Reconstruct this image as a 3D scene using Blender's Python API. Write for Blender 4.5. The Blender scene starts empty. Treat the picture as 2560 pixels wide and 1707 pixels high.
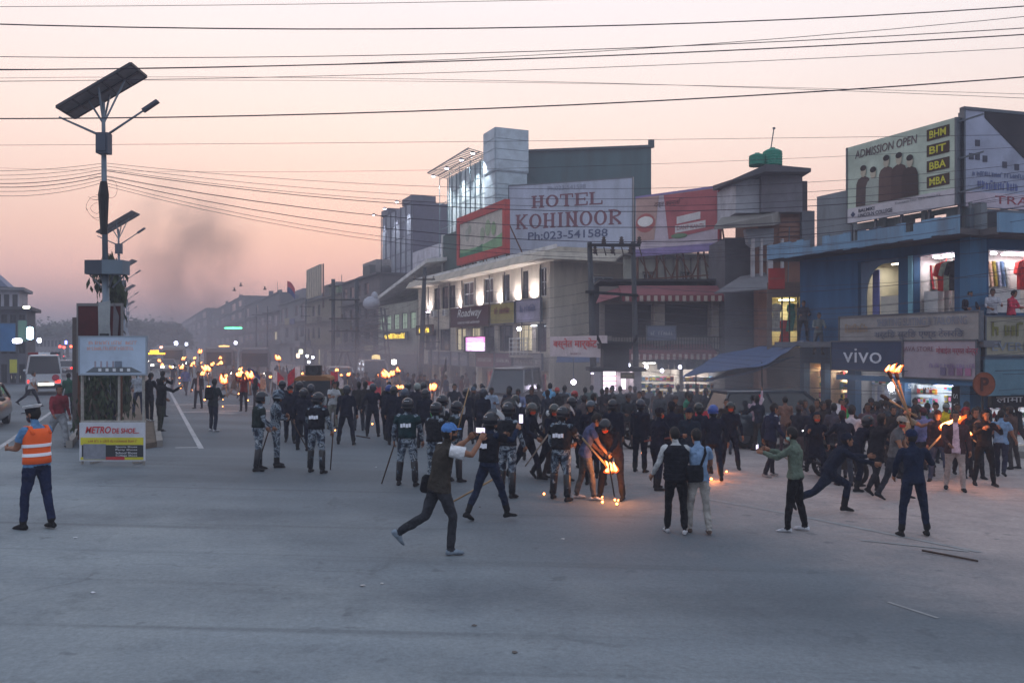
import bpy, bmesh, math, random
import numpy as np
from mathutils import Vector as V, Matrix, Quaternion, noise as mnoise
rad = math.radians
random.seed(7)
SC = bpy.context.scene
COL = SC.collection

# ---------------------------------------------------------------- camera
F, CX, CY, HC = 2150.0, 1280.0, 866.0, 2.8       # focal length and principal row of the 2560 px photograph
cam_d = bpy.data.cameras.new('camera'); cam = bpy.data.objects.new('camera', cam_d); COL.objects.link(cam)
cam.location = (0, 0, HC); cam.rotation_euler = (rad(90), 0, 0)
cam_d.sensor_width = 36; cam_d.lens = 36 * F / 2560; cam_d.shift_y = (CY - 853.5) / 2560
cam_d.clip_start = 0.1; cam_d.clip_end = 3000
SC.camera = cam

# ---------------------------------------------------------------- colour helpers
def s2l(c): c /= 255.0; return c / 12.92 if c <= 0.04045 else ((c + 0.055) / 1.055) ** 2.4
def rgb(r, g, b): return (s2l(r), s2l(g), s2l(b), 1.0)

# ---------------------------------------------------------------- sky: dusk, the sun just set behind the far end of the street
SUN_AZ = math.atan2((820 - CX) / F, 1.0)          # angle from +Y towards +X
SUN_DIR = V((math.sin(SUN_AZ), math.cos(SUN_AZ), 0))
w = bpy.data.worlds.new('World'); SC.world = w; w.use_nodes = True
nt = w.node_tree; nt.nodes.clear()
N, L = nt.nodes.new, nt.links.new
tc = N('ShaderNodeTexCoord'); sep = N('ShaderNodeSeparateXYZ'); L(tc.outputs['Generated'], sep.inputs[0])
asin = N('ShaderNodeMath'); asin.operation = 'ARCSINE'; L(sep.outputs['Z'], asin.inputs[0])
el = N('ShaderNodeMapRange'); el.inputs['From Min'].default_value = rad(-4); el.inputs['From Max'].default_value = rad(90)
L(asin.outputs[0], el.inputs['Value'])
def ramp(stops):
    r = N('ShaderNodeValToRGB'); e = r.color_ramp.elements
    for i, (deg, col) in enumerate(stops):
        p = (deg + 4) / 94.0
        x = e[i] if i < 2 else e.new(p)
        x.position = p; x.color = rgb(*col)
    L(el.outputs[0], r.inputs[0]); return r
warm = ramp([(-4, (168, 140, 152)), (90, (190, 212, 240)), (0, (188, 158, 168)), (2.2, (216, 172, 172)), (4.5, (253, 199, 188)), (7, (255, 208, 190)),
             (10, (255, 219, 203)), (14, (255, 231, 219)), (19, (250, 236, 232)), (26, (240, 236, 243)), (45, (218, 224, 243))])
cool = ramp([(-4, (116, 124, 140)), (90, (190, 212, 240)), (0, (142, 150, 168)), (4, (166, 172, 190)), (10, (186, 190, 207)), (20, (202, 209, 223)), (45, (199, 213, 236))])
dt = N('ShaderNodeVectorMath'); dt.operation = 'DOT_PRODUCT'; dt.inputs[1].default_value = SUN_DIR; L(tc.outputs['Generated'], dt.inputs[0])
mr = N('ShaderNodeMapRange'); mr.inputs['From Min'].default_value = 1.0; mr.inputs['From Max'].default_value = -0.3; mr.interpolation_type = 'SMOOTHSTEP'
L(dt.outputs['Value'], mr.inputs['Value'])
mix = N('ShaderNodeMix'); mix.data_type = 'RGBA'; L(mr.outputs[0], mix.inputs['Factor']); L(warm.outputs[0], mix.inputs['A']); L(cool.outputs[0], mix.inputs['B'])
# thin streaks of cloud and drifting smoke, very low contrast
nz = N('ShaderNodeTexNoise'); nz.inputs['Scale'].default_value = 2.2; nz.inputs['Detail'].default_value = 3
mp = N('ShaderNodeMapping'); mp.inputs['Scale'].default_value = (1, 1, 5); L(tc.outputs['Generated'], mp.inputs[0]); L(mp.outputs[0], nz.inputs['Vector'])
nm = N('ShaderNodeMapRange'); nm.inputs['To Min'].default_value = 0.955; nm.inputs['To Max'].default_value = 1.045; L(nz.outputs['Fac'], nm.inputs['Value'])
mul = N('ShaderNodeVectorMath'); mul.operation = 'SCALE'; L(mix.outputs['Result'], mul.inputs[0]); L(nm.outputs[0], mul.inputs['Scale'])
bg = N('ShaderNodeBackground'); L(mul.outputs[0], bg.inputs['Color']); bg.inputs['Strength'].default_value = 1.2
sky = N('ShaderNodeTexSky'); sky.sky_type = 'NISHITA'; sky.sun_disc = False; sky.sun_elevation = rad(0.5); sky.sun_rotation = SUN_AZ; sky.dust_density = 4
bg2 = N('ShaderNodeBackground'); bg2.inputs['Strength'].default_value = 0.05; L(sky.outputs[0], bg2.inputs['Color'])
add = N('ShaderNodeAddShader'); L(bg.outputs[0], add.inputs[0]); L(bg2.outputs[0], add.inputs[1])
wo = N('ShaderNodeOutputWorld'); L(add.outputs[0], wo.inputs['Surface'])
w.cycles.sampling_method = 'MANUAL'; w.cycles.sample_map_resolution = 512

# the last glow on the horizon: a very weak, very soft sun
sl = bpy.data.lights.new('sun', 'SUN'); sl.energy = 0.12; sl.angle = rad(25); sl.color = (1.0, 0.72, 0.55)
so = bpy.data.objects.new('sun', sl); COL.objects.link(so)
so.rotation_euler = (-V((SUN_DIR.x, SUN_DIR.y, 0.12))).to_track_quat('-Z', 'Y').to_euler()

SC.view_settings.view_transform = 'Standard'; SC.view_settings.look = 'None'; SC.view_settings.gamma = 1; SC.view_settings.exposure = 0.0
SC.view_settings.use_curve_mapping = False
SC.render.engine = 'CYCLES'
cy = SC.cycles; cy.use_denoising = True; cy.max_bounces = 5; cy.diffuse_bounces = 2; cy.glossy_bounces = 2; cy.transmission_bounces = 4
cy.volume_bounces = 1; cy.transparent_max_bounces = 12; cy.sample_clamp_indirect = 4; cy.caustics_reflective = False; cy.caustics_refractive = False
cy.volume_step_rate = 1.0; cy.volume_max_steps = 96; cy.use_light_tree = True

# ---------------------------------------------------------------- street frame: s runs along the street towards the camera, u across it
EA, EB = 0.919, 0.394
TILT = 0.025
def su(s, u, z=0.0): return V((EB * s + EA * u, -EA * s + EB * u, z))
def ucoord(x, y): return EA * x + EB * y
def gz(x, y): return -TILT * max(ucoord(x, y), -2.0)
def P(px, py, Y): return V(((px - CX) / F * Y, Y, HC - (py - CY) / F * Y))
def G(px, py):
    m = (px - CX) / F; k = (py - CY) / F; d = EA * m + EB
    Y = HC / max(1e-4, k - TILT * d)
    if d * Y < -2.0: Y = (HC - TILT * 2.0) / k
    return V((m * Y, Y, HC - k * Y))
def US(px, u):                                     # s coordinate of the picture column px on the plane u
    m = (px - CX) / F; Y = u / (EA * m + EB)
    return EB * m * Y - EA * Y
def UZ(px, py, u):
    m = (px - CX) / F; Y = u / (EA * m + EB)
    return HC - (py - CY) / F * Y
RS = Matrix.Rotation(math.atan2(-EA, EB), 4, 'Z')  # local x = s, local y = u

# ---------------------------------------------------------------- materials
MATS = {}
def M(key, col=(0.5, 0.5, 0.5, 1), rough=0.75, metal=0.0, spec=0.3, var=0.0, vs=1.5, bump=0.0, bs=30.0, emit=0.0, ecol=None, dirt=0.0, dcol=(0.06, 0.055, 0.05, 1), alpha=1.0, coat=0.0, streak=False, bd=0.02):
    if key in MATS: return MATS[key]
    m = bpy.data.materials.new(key); m.use_nodes = True; t = m.node_tree; b = t.nodes['Principled BSDF']
    b.inputs['Base Color'].default_value = col; b.inputs['Roughness'].default_value = rough; b.inputs['Metallic'].default_value = metal
    b.inputs['Specular IOR Level'].default_value = spec; b.inputs['Coat Weight'].default_value = coat
    if alpha < 1: b.inputs['Alpha'].default_value = alpha
    if emit > 0:
        b.inputs['Emission Color'].default_value = ecol or col; b.inputs['Emission Strength'].default_value = emit
    if var or bump or dirt:
        g = t.nodes.new('ShaderNodeNewGeometry')
        src = g.outputs['Position']
        if streak:
            mpn = t.nodes.new('ShaderNodeMapping'); mpn.inputs['Scale'].default_value = (1, 1, 0.18); t.links.new(src, mpn.inputs[0]); src2 = mpn.outputs[0]
        else: src2 = src
        c = None
        if var:
            n = t.nodes.new('ShaderNodeTexNoise'); n.inputs['Scale'].default_value = vs; n.inputs['Detail'].default_value = 5; n.inputs['Roughness'].default_value = 0.65
            t.links.new(src2, n.inputs['Vector'])
            mrn = t.nodes.new('ShaderNodeMapRange'); mrn.inputs['From Min'].default_value = 0.3; mrn.inputs['From Max'].default_value = 0.7
            mrn.inputs['To Min'].default_value = 1 - var; mrn.inputs['To Max'].default_value = 1 + var; t.links.new(n.outputs['Fac'], mrn.inputs['Value'])
            vm = t.nodes.new('ShaderNodeVectorMath'); vm.operation = 'SCALE'; vm.inputs[0].default_value = col[:3]; t.links.new(mrn.outputs[0], vm.inputs['Scale'])
            c = vm.outputs[0]
        if dirt:
            n2 = t.nodes.new('ShaderNodeTexNoise'); n2.inputs['Scale'].default_value = 0.9; n2.inputs['Detail'].default_value = 7; n2.inputs['Roughness'].default_value = 0.7
            t.links.new(src2, n2.inputs['Vector'])
            m2 = t.nodes.new('ShaderNodeMapRange'); m2.inputs['From Min'].default_value = 0.5; m2.inputs['From Max'].default_value = 0.75; m2.inputs['To Max'].default_value = dirt
            t.links.new(n2.outputs['Fac'], m2.inputs['Value'])
            mx = t.nodes.new('ShaderNodeMix'); mx.data_type = 'RGBA'; t.links.new(m2.outputs[0], mx.inputs['Factor'])
            if c: t.links.new(c, mx.inputs['A'])
            else: mx.inputs['A'].default_value = col
            mx.inputs['B'].default_value = dcol; c = mx.outputs['Result']
        if c: t.links.new(c, b.inputs['Base Color'])
        if bump:
            n3 = t.nodes.new('ShaderNodeTexNoise'); n3.inputs['Scale'].default_value = bs; n3.inputs['Detail'].default_value = 4; t.links.new(src, n3.inputs['Vector'])
            bp = t.nodes.new('ShaderNodeBump'); bp.inputs['Strength'].default_value = bump; bp.inputs['Distance'].default_value = bd
            t.links.new(n3.outputs['Fac'], bp.inputs['Height']); t.links.new(bp.outputs[0], b.inputs['Normal'])
    MATS[key] = m; return m
def CL(r, g, b, **k):                               # cloth; tone variation paints in fold-like shading
    return M('cloth_%d_%d_%d' % (r, g, b), rgb(r, g, b), 0.92, spec=0.12, var=0.34, vs=7, bump=1.0, bs=8, bd=.07, **k)
def PT(r, g, b, **k):                               # paint / plaster
    kw = dict(rough=0.8, var=0.18, vs=1.2, dirt=0.5); kw.update(k)
    return M('paint_%d_%d_%d_%s' % (r, g, b, '_'.join(str(k[x]) for x in sorted(k))), rgb(r, g, b), **kw)
def EM(key, r, g, b, s): return M('glow_' + key, rgb(r, g, b), 0.6, emit=s, ecol=rgb(r, g, b))
STEEL = M('steel', rgb(92, 98, 106), 0.45, 0.7, var=0.15, vs=4)
BLACKM = M('black_metal', rgb(30, 31, 34), 0.55, 0.2, var=0.2, vs=5)
RUST = M('rusty_steel', rgb(96, 60, 44), 0.85, 0.1, var=0.3, vs=6, dirt=0.5)
GLASS = M('dark_glass', rgb(34, 40, 48), 0.12, 0.0, spec=0.6)
GLASSP = M('pale_glass', rgb(96, 108, 118), 0.15, 0.0, spec=0.6)
CONC = PT(122, 118, 116, streak=True)
RUBBER = M('rubber', rgb(26, 26, 28), 0.85, spec=0.2)

# ---------------------------------------------------------------- mesh builder
WM = {}
def wmat(o): return WM.get(o.name, Matrix.Identity(4))
def tag(o, label=None, cat=None, group=None, kind=None):
    if label: o['label'] = label
    if cat: o['category'] = cat
    if group: o['group'] = group
    if kind: o['kind'] = kind
    return o
def empty(name, loc=(0, 0, 0), rot=None, parent=None, label=None, cat=None, group=None):
    o = bpy.data.objects.new(name, None); COL.objects.link(o); o.empty_display_size = 0.2
    m = Matrix.Translation(loc) @ (rot if rot is not None else Matrix.Identity(4))
    if parent: o.parent = parent; o.matrix_local = m; WM[o.name] = wmat(parent) @ m
    else: o.matrix_world = m; WM[o.name] = m
    return tag(o, label, cat, group)
def put(name, mesh, parent=None, loc=(0, 0, 0), rot=None, scale=None, mats=None):
    o = bpy.data.objects.new(name, mesh); COL.objects.link(o)
    m = Matrix.Translation(loc) @ (rot if rot is not None else Matrix.Identity(4))
    if scale is not None: m = m @ Matrix.Diagonal((scale[0], scale[1], scale[2], 1))
    if parent: o.parent = parent; o.matrix_local = m; WM[o.name] = wmat(parent) @ m
    else: o.matrix_world = m; WM[o.name] = m
    if mats:
        for i, mt in enumerate(mats):
            if i < len(o.material_slots): o.material_slots[i].link = 'OBJECT'; o.material_slots[i].material = mt
    return o
class MB:
    def __init__(s): s.v, s.f, s.m = [], [], []
    def add(s, vs, fs, mi=0):
        n = len(s.v); s.v += [tuple(x) for x in vs]; s.f += [tuple(i + n for i in f) for f in fs]; s.m += [mi] * len(fs); return s
    def quad(s, a, b, c, d, mi=0): return s.add([a, b, c, d], [(0, 1, 2, 3)], mi)
    def hexa(s, p, mi=0):
        return s.add(p, [(0, 3, 2, 1), (4, 5, 6, 7), (0, 1, 5, 4), (1, 2, 6, 5), (2, 3, 7, 6), (3, 0, 4, 7)], mi)
    def box(s, c, d, R=None, mi=0):
        c = V(c); x, y, z = d[0] / 2, d[1] / 2, d[2] / 2
        p = [V(q) for q in ((-x, -y, -z), (x, -y, -z), (x, y, -z), (-x, y, -z), (-x, -y, z), (x, -y, z), (x, y, z), (-x, y, z))]
        if R is not None: p = [R @ q for q in p]
        return s.hexa([q + c for q in p], mi)
    def bx(s, x0, x1, y0, y1, z0, z1, mi=0): return s.box(((x0 + x1) / 2, (y0 + y1) / 2, (z0 + z1) / 2), (abs(x1 - x0), abs(y1 - y0), abs(z1 - z0)), None, mi)
    def bar(s, a, b, w, h=None, mi=0, up=V((0, 0, 1))):
        a, b = V(a), V(b); d = (b - a); ln = d.length
        if ln < 1e-6: return s
        d /= ln; h = h or w
        x = d.cross(up)
        if x.length < 1e-3: x = d.cross(V((0, 1, 0)))
        x.normalize(); z = x.cross(d)
        p = []
        for q in (a, b):
            for (i, j) in ((-1, -1), (1, -1), (1, 1), (-1, 1)): p.append(q + x * (w / 2 * i) + z * (h / 2 * j))
        return s.hexa(p, mi)
    def loft(s, rings, mi=0, cap=True):
        n = len(rings[0]); b = len(s.v); fs = []
        for r in rings: s.v += [tuple(p) for p in r]
        for i in range(len(rings) - 1):
            for j in range(n):
                k = (j + 1) % n; fs.append((b + i * n + j, b + i * n + k, b + (i + 1) * n + k, b + (i + 1) * n + j))
        if cap: fs.append(tuple(b + j for j in reversed(range(n)))); fs.append(tuple(b + (len(rings) - 1) * n + j for j in range(n)))
        s.f += fs; s.m += [mi] * len(fs); return s
    def tube(s, pts, r, n=8, mi=0, cap=True, fl=1.0, ref=None):
        pts = [V(p) for p in pts]; rs = r if isinstance(r, (list, tuple)) else [r] * len(pts); rings = []; prev = None
        for i, p in enumerate(pts):
            d = (pts[min(i + 1, len(pts) - 1)] - pts[max(i - 1, 0)])
            d = d.normalized() if d.length > 1e-9 else V((0, 0, 1))
            if prev is None:
                x = (V(ref) if ref is not None else (V((1, 0, 0)) if abs(d.x) < 0.9 else V((0, 1, 0))))
            else: x = prev
            x = (x - d * x.dot(d)).normalized(); y = d.cross(x); prev = x
            rings.append([p + x * (rs[i] * math.cos(6.2832 * k / n)) + y * (rs[i] * fl * math.sin(6.2832 * k / n)) for k in range(n)])
        return s.loft(rings, mi, cap)
    def ell(s, c, r, R=None, nu=10, nv=7, mi=0):
        c = V(c); rings = []
        for i in range(nv + 1):
            t = math.pi * (0.02 + 0.96 * i / nv)
            ring = [V((r[0] * math.sin(t) * math.cos(6.2832 * k / nu), r[1] * math.sin(t) * math.sin(6.2832 * k / nu), -r[2] * math.cos(t))) for k in range(nu)]
            rings.append([(R @ p if R is not None else p) + c for p in ring])
        return s.loft(rings, mi)
    def prism(s, poly, vec, mi=0):
        vec = V(vec); return s.loft([[V(p) for p in poly], [V(p) + vec for p in poly]], mi)
    def lathe(s, prof, c, n=16, mi=0, R=None, cap=True):
        c = V(c); rings = []
        for (r, z) in prof:
            ring = [V((r * math.cos(6.2832 * k / n), r * math.sin(6.2832 * k / n), z)) for k in range(n)]
            rings.append([(R @ p if R is not None else p) + c for p in ring])
        return s.loft(rings, mi, cap)
    def mesh(s, name, mats, smooth=False):
        me = bpy.data.meshes.new(name); me.from_pydata(s.v, [], s.f)
        for m in mats: me.materials.append(m)
        if len(mats) > 1: me.polygons.foreach_set('material_index', s.m)
        if smooth: me.polygons.foreach_set('use_smooth', [True] * len(s.f))
        me.update(); return me
    def build(s, name, mats, parent=None, smooth=False, origin=None, world=False):
        """local coordinates of the parent; with world=True the vertices are world coordinates"""
        if not isinstance(mats, (list, tuple)): mats = [mats]
        if world and parent:
            iv = wmat(parent).inverted(); s.v = [tuple(iv @ V(p)) for p in s.v]
        if origin is not None: o_ = V(origin); s.v = [tuple(V(p) - o_) for p in s.v]
        return put(name, s.mesh(name, mats, smooth), parent, origin if origin is not None else (0, 0, 0))

def text(body, mat_, parent, cx, cz, wd, ht, y=0.0, rot=None, bold=0.0, shear=0.0, name='lettering', ext=0.004, loc=None):
    cu = bpy.data.curves.new('t', 'FONT'); cu.body = body; cu.align_x = 'CENTER'; cu.align_y = 'CENTER'; cu.extrude = 0.001; cu.offset = bold; cu.shear = shear
    cu.resolution_u = 3
    ob = bpy.data.objects.new('t', cu); COL.objects.link(ob)
    dg = bpy.context.evaluated_depsgraph_get(); me = bpy.data.meshes.new_from_object(ob.evaluated_get(dg)); bpy.data.objects.remove(ob)
    if not me.vertices: return None
    co = np.empty(len(me.vertices) * 3); me.vertices.foreach_get('co', co); co = co.reshape(-1, 3)
    mn, mx = co.min(0), co.max(0); sz = np.maximum(mx - mn, 1e-5)
    co = (co - (mn + mx) / 2) * np.array([wd / sz[0], ht / sz[1], ext / max(sz[2], 1e-5)])
    me.vertices.foreach_set('co', co.astype(np.float32).ravel()); me.materials.clear(); me.materials.append(mat_); me.update()
    r = Matrix.Rotation(rad(90), 4, 'X') if rot is None else rot
    return put(name, me, parent, loc if loc is not None else (cx, y, cz), r)

def scribble(mat_, parent, cx, cz, wd, ht, y=0.0, **k):
    """a line of lettering too worn or too far off to read: uneven strokes"""
    rn = random.Random(int(abs(cx * 977 + cz * 131 + wd * 53) * 10)); mb = MB(); x = cx - wd / 2; i = 0
    while x < cx + wd / 2 - ht * .2:
        lw = ht * rn.uniform(.3, .6); sw = ht * .16; q = y + .001 * (i % 2)
        if rn.random() < .16: x += ht * .4; continue
        mb.bx(x, x + sw, q, q + .004, cz - ht * .5, cz + ht * rn.uniform(.25, .5))
        z = cz + ht * rn.choice((-.45, 0, .35)); mb.bx(x + sw, x + lw, q, q + .004, z, z + sw)
        if rn.random() < .6: mb.bx(x + lw - sw, x + lw, q + .0005, q + .0045, cz - ht * .45, cz + ht * rn.uniform(-.05, .4))
        x += lw + ht * .16; i += 1
    return mb.build('lettering', mat_, parent)
def wallgrid(mb, x0, x1, z0, z1, ops, y0, th, mi=0):
    """a wall facing -y with real openings: front and back sheets, reveals, outer edges"""
    xs = sorted(set([x0, x1] + [v for o in ops for v in (o[0], o[1])])); zs = sorted(set([z0, z1] + [v for o in ops for v in (o[2], o[3])]))
    xs = [x for x in xs if x0 <= x <= x1]; zs = [z for z in zs if z0 <= z <= z1]
    for i in range(len(xs) - 1):
        for j in range(len(zs) - 1):
            mx_, mz_ = (xs[i] + xs[i + 1]) / 2, (zs[j] + zs[j + 1]) / 2
            if any(o[0] < mx_ < o[1] and o[2] < mz_ < o[3] for o in ops): continue
            for y, fl in ((y0, 0), (y0 + th, 1)):
                q = [(xs[i], y, zs[j]), (xs[i + 1], y, zs[j]), (xs[i + 1], y, zs[j + 1]), (xs[i], y, zs[j + 1])]
                mb.add(q, [(0, 1, 2, 3) if not fl else (3, 2, 1, 0)], mi)
    for (a, b, c, d, inw) in [(x0, x1, z0, z1, 0)] + [(o[0], o[1], o[2], o[3], 1) for o in ops]:
        y1 = y0 + th
        for q in (((a, y0, c), (b, y0, c), (b, y1, c), (a, y1, c)), ((a, y0, d), (a, y1, d), (b, y1, d), (b, y0, d)),
                  ((a, y0, c), (a, y1, c), (a, y1, d), (a, y0, d)), ((b, y0, c), (b, y0, d), (b, y1, d), (b, y1, c))):
            mb.add(q, [(0, 1, 2, 3)], mi)
    return mb
def light(name, kind, energy, color, parent, loc, size=0.1, rot=None, spot=None):
    l = bpy.data.lights.new(name, kind); l.energy = energy; l.color = color
    if kind == 'POINT': l.shadow_soft_size = size
    if kind == 'AREA': l.shape = 'RECTANGLE'; l.size = size[0]; l.size_y = size[1]
    if kind == 'SPOT': l.spot_size = rad(spot or 90); l.spot_blend = 0.6; l.shadow_soft_size = size
    o = bpy.data.objects.new(name, l); COL.objects.link(o)
    m = Matrix.Translation(loc) @ (rot if rot is not None else Matrix.Identity(4))
    if parent: o.parent = parent; o.matrix_local = m
    else: o.matrix_world = m
    return o

# ---------------------------------------------------------------- ground
def ground_material():
    m = bpy.data.materials.new('asphalt'); m.use_nodes = True; t = m.node_tree; b = t.nodes['Principled BSDF']; n = t.nodes.new; l = t.links.new
    g = n('ShaderNodeNewGeometry'); pos = g.outputs['Position']
    def noise(scale, det, rough=0.6, vec=None):
        x = n('ShaderNodeTexNoise'); x.inputs['Scale'].default_value = scale; x.inputs['Detail'].default_value = det; x.inputs['Roughness'].default_value = rough
        l(vec or pos, x.inputs['Vector']); return x.outputs['Fac']
    def rng(v, a, b_, c, d):
        x = n('ShaderNodeMapRange'); x.inputs['From Min'].default_value = a; x.inputs['From Max'].default_value = b_; x.inputs['To Min'].default_value = c; x.inputs['To Max'].default_value = d
        l(v, x.inputs['Value']); return x.outputs[0]
    def mixc(f, a, b_):
        x = n('ShaderNodeMix'); x.data_type = 'RGBA'
        l(f, x.inputs['Factor']) if not isinstance(f, float) else setattr(x.inputs['Factor'], 'default_value', f)
        for k, q in (('A', a), ('B', b_)):
            if isinstance(q, tuple): x.inputs[k].default_value = q
            else: l(q, x.inputs[k])
        return x.outputs['Result']
    dot = n('ShaderNodeVectorMath'); dot.operation = 'DOT_PRODUCT'; dot.inputs[1].default_value = (EA, EB, 0); l(pos, dot.inputs[0])
    # tyre-polished darker lanes run along the street and sweep through the junction
    mpn = n('ShaderNodeMapping'); mpn.inputs['Rotation'].default_value = (0, 0, rad(52)); mpn.inputs['Scale'].default_value = (0.10, 0.55, 1); l(pos, mpn.inputs[0])
    lanes = rng(noise(1.0, 3, 0.5, mpn.outputs[0]), 0.38, 0.66, 0.0, 1.0)
    c = mixc(lanes, rgb(122, 131, 137), rgb(92, 100, 107))
    c = mixc(rng(noise(0.28, 6, 0.65), 0.42, 0.66, 0, 0.8), c, rgb(134, 141, 144))          # pale dusty patches
    c = mixc(rng(noise(0.9, 7, 0.7), 0.55, 0.75, 0, 0.6), c, rgb(80, 88, 94))               # oil and repairs
    d2 = n('ShaderNodeVectorMath'); d2.operation = 'DOT_PRODUCT'; d2.inputs[1].default_value = (1, 1, 0); l(pos, d2.inputs[0]); a2 = n('ShaderNodeMath'); a2.operation = 'ADD'; l(d2.outputs['Value'], a2.inputs[0]); l(rng(noise(0.22, 5), 0, 1, -4, 4), a2.inputs[1])
    c = mixc(rng(a2.outputs[0], 8.0, 13.0, 0, 0.88), c, mixc(lanes, rgb(90, 98, 105), rgb(75, 83, 90)))   # traffic-polished centre of the junction
    ad = n('ShaderNodeMath'); ad.operation = 'ADD'; l(dot.outputs['Value'], ad.inputs[0]); l(rng(noise(0.45, 5), 0, 1, -3, 3), ad.inputs[1])
    dust = rng(ad.outputs[0], 7.8, 12.5, 0, 0.97)
    c = mixc(dust, c, mixc(rng(noise(1.6, 8, 0.75), 0.35, 0.7, 0, 1), rgb(164, 152, 148), rgb(134, 125, 124)))   # brown dirt shoulder before the shops
    vo = n('ShaderNodeTexVoronoi'); vo.feature = 'DISTANCE_TO_EDGE'; vo.inputs['Scale'].default_value = .32; wv = n('ShaderNodeVectorMath'); wv.operation = 'ADD'; nw = n('ShaderNodeTexNoise'); nw.inputs['Scale'].default_value = 1.3; nw.inputs['Detail'].default_value = 6; l(pos, nw.inputs['Vector']); l(pos, wv.inputs[0]); l(nw.outputs['Color'], wv.inputs[1]); l(wv.outputs[0], vo.inputs['Vector'])
    ck = n('ShaderNodeMath'); ck.operation = 'MULTIPLY'; l(rng(vo.outputs['Distance'], .006, .016, 1, 0), ck.inputs[0]); l(rng(noise(.35, 3), .5, .64, 0, .3), ck.inputs[1]); c = mixc(ck.outputs[0], c, rgb(48, 52, 58))   # hairline cracks
    mt = n('ShaderNodeMapping'); mt.inputs['Rotation'].default_value = (0, 0, rad(40)); mt.inputs['Scale'].default_value = (.06, 2.2, 1); l(pos, mt.inputs[0]); c = mixc(rng(noise(1.0, 4, .6, mt.outputs[0]), .58, .7, 0, .45), c, rgb(70, 76, 82))   # tyre marks
    c = mixc(rng(noise(2.6, 3, .5), .66, .72, 0, .5), c, rgb(72, 78, 84))   # oil drips
    grain = rng(noise(16, 6, 0.9), 0.3, 0.7, 0.7, 1.3)
    sc_ = n('ShaderNodeVectorMath'); sc_.operation = 'SCALE'; l(c, sc_.inputs[0]); l(grain, sc_.inputs['Scale'])
    l(sc_.outputs[0], b.inputs['Base Color']); b.inputs['Roughness'].default_value = 0.78; b.inputs['Specular IOR Level'].default_value = 0.35
    bp = n('ShaderNodeBump'); bp.inputs['Strength'].default_value = 0.5; bp.inputs['Distance'].default_value = 0.015; l(noise(38, 5, 0.8), bp.inputs['Height']); l(bp.outputs[0], b.inputs['Normal'])
    return m
ASPH = ground_material()
gb = MB()
for (u0, u1) in ((-900, -2), (-2, 40), (40, 900)):
    q = [(-2200, u0), (60, u0), (60, u1), (-2200, u1)]
    gb.add([su(s, u, -TILT * min(max(u, -2), 40)) for s, u in q], [(0, 1, 2, 3)])
tag(gb.build('road', ASPH), 'worn grey asphalt of the wide road and junction', None, None, 'structure')
WHITE_LINE = M('road_paint', rgb(168, 168, 170), 0.8, var=0.25, vs=3, dirt=0.85, dcol=rgb(100, 102, 108))
WORN_LINE = M('worn_road_paint', rgb(136, 137, 138), 0.8, var=0.2, vs=4, dirt=0.95, dcol=rgb(118, 115, 116))
def paint(px_pts, width, name, label, mat_=WHITE_LINE, lift=0.006):
    pts = [G(*p) for p in px_pts]; mb = MB()
    for a, b in zip(pts[:-1], pts[1:]):
        d = (b - a).normalized(); x = d.cross(V((0, 0, 1))).normalized() * width / 2; n_ = max(1, int((b - a).length / 4))
        for i in range(n_):
            p, q = a.lerp(b, i / n_), a.lerp(b, (i + 1) / n_)
            r = [p - x, p + x, q + x, q - x]
            mb.add([V((k.x, k.y, gz(k.x, k.y) + lift)) for k in r], [(0, 1, 2, 3)])
    return tag(mb.build(name, mat_), label, None, None, 'structure')
paint([(-60, 1127), (500, 1118)], 0.13, 'road_marking', 'white line across the end of the median')
paint([(503, 1121), (470, 1062), (428, 985), (395, 925)], 0.14, 'road_marking', 'white edge line along the median kerb')
paint([(-20, 1132), (70, 1070), (140, 1022)], 0.14, 'road_marking', 'white diagonal line on the far carriageway')
paint([(1770, 1247), (2000, 1290), (2450, 1380)], 0.12, 'road_marking', 'worn edge line beside the dirt shoulder', WORN_LINE)
paint([(2150, 1350), (2420, 1378)], 0.10, 'road_marking', 'faint second edge line beside the dirt shoulder', WORN_LINE, 0.008)
paint([(2220, 1505), (2345, 1545)], 0.05, 'road_marking', 'faint scuffed dash on the junction asphalt', WORN_LINE)
for i, (a, b) in enumerate((((430, 1012), (520, 1010)), ((455, 1030), (600, 1028)), ((560, 1012), (640, 1016)), ((640, 1026), (760, 1030)), ((540, 1032), (590, 1034)))):
    paint([a, b], 0.7, 'road_marking', 'worn pale bar of a faded zebra crossing', WORN_LINE, 0.007)
# median island
mb = MB(); isl = [(-26.2, -1.6), (-25.3, -0.9), (-25.2, -0.2), (-26.0, 0.35), (-160, 0.45), (-160, -1.9)]
mb.prism([su(s, u, gz(*su(s, u)[:2]) - 0.05) for s, u in isl], (0, 0, 0.2))
isl_o = tag(mb.build('median', M('median_soil', rgb(96, 84, 72), 0.95, var=0.35, vs=3, dirt=0.5, bump=0.8, bs=9)), 'earth filled median island between carriageways', None, None, 'structure')
for (s0, s1, u0, u1) in [(-26.0 - 3 * k, -28.9 - 3 * k, 0.42, 0.42) for k in range(26)] + [(-26.2 - 3 * k, -29.1 - 3 * k, -1.85, -1.85) for k in range(26)]:
    mb = MB(); a, b = su(s0, u0), su(s1, u1); mb.bar((a.x, a.y, gz(a.x, a.y) + 0.075), (b.x, b.y, gz(b.x, b.y) + 0.075), 0.16, 0.23)
    mb.build('kerb_stone', PT(132, 128, 124), isl_o)
MED_Z = 0.15
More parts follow.
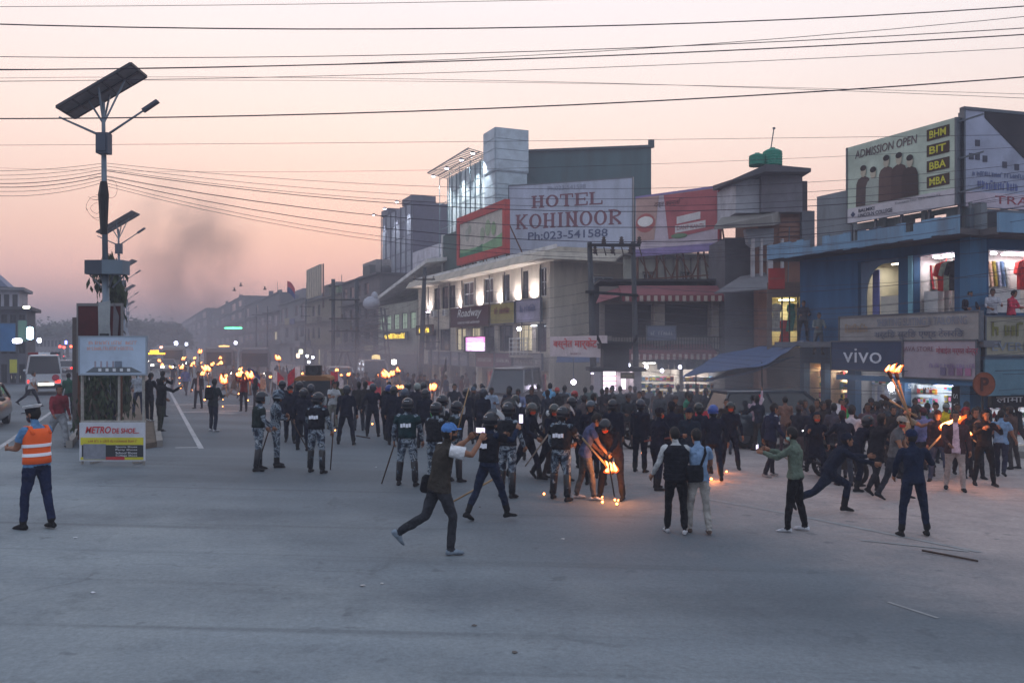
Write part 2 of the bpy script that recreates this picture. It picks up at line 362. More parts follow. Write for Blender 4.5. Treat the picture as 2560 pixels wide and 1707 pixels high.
# ================================================================ buildings
HAZE = 0.0031
BZ = -0.62
def bld(name, label, u=24.6, s=0.0, z=BZ, rot=None, loc=None, cat='building', group=None):
    return empty(name, loc if loc is not None else su(s, u, z), RS if rot is None else rot, None, label, cat, group)
PANE_ME = {}
def win(parent, xc, zc, w_, h_, y, frame, pane, cols=2, rows=1, fw=0.06, name='window', dep=0.08):
    mb = MB(); x0, x1, z0, z1 = xc - w_ / 2, xc + w_ / 2, zc - h_ / 2, zc + h_ / 2
    mb.bx(x0, x0 + fw, y, y + dep, z0, z1); mb.bx(x1 - fw, x1, y, y + dep, z0, z1)
    mb.bx(x0 + fw, x1 - fw, y + .002, y + dep, z1 - fw, z1); mb.bx(x0 + fw, x1 - fw, y + .002, y + dep, z0, z0 + fw)
    cw = (w_ - 2 * fw) / cols; ch = (h_ - 2 * fw) / rows
    for i in range(1, cols): mb.bx(x0 + fw + i * cw - fw / 3, x0 + fw + i * cw + fw / 3, y + .004, y + dep - .01, z0 + fw, z1 - fw)
    for j in range(1, rows): mb.bx(x0 + fw, x1 - fw, y + .008, y + dep - .014, z0 + fw + j * ch - fw / 3, z0 + fw + j * ch + fw / 3)
    o = mb.build(name, frame, parent)
    for i in range(cols):
        for j in range(rows):
            p = MB(); p.bx(x0 + fw + i * cw + .01, x0 + fw + (i + 1) * cw - .01, y + dep * .5, y + dep * .5 + .012, z0 + fw + j * ch + .01, z0 + fw + (j + 1) * ch - .01)
            p.build('pane', pane, o)
    return o
def part(name, parent, mats, *boxes, smooth=False):
    mb = MB()
    for b in boxes: mb.bx(*b[:6], mi=(b[6] if len(b) > 6 else 0))
    return mb.build(name, mats, parent, smooth)
def tubelight(parent, a, b, col, strength, name='tube_light', r=0.03):
    mb = MB(); mb.tube([a, b], r, 6); return mb.build(name, EM('tube_%d_%d_%d_%g' % (*col, strength), *col, strength), parent)
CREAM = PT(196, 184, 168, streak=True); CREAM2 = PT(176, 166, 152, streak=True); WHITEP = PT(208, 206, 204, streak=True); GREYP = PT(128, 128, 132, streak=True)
BLUEP = PT(68, 108, 142, streak=True, dirt=0.75, dcol=rgb(70, 76, 84)); BLUED = PT(50, 88, 124, dirt=0.5, dcol=rgb(36, 46, 58), streak=True)
DARKP = PT(66, 66, 72); BRICK = PT(120, 84, 70, dirt=0.5); ROOFM = PT(150, 150, 156, streak=True); SHUT = PT(92, 98, 104)
WARMW = EM('warm_room', 255, 232, 196, 2.2); COOLW = EM('cool_room', 236, 240, 255, 2.6)

# ---------------------------------------------------------------- the long cream building with the hotel sign on its roof
u0 = 24.6; sL, sR = US(1046, u0), US(1375, u0)
K = bld('commercial_building', 'long cream three storey building with lit upper windows and shop signs', s=sR)
LX = sL - sR; zz = lambda wz: wz - BZ
X_ = lambda px: US(px, u0) - sR
w2 = [(1085, 1101), (1104, 1121), (1122, 1138), (1157, 1184), (1209, 1233), (1256, 1274), (1304, 1321), (1348, 1366)]
z2a, z2b = zz(6.15), zz(8.1)
ops = []
for a, b in w2: ops.append((X_(a), X_(b), z2a, z2b))
ops1 = [(X_(a), X_(b), zz(2.45), zz(4.35)) for a, b in ((1062, 1090), (1098, 1126), (1140, 1164), (1176, 1200), (1206, 1236), (1246, 1282), (1292, 1330), (1340, 1366))]
ops0 = [(X_(a), X_(b), zz(-0.45), zz(1.15)) for a, b in ((1050, 1072), (1078, 1112), (1118, 1150), (1156, 1190), (1196, 1244), (1250, 1292), (1300, 1322), (1332, 1370))]
wm = MB(); wallgrid(wm, LX, 0, 0, zz(8.4), ops + ops1 + ops0, 0, 0.3)
wm.build('wall', CREAM, K)
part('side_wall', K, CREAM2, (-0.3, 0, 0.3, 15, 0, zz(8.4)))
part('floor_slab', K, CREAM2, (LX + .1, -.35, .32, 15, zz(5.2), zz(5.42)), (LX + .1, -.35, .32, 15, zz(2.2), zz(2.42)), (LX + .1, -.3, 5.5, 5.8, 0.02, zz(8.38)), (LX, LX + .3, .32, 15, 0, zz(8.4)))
rb = MB(); rb.hexa([(LX, -1.3, zz(8.4)), (1.6, -1.3, zz(8.4)), (1.2, 15, zz(8.4)), (LX, 15, zz(8.4)), (LX, -0.9, zz(8.99)), (1.2, -0.9, zz(8.99)), (1.0, 15, zz(8.99)), (LX, 15, zz(8.99))])
rb.hexa([(LX, -0.55, zz(9.0)), (0.8, -0.55, zz(9.0)), (0.8, 15, zz(9.0)), (LX, 15, zz(9.0)), (LX, -0.55, zz(9.3)), (0.8, -0.55, zz(9.3)), (0.8, 15, zz(9.3)), (LX, 15, zz(9.3))])
rf = rb.build('roof', CREAM2, K)
for k in range(15):
    x = LX + 1 + k * 2.05; part('parapet_panel', rf, WHITEP, (x, x + 1.95, -.62, -.56, zz(9.02), zz(9.28)))
WFR = M('white_frame', rgb(196, 198, 200), 0.5)
for i, (a, b) in enumerate(w2):
    win(K, (X_(a) + X_(b)) / 2, (z2a + z2b) / 2, X_(b) - X_(a), z2b - z2a, 0.12, WFR if i in (3, 4, 7) else BLACKM, GLASS, 2, 2)
for i, (a, b) in enumerate(ops1 and [(o[0], o[1]) for o in ops1]):
    lit = i in (2, 3, 6)
    win(K, (a + b) / 2, zz(3.4), b - a, 1.9, 0.14, BLACKM, (EM('dim_room', 230, 214, 176, 0.55) if lit else GLASS), 3 if b - a > 2.5 else 2, 1)
for (ws, wz0, wz1) in ((3.2, 6.3, 7.5), (8.6, 6.3, 7.5)):            # windows in the side wall
    o = MB(); o.bx(-.1, .06, ws, ws + 1.5, zz(wz0), zz(wz1)); f = o.build('window', WFR, K)
    for q in (0.08, 0.8): p = MB(); p.bx(.055, .075, ws + q, ws + q + .62, zz(wz0) + .08, zz(wz1) - .08); p.build('pane', GLASSP, f)
    o = MB(); o.bx(-.02, .35, ws - .15, ws + 1.65, zz(wz1) + .05, zz(wz1) + .15); o.build('window_hood', CREAM2, K)
for px in (1074, 1153, 1201, 1253, 1296, 1336):                       # uplighters on the ledge that wash the wall
    x = X_(px); o = MB(); o.box((x, -.18, zz(5.9)), (.34, .18, .18)); o.tube([(x, -.18, zz(5.82)), (x, -.18, zz(5.43))], .04, 6)
    f = o.build('wall_lamp', BLACKM, K); o = MB(); o.box((x, -.18, zz(6.0)), (.4, .2, .03)); o.build('lamp_lens', EM('lens', 235, 225, 255, 40), f)
    light('wall_lamp_light', 'SPOT', 300, (1.0, 0.93, 0.96), K, (x, -.5, zz(6.1)), .1, Matrix.Rotation(rad(158), 4, 'X'), 150)
for i in range(9):                                                    # air conditioners and pipes
    x = LX + 2 + i * 3.1; o = MB(); o.bx(x, x + .8, -.32, -.02, zz(5.5), zz(6.05)); o.bx(x + .06, x + .5, -.335, -.315, zz(5.55), zz(6.0), 1); o.build('air_conditioner', [WHITEP, GREYP], K)
    o = MB(); o.tube([(x + 1.3, -.06, zz(2.4)), (x + 1.3, -.06, zz(8.3))], .04, 6); o.build('drain_pipe', DARKP, K)
def board(parent, xa, xb, za, zb, y, mat_, name='signboard', th=.12, frame=None):
    o = part(name, parent, mat_, (xa, xb, y, y + th, za, zb))
    if frame:
        t = .05; part('board_frame', o, frame, (xa - t, xb + t, y - .03, y + th + .02, zb, zb + t), (xa - t, xb + t, y - .03, y + th + .02, za - t, za), (xa - t, xa, y - .03, y + th + .02, za, zb), (xb, xb + t, y - .03, y + th + .02, za, zb))
    return o
def sign(name, label, parent, xa, xb, za, zb, y, col, frame=STEEL, rot=None, group=None, th=.12, mat_=None):
    """a sign on its own: base empty at the board's lower edge in the parent's frame (the sign is a thing, not a child)"""
    m = wmat(parent) @ Matrix.Translation(((xa + xb) / 2, y, za)); o = empty(name, m.to_translation(), m.to_3x3().to_4x4(), None, label, 'sign', group)
    b = board(o, -(xb - xa) / 2, (xb - xa) / 2, 0, zb - za, 0, mat_ or PT(*col, dirt=0.2), 'board', th, frame)
    return o
DEV = {'a': 'बस्नेत मार्केट', 'b': 'शर्टिङ सुटिङ एण्ड टेलरिङ', 'c': 'मोबाईल मर्मत केन्द्र', 'd': 'लामा स्टोर'}
s_ = sign('shop_sign', 'dark maroon shop sign reading Roadway in white script', K, X_(1141), X_(1236), zz(4.45), zz(5.95), -.5, (74, 36, 44), RUST)
text('Roadway', WHITEP, s_, 0.2, .98, 5.6, .85, -.035, shear=0.35, bold=0.012); scribble(WHITEP, s_, 0, .3, 5, .2, -.035)
s_ = sign('shop_sign', 'faded yellow sign board beside the maroon sign', K, X_(1240), X_(1300), zz(4.5), zz(5.95), -.45, (150, 136, 78)); scribble(PT(120, 60, 50), s_, 0, .95, 2.8, .5, -.035)
s_ = sign('shop_sign', 'faded lilac grey sign board on the cream building corner', K, X_(1305), X_(1366), zz(4.5), zz(6.0), -.45, (146, 140, 156)); scribble(PT(90, 96, 130), s_, 0, .9, 2.6, .5, -.035)
s_ = sign('shop_sign', 'small lit yellow neon sign beside the utility pole', K, X_(1056), X_(1097), zz(3.9), zz(4.75), -.6, (60, 52, 40), RUST)
scribble(EM('neon_yellow', 255, 214, 70, 3.0), s_, 0, .42, 3.0, .5, -.035)
s_ = sign('video_screen', 'small bright pink and white video screen over the shops', K, X_(1183), X_(1243), zz(2.4), zz(3.55), -.8, (30, 30, 34), BLACKM, th=.2)
for i, (a, b, c, d, col) in enumerate(((-2.1, 2.1, .75, 1.12, (255, 150, 225)), (-2.1, -.6, .05, .73, (238, 190, 240)), (-.58, 2.1, .05, .73, (255, 225, 255)))): part('screen_area', s_, EM('screen%d' % i, *col, 1.3), (a, b, -.02, -.002, c, d))
light('screen_light', 'AREA', 25, (1, .75, .95), s_, (0, -.1, .6), (3.6, 1.0), Matrix.Rotation(rad(90), 4, 'X'))
row = [(1086, 1110, (118, 112, 118)), (1114, 1140, (92, 96, 112)), (1144, 1162, (140, 136, 142)), (1166, 1184, (130, 126, 134)), (1206, 1251, (132, 70, 66)), (1254, 1296, (112, 66, 80)), (1302, 1372, (150, 142, 140))]
nm_ = ['grey', 'blue grey', 'pale grey', 'small pale', 'brick red', 'plum red', 'wide cream']
for (a, b, c), n_ in zip(row, nm_):
    s_ = sign('shop_sign', n_ + ' sign board over the ground floor shops of the cream building', K, X_(a), X_(b), zz(1.25), zz(2.3), -.55, c)
    scribble(PT(200, 190, 180), s_, 0, .55, (X_(b) - X_(a)) * .75, .3, -.035)
s_ = sign('banner', 'white cloth banner with red Nepali lettering across the utility pole', K, US(1375, u0 - 5.5) - sR, US(1517, u0 - 5.5) - sR, zz(2.3), zz(3.3), -5.5, (196, 184, 188), None, th=.03)
text(DEV['a'], M('red_letter', rgb(196, 44, 48), .7), s_, -.2, .62, (US(1517, u0 - 5.5) - US(1375, u0 - 5.5)) * .78, .56, -.035, bold=.012); scribble(PT(150, 110, 120), s_, 0, .16, 1.2, .1, -.035)
# ground floor shop interiors with hanging clothes
CLOTHES = [(196, 60, 66), (214, 196, 170), (150, 150, 170), (224, 214, 204), (188, 120, 96), (90, 110, 140), (226, 180, 150), (120, 60, 70), (200, 200, 196), (160, 140, 60)]
def garment_mesh(key):
    k = 'garment_' + key
    if k in PANE_ME: return PANE_ME[k]
    mb = MB()
    if key == 'shirt':
        out = [(-.1, .0), (-.26, -.06), (-.34, -.34), (-.24, -.38), (-.2, -.2), (-.2, -.74), (.2, -.74), (.2, -.2), (.24, -.38), (.34, -.34), (.26, -.06), (.1, .0)]
    elif key == 'dress':
        out = [(-.07, 0), (-.2, -.05), (-.22, -.3), (-.15, -.45), (-.28, -1.25), (.28, -1.25), (.15, -.45), (.22, -.3), (.2, -.05), (.07, 0)]
    else:
        out = [(-.17, 0), (-.2, -.95), (-.05, -.96), (0, -.3), (.05, -.96), (.2, -.95), (.17, 0)]
    mb.prism([(x, -.04, z) for x, z in out], (0, .09, 0)); mb.tube([(0, 0, 0), (0, 0, .06), (.03, 0, .1), (0, 0, .13)], .008, 5)
    PANE_ME[k] = mb.mesh(k, [STEEL]); return PANE_ME[k]
def hang(parent, x, y, z, key, col, label, group, yaw=0, sc=1.0):
    m = wmat(parent) @ Matrix.Translation((x, y, z)) @ Matrix.Rotation(yaw, 4, 'Z') @ Matrix.Scale(sc, 4)
    o = put('hanging_' + key, garment_mesh(key), None, mats=[CL(*col)]); o.matrix_world = m; WM[o.name] = m
    tag(o, label, 'garment', group); return o
def interior(parent, xa, xb, za, zb, y0, dep, col, en, lcol, name='shop_room'):
    mb = MB(); t = .06
    mb.bx(xa, xb, y0 + dep, y0 + dep + t, za, zb); mb.bx(xa - t, xa, y0 + .02, y0 + dep, za, zb); mb.bx(xb, xb + t, y0 + .02, y0 + dep, za, zb)
    mb.bx(xa, xb, y0 + .02, y0 + dep, zb, zb + t); mb.bx(xa, xb, y0 + .02, y0 + dep, za - t, za)
    o = mb.build(name, PT(*col, dirt=0.1), parent)
    if en:
        tubelight(o, (xa + .25 * (xb - xa), y0 + dep * .45, zb - .08), (xa + .75 * (xb - xa), y0 + dep * .45, zb - .08), lcol, 9)
        light('shop_light', 'AREA', en, tuple(c / 255 for c in lcol), o, ((xa + xb) / 2, y0 + dep * .45, zb - .12), ((xb - xa) * .6, dep * .4))
    return o
for i, o_ in enumerate(ops0):
    lit = {1: 14, 4: 46, 5: 30, 6: 8, 7: 26}.get(i, 0)
    interior(K, o_[0], o_[1], o_[2], o_[3], .3, 2.2, (150, 140, 130), lit, (255, 224, 190))
    if i in (1, 4, 5, 7):
        n_ = int((o_[1] - o_[0]) / .42)
        for k in range(n_):
            hang(K, o_[0] + .25 + k * .42, .75 + (k % 2) * .5, o_[3] - .25, ['shirt', 'dress', 'trousers'][(k + i) % 3], CLOTHES[(k * 3 + i) % 10], 'garment hung on the rail of a lit clothes shop under the cream building', 'clothes on rails under the cream building', .3 * math.sin(k))
# white railing at the stair head on the first floor
mb = MB()
for h in (.25, .55, .85, 1.15): mb.tube([(X_(1306), -1.0, zz(2.4) + h - .2), (X_(1352), -1.0, zz(2.4) + h - .2)], .03, 6)
for k in range(6): x = X_(1306) + k * (X_(1352) - X_(1306)) / 5; mb.tube([(x, -1.0, zz(2.25)), (x, -1.0, zz(3.4))], .03, 6)
mb.build('railing', WHITEP, K); part('landing', K, CREAM2, (X_(1306), X_(1352), -1.05, .28, zz(2.05), zz(2.19)))
tubelight(K, (X_(1338), -.3, zz(4.2)), (X_(1352), -.3, zz(4.2)), (230, 245, 255), 8); o = MB(); o.ell((X_(1331), -1.0, zz(4.0)), (.14, .14, .14)); o.build('bulb', EM('bulb_white', 225, 222, 255, 30), K, True)

# red framed billboard and dark green board standing on that roof
ub = 25.6
def roofboard(name, label, pxa, pxb, u, zt, zb, mat_, frame, th=.25, sup=True):
    a, b = US(pxa, u), US(pxb, u); o = empty(name, su((a + b) / 2, u, zb), RS, None, label, 'billboard'); h = (b - a) / 2
    bd = part('panel', o, mat_, (-h, h, 0, th, 0, zt - zb))
    return o, h, zt - zb
o, h, H_ = roofboard('billboard', 'white and green billboard with broad red frame above the cream roof', 1150, 1259, ub, 13.5, 10.55, PT(186, 178, 168, dirt=.3), RUST)
RED = PT(176, 58, 50); part('red_frame', o, RED, (-h - .55, h + .55, -.12, .3, H_, H_ + .6), (-h - .55, h + .55, -.12, .3, -.6, 0), (-h - .55, -h, -.12, .3, 0, H_), (h, h + .55, -.12, .3, 0, H_))
def swoosh(parent, y, pts, mat_): mb = MB(); mb.prism([(x, y, z) for x, z in pts], (0, .006, 0)); return mb.build('printed_shape', mat_, parent)
arc = [(-h + 2 * h * t, .75 - 1.1 * t + 1.5 * t * t) for t in [k / 10 for k in range(11)]]
swoosh(o, -.012, [(-h, .01)] + [(h, .01)] + arc[::-1], PT(120, 160, 116, dirt=.3)); swoosh(o, -.02, [(-h, .01), (h * .1, .01)] + [(x * .55 - h * .45, z * .6) for x, z in arc][::-1], PT(52, 120, 84, dirt=.3))
for k, (x, z, r) in enumerate(((-.62, .62, .5), (-.5, .75, .35), (.1, .5, .5), (.35, .62, .6), (.6, .55, .5))): p = MB(); p.ell((h * x, -.024 - .004 * k, H_ * z), (r, .004, r * 1.1), None, 12, 7); p.build('printed_shape', PT(160 - 6 * k, 160, 150 - 8 * k, dirt=.3), o)
p = MB()
for x in (-h, -h / 2, 0, h / 2, h): p.bar((x, .28, -1.4), (x, .28, H_), .1); p.bar((x, 2.0, -1.3), (x, .3, H_ * .7), .08)
p.build('support_frame', RUST, o)
o, h, H_ = roofboard('billboard', 'dark green mesh board seen beside the red framed billboard', 1108, 1147, 26.2, 13.3, 9.9, PT(52, 76, 74), RUST, .2)
part('edge_strip', o, WHITEP, (-h - .25, -h, -.1, .3, -.1, H_ + .1)); p = MB(); p.bar((-h, .3, 0), (h, .3, H_), .08); p.bar((h, .3, 0), (-h, .3, H_), .08); p.bar((0, .35, -1), (0, .35, H_), .1); p.build('support_frame', RUST, o)

# pale pitched roof building beyond it with green lit windows
K2 = bld('shop_building', 'narrow shop building with sloping pale metal roof and green lit windows', s=US(1044, 25.0), u=25.0)
L2 = US(946, 25.0) - US(1044, 25.0)
ops = [(L2 * (i + 1) / 5 + .5, L2 * i / 5 - .5, zz(4.6), zz(6.3)) for i in range(5)]
wm = MB(); wallgrid(wm, L2, 0, 0, zz(7.4), ops, 0, .3); wm.build('wall', PT(150, 150, 140), K2); part('side_wall', K2, PT(140, 138, 132), (L2, L2 + .3, .3, 12, 0, zz(7.4)))
for o_ in ops: win(K2, (o_[0] + o_[1]) / 2, (o_[2] + o_[3]) / 2, o_[1] - o_[0], 1.7, .1, STEEL, EM('green_room', 196, 220, 190, .35), 4, 1)
sl2 = MB(); sl2.hexa([(L2 - 2, -.8, zz(7.4)), (5.5, -.8, zz(10.6)), (5.5, 7, zz(11.6)), (L2 - 2, 7, zz(8.4)), (L2 - 2, -.8, zz(7.75)), (5.5, -.8, zz(10.95)), (5.5, 7, zz(11.95)), (L2 - 2, 7, zz(8.75))]); sl2.build('roof', WHITEP, K2)
s_ = sign('shop_sign', 'row of small yellow neon letters on the green lit building', K2, L2 * .75, L2 * .15, zz(3.5), zz(4.3), -.4, (70, 74, 70)); scribble(EM('neon_yellow', 255, 214, 70, 3.0), s_, 0, .4, 8, .55, -.035)
for i in range(5):
    x = L2 * (i + .5) / 5; part('shutter', K2, SHUT, (x - 1.6, x + 1.6, -.05, -.005, zz(-.5), zz(2.0)))
    for k in range(8): part('shutter_slat', K2, PT(106, 110, 116), (x - 1.55, x + 1.55, -.075, -.052, zz(-.42 + .3 * k), zz(-.42 + .3 * k + .24)))

# hotel tower: floodlit panelled facade, square pylon and big green blind wall
T = bld('hotel_building', 'tall hotel block with floodlit panel facade, square pylon and green blind wall', u=29.0, s=US(1228, 29.0))
LT = US(1120, 29.0) - US(1228, 29.0); TZ = zz(20.2)
PANEL = PT(188, 198, 200, dirt=.25); FRAME = PT(96, 116, 122)
part('wall', T, PT(120, 134, 138), (LT, 0, .12, 9, 0, TZ - .3))
nc, nr = 9, 7
for i in range(nc):
    for j in range(nr):
        x0, x1 = LT + i * (-LT) / nc, LT + (i + 1) * (-LT) / nc; z0 = zz(9) + j * (TZ - zz(9)) / nr; z1 = zz(9) + (j + 1) * (TZ - zz(9)) / nr
        part('facade_panel', T, PANEL if (i * 5 + j * 3) % 4 else PT(164, 178, 182, dirt=.25), (x0 + .06, x1 - .06, .02, .1, z0 + .05, z1 - .05))
o = MB()
for i in range(nc + 1): x = LT + i * (-LT) / nc; o.bar((x, -.05, zz(8)), (x, -.05, TZ), .07)
for j in range(5): o.bar((LT, -.9, TZ - .2 - j * 2.6), (0, -.9, TZ - .2 - j * 2.6), .05)
for i in range(5): x = LT + i * (-LT) / 4; o.bar((x, -.9, zz(9)), (x, -.9, TZ), .06)
o.build('scaffold_frame', FRAME, T)
o = MB()
for i in range(22): x = LT + i * (-LT) / 21; o.bar((x, -2.2, TZ + .35), (x, .2, TZ - .1), .06)
o.bar((LT, -2.2, TZ + .37), (0, -2.2, TZ + .37), .1); o.bar((LT, -1.1, TZ + .16), (0, -1.1, TZ + .16), .07); o.build('canopy_rafters', STEEL, T)
for i, x in enumerate((LT * .97, LT * .62, LT * .27, LT * .02)):
    o = MB(); o.lathe([(.2, 0), (.22, .1), (.1, .22)], (x, -1.7, TZ - .02), 10); f = o.build('floodlight', BLACKM, T); o = MB(); o.ell((x, -1.7, TZ - .03), (.19, .19, .06)); o.build('lamp_lens', EM('flood', 225, 228, 255, 26), f, True)
    light('floodlight_light', 'SPOT', 1500, (.9, .95, 1.0), T, (x, -1.7, TZ - .2), .2, Matrix.Rotation(rad(22), 4, 'X'), 85)
px0 = 0.0
PY = MB(); PY.bx(0, 2.6, -.6, 2.4, zz(9), zz(18.2)); PY.bx(-.1, 2.7, -.7, 2.5, zz(18.2), zz(22.0)); py_ = PY.build('pylon', PT(168, 182, 192, dirt=.2), T)
for j in range(9): part('facade_panel', py_, PT(176, 190, 198, dirt=.2), (.06, 2.54, -.66, -.61, zz(9.1) + j * 1.0, zz(9.1) + j * 1.0 + .93))
for j in range(4): part('facade_panel', py_, PT(180, 192, 202, dirt=.2), (-.04, 2.64, -.76, -.71, zz(18.3) + j * .92, zz(18.3) + j * .92 + .86)); part('facade_panel', py_, PT(180, 192, 202, dirt=.2), (2.71, 2.76, -.64, 2.44, zz(18.3) + j * .92, zz(18.3) + j * .92 + .86))
for j in range(9): part('facade_panel', py_, PT(176, 190, 198, dirt=.2), (2.61, 2.66, -.54, 2.34, zz(9.1) + j * 1.0, zz(9.1) + j * 1.0 + .93))
iv = wmat(T).inverted()
a_, b_ = iv @ P(1281, 383, 78.0), iv @ P(1628, 370, 76.0)
gw = MB(); d_ = iv.to_3x3() @ V((.1, 1.0, 0)); gw.hexa([V((a_.x, a_.y, 0)), V((b_.x, b_.y, 0)), V((b_.x, b_.y, 0)) + d_ * 6, V((a_.x, a_.y, 0)) + d_ * 6, V((a_.x, a_.y, a_.z)), V((b_.x, b_.y, b_.z)), V((b_.x, b_.y, b_.z)) + d_ * 6, V((a_.x, a_.y, a_.z)) + d_ * 6])
gw.build('blind_wall', PT(66, 92, 96, streak=True), T)
cp = MB(); cp.bar(a_ + V((0, 0, .12)), b_ + V((0, 0, .12)), .5, .2); cp.box(b_ + V((0, 0, .35)), (.4, .4, .7)); cp.build('coping', PT(60, 76, 82), T)
# HOTEL KOHINOOR roof sign
pa, pb = P(1273, 640, 74.0), P(1580, 640, 70.2); mid = (pa + pb) / 2; ang = math.atan2(pb.y - pa.y, pb.x - pa.x)
HS = empty('roof_sign', (mid.x, mid.y, 10.2), Matrix.Rotation(ang, 4, 'Z'), None, 'large white roof sign reading HOTEL KOHINOOR in maroon letters', 'sign'); hw = (pb - pa).to_2d().length / 2
part('panel', HS, PT(172, 178, 196, dirt=.25, streak=True), (-hw, hw, 0, .25, 0, 6.35)); part('board_frame', HS, STEEL, (-hw - .08, hw + .08, -.04, .28, 6.35, 6.45), (-hw - .08, -hw, -.04, .28, 0, 6.35), (hw, hw + .08, -.04, .28, 0, 6.35))
o = MB()
for k in range(8): x = -hw + k * hw * 2 / 7; o.bar((x, .3, -1), (x, .3, 6.3), .12); o.bar((x, 2.4, -1), (x, .35, 5), .1)
o.build('support_frame', STEEL, HS)
MAROON = M('maroon_letter', rgb(112, 62, 74), .7, var=.1)
def slab_letter(ch, x0, z0, w_, h_, sw=.2, y=-.03):
    mb = MB(); x1, z1 = x0 + w_, z0 + h_; ym = y; T_ = .03; sv = sw * .42; se = sw * .45
    k = [0]
    def vb(x): k[0] += 1; q = y + .001 * k[0]; mb.bx(x - sw / 2, x + sw / 2, q, q + T_, z0 + sv * .5, z1 - sv * .5)
    def hb(a, b, z, t=sv): k[0] += 1; q = y + .001 * k[0]; mb.bx(a, b, q, q + T_, z - t / 2, z + t / 2)
    def ser(x): hb(x - sw / 2 - se, x + sw / 2 + se, z0 + sv / 2); hb(x - sw / 2 - se, x + sw / 2 + se, z1 - sv / 2)
    def diag(a, b, t): k[0] += 1; mb.bar((a[0], y + .001 * k[0] + T_ / 2, a[1]), (b[0], y + .001 * k[0] + T_ / 2, b[1]), T_, t, up=V((0, 0, 1)))
    L_, R_ = x0 + sw / 2 + se, x1 - sw / 2 - se
    if ch == 'H': vb(L_); vb(R_); ser(L_); ser(R_); hb(L_, R_, (z0 + z1) / 2)
    elif ch == 'I': c = (x0 + x1) / 2; vb(c); ser(c)
    elif ch == 'T': c = (x0 + x1) / 2; vb(c); hb(c - sw / 2 - se, c + sw / 2 + se, z0 + sv / 2); hb(x0, x1, z1 - sv / 2); hb(x0, x0 + sv, z1 - sw * .8, sw); hb(x1 - sv, x1, z1 - sw * .8, sw)
    elif ch in 'EL':
        vb(L_); hb(x0, x1, z0 + sv / 2); hb(x1 - sv, x1, z0 + sw * .8, sw)
        if ch == 'E': hb(x0, x1, z1 - sv / 2); hb(x1 - sv, x1, z1 - sw * .8, sw); hb(L_, x1 - sw * .9, (z0 + z1) / 2); hb(x1 - sw * 1.2, x1 - sw * .8, (z0 + z1) / 2, sw)
        else: hb(L_ - sw / 2 - se, L_ + sw / 2 + se, z1 - sv / 2)
    elif ch == 'N': vb(L_); vb(R_); ser(L_); ser(R_); diag((L_, z1 - sv), (R_, z0 + sv), sw * .8)
    elif ch == 'K': vb(L_); ser(L_); diag((L_, z0 + h_ * .4), (R_, z1 - sv), sw * .6); diag((L_ + sw * .7, z0 + h_ * .52), (R_, z0 + sv), sw * .8); hb(R_ - se - sw * .4, x1, z0 + sv / 2); hb(R_ - se - sw * .4, x1, z1 - sv / 2)
    elif ch in 'OR':
        if ch == 'O': cx_, cz_, rx, rz = (x0 + x1) / 2, (z0 + z1) / 2, w_ / 2, h_ / 2
        else: cx_, cz_, rx, rz = L_ + sw * .3, z0 + h_ * .74, x1 - L_ - sw * .5, h_ * .26
        n_ = 20; ou, in_ = [], []
        a0, a1 = (0, 6.2832) if ch == 'O' else (-1.5708, 1.5708)
        for i in range(n_ + (1 if ch == 'R' else 0)):
            t = a0 + (a1 - a0) * i / n_; ou.append((cx_ + rx * math.cos(t), cz_ + rz * math.sin(t))); in_.append((cx_ + (rx - sw) * math.cos(t), cz_ + (rz - sv * 1.1) * math.sin(t)))
        m_ = len(ou)
        for i in range(m_ if ch == 'O' else m_ - 1):
            j = (i + 1) % m_; q = [in_[i], ou[i], ou[j], in_[j]]; mb.hexa([(p[0], y + .012 + T_, p[1]) for p in q] + [(p[0], y + .012, p[1]) for p in q])
        if ch == 'R': vb(L_); hb(L_ - sw / 2 - se, L_ + sw / 2 + se, z0 + sv / 2); hb(x0, cx_, z1 - sv / 2); hb(L_, cx_, z0 + h_ * .48); diag((cx_ + sw * .3, z0 + h_ * .5), (R_ + se, z0 + sv), sw * .8); hb(R_ - sw * .4, x1, z0 + sv / 2)
    return mb
def slab_word(wd, xa, xb, z0, h_):
    wts = [.55 if c == 'I' else 1.0 for c in wd]; gap = .12; un = (xb - xa) / (sum(wts) + gap * (len(wd) - 1)); x = xa
    for c, q in zip(wd, wts):
        slab_letter(c, x, z0, q * un, h_, sw=un * .22).build('letter', MAROON, HS); x += (q + gap) * un
slab_word('HOTEL', -hw * .62, hw * .54, 4.35, 1.05)
slab_word('KOHINOOR', -hw * .89, hw * .84, 2.62, 1.25)
NAVY = M('navy_letter', rgb(66, 78, 112), .7)
text('Ph:023-541588', NAVY, HS, -.15, 1.98, hw * 1.3, .68, -.03, bold=.015); text('Ph:023-541588', PT(120, 126, 146), HS, -.2, 5.93, hw * .62, .36, -.03)
for k in range(6): p = MB(); p.ell((-hw + 1 + k * 1.7, -.05, .12), (.16, .1, .2)); p.build('bracket', STEEL, HS)

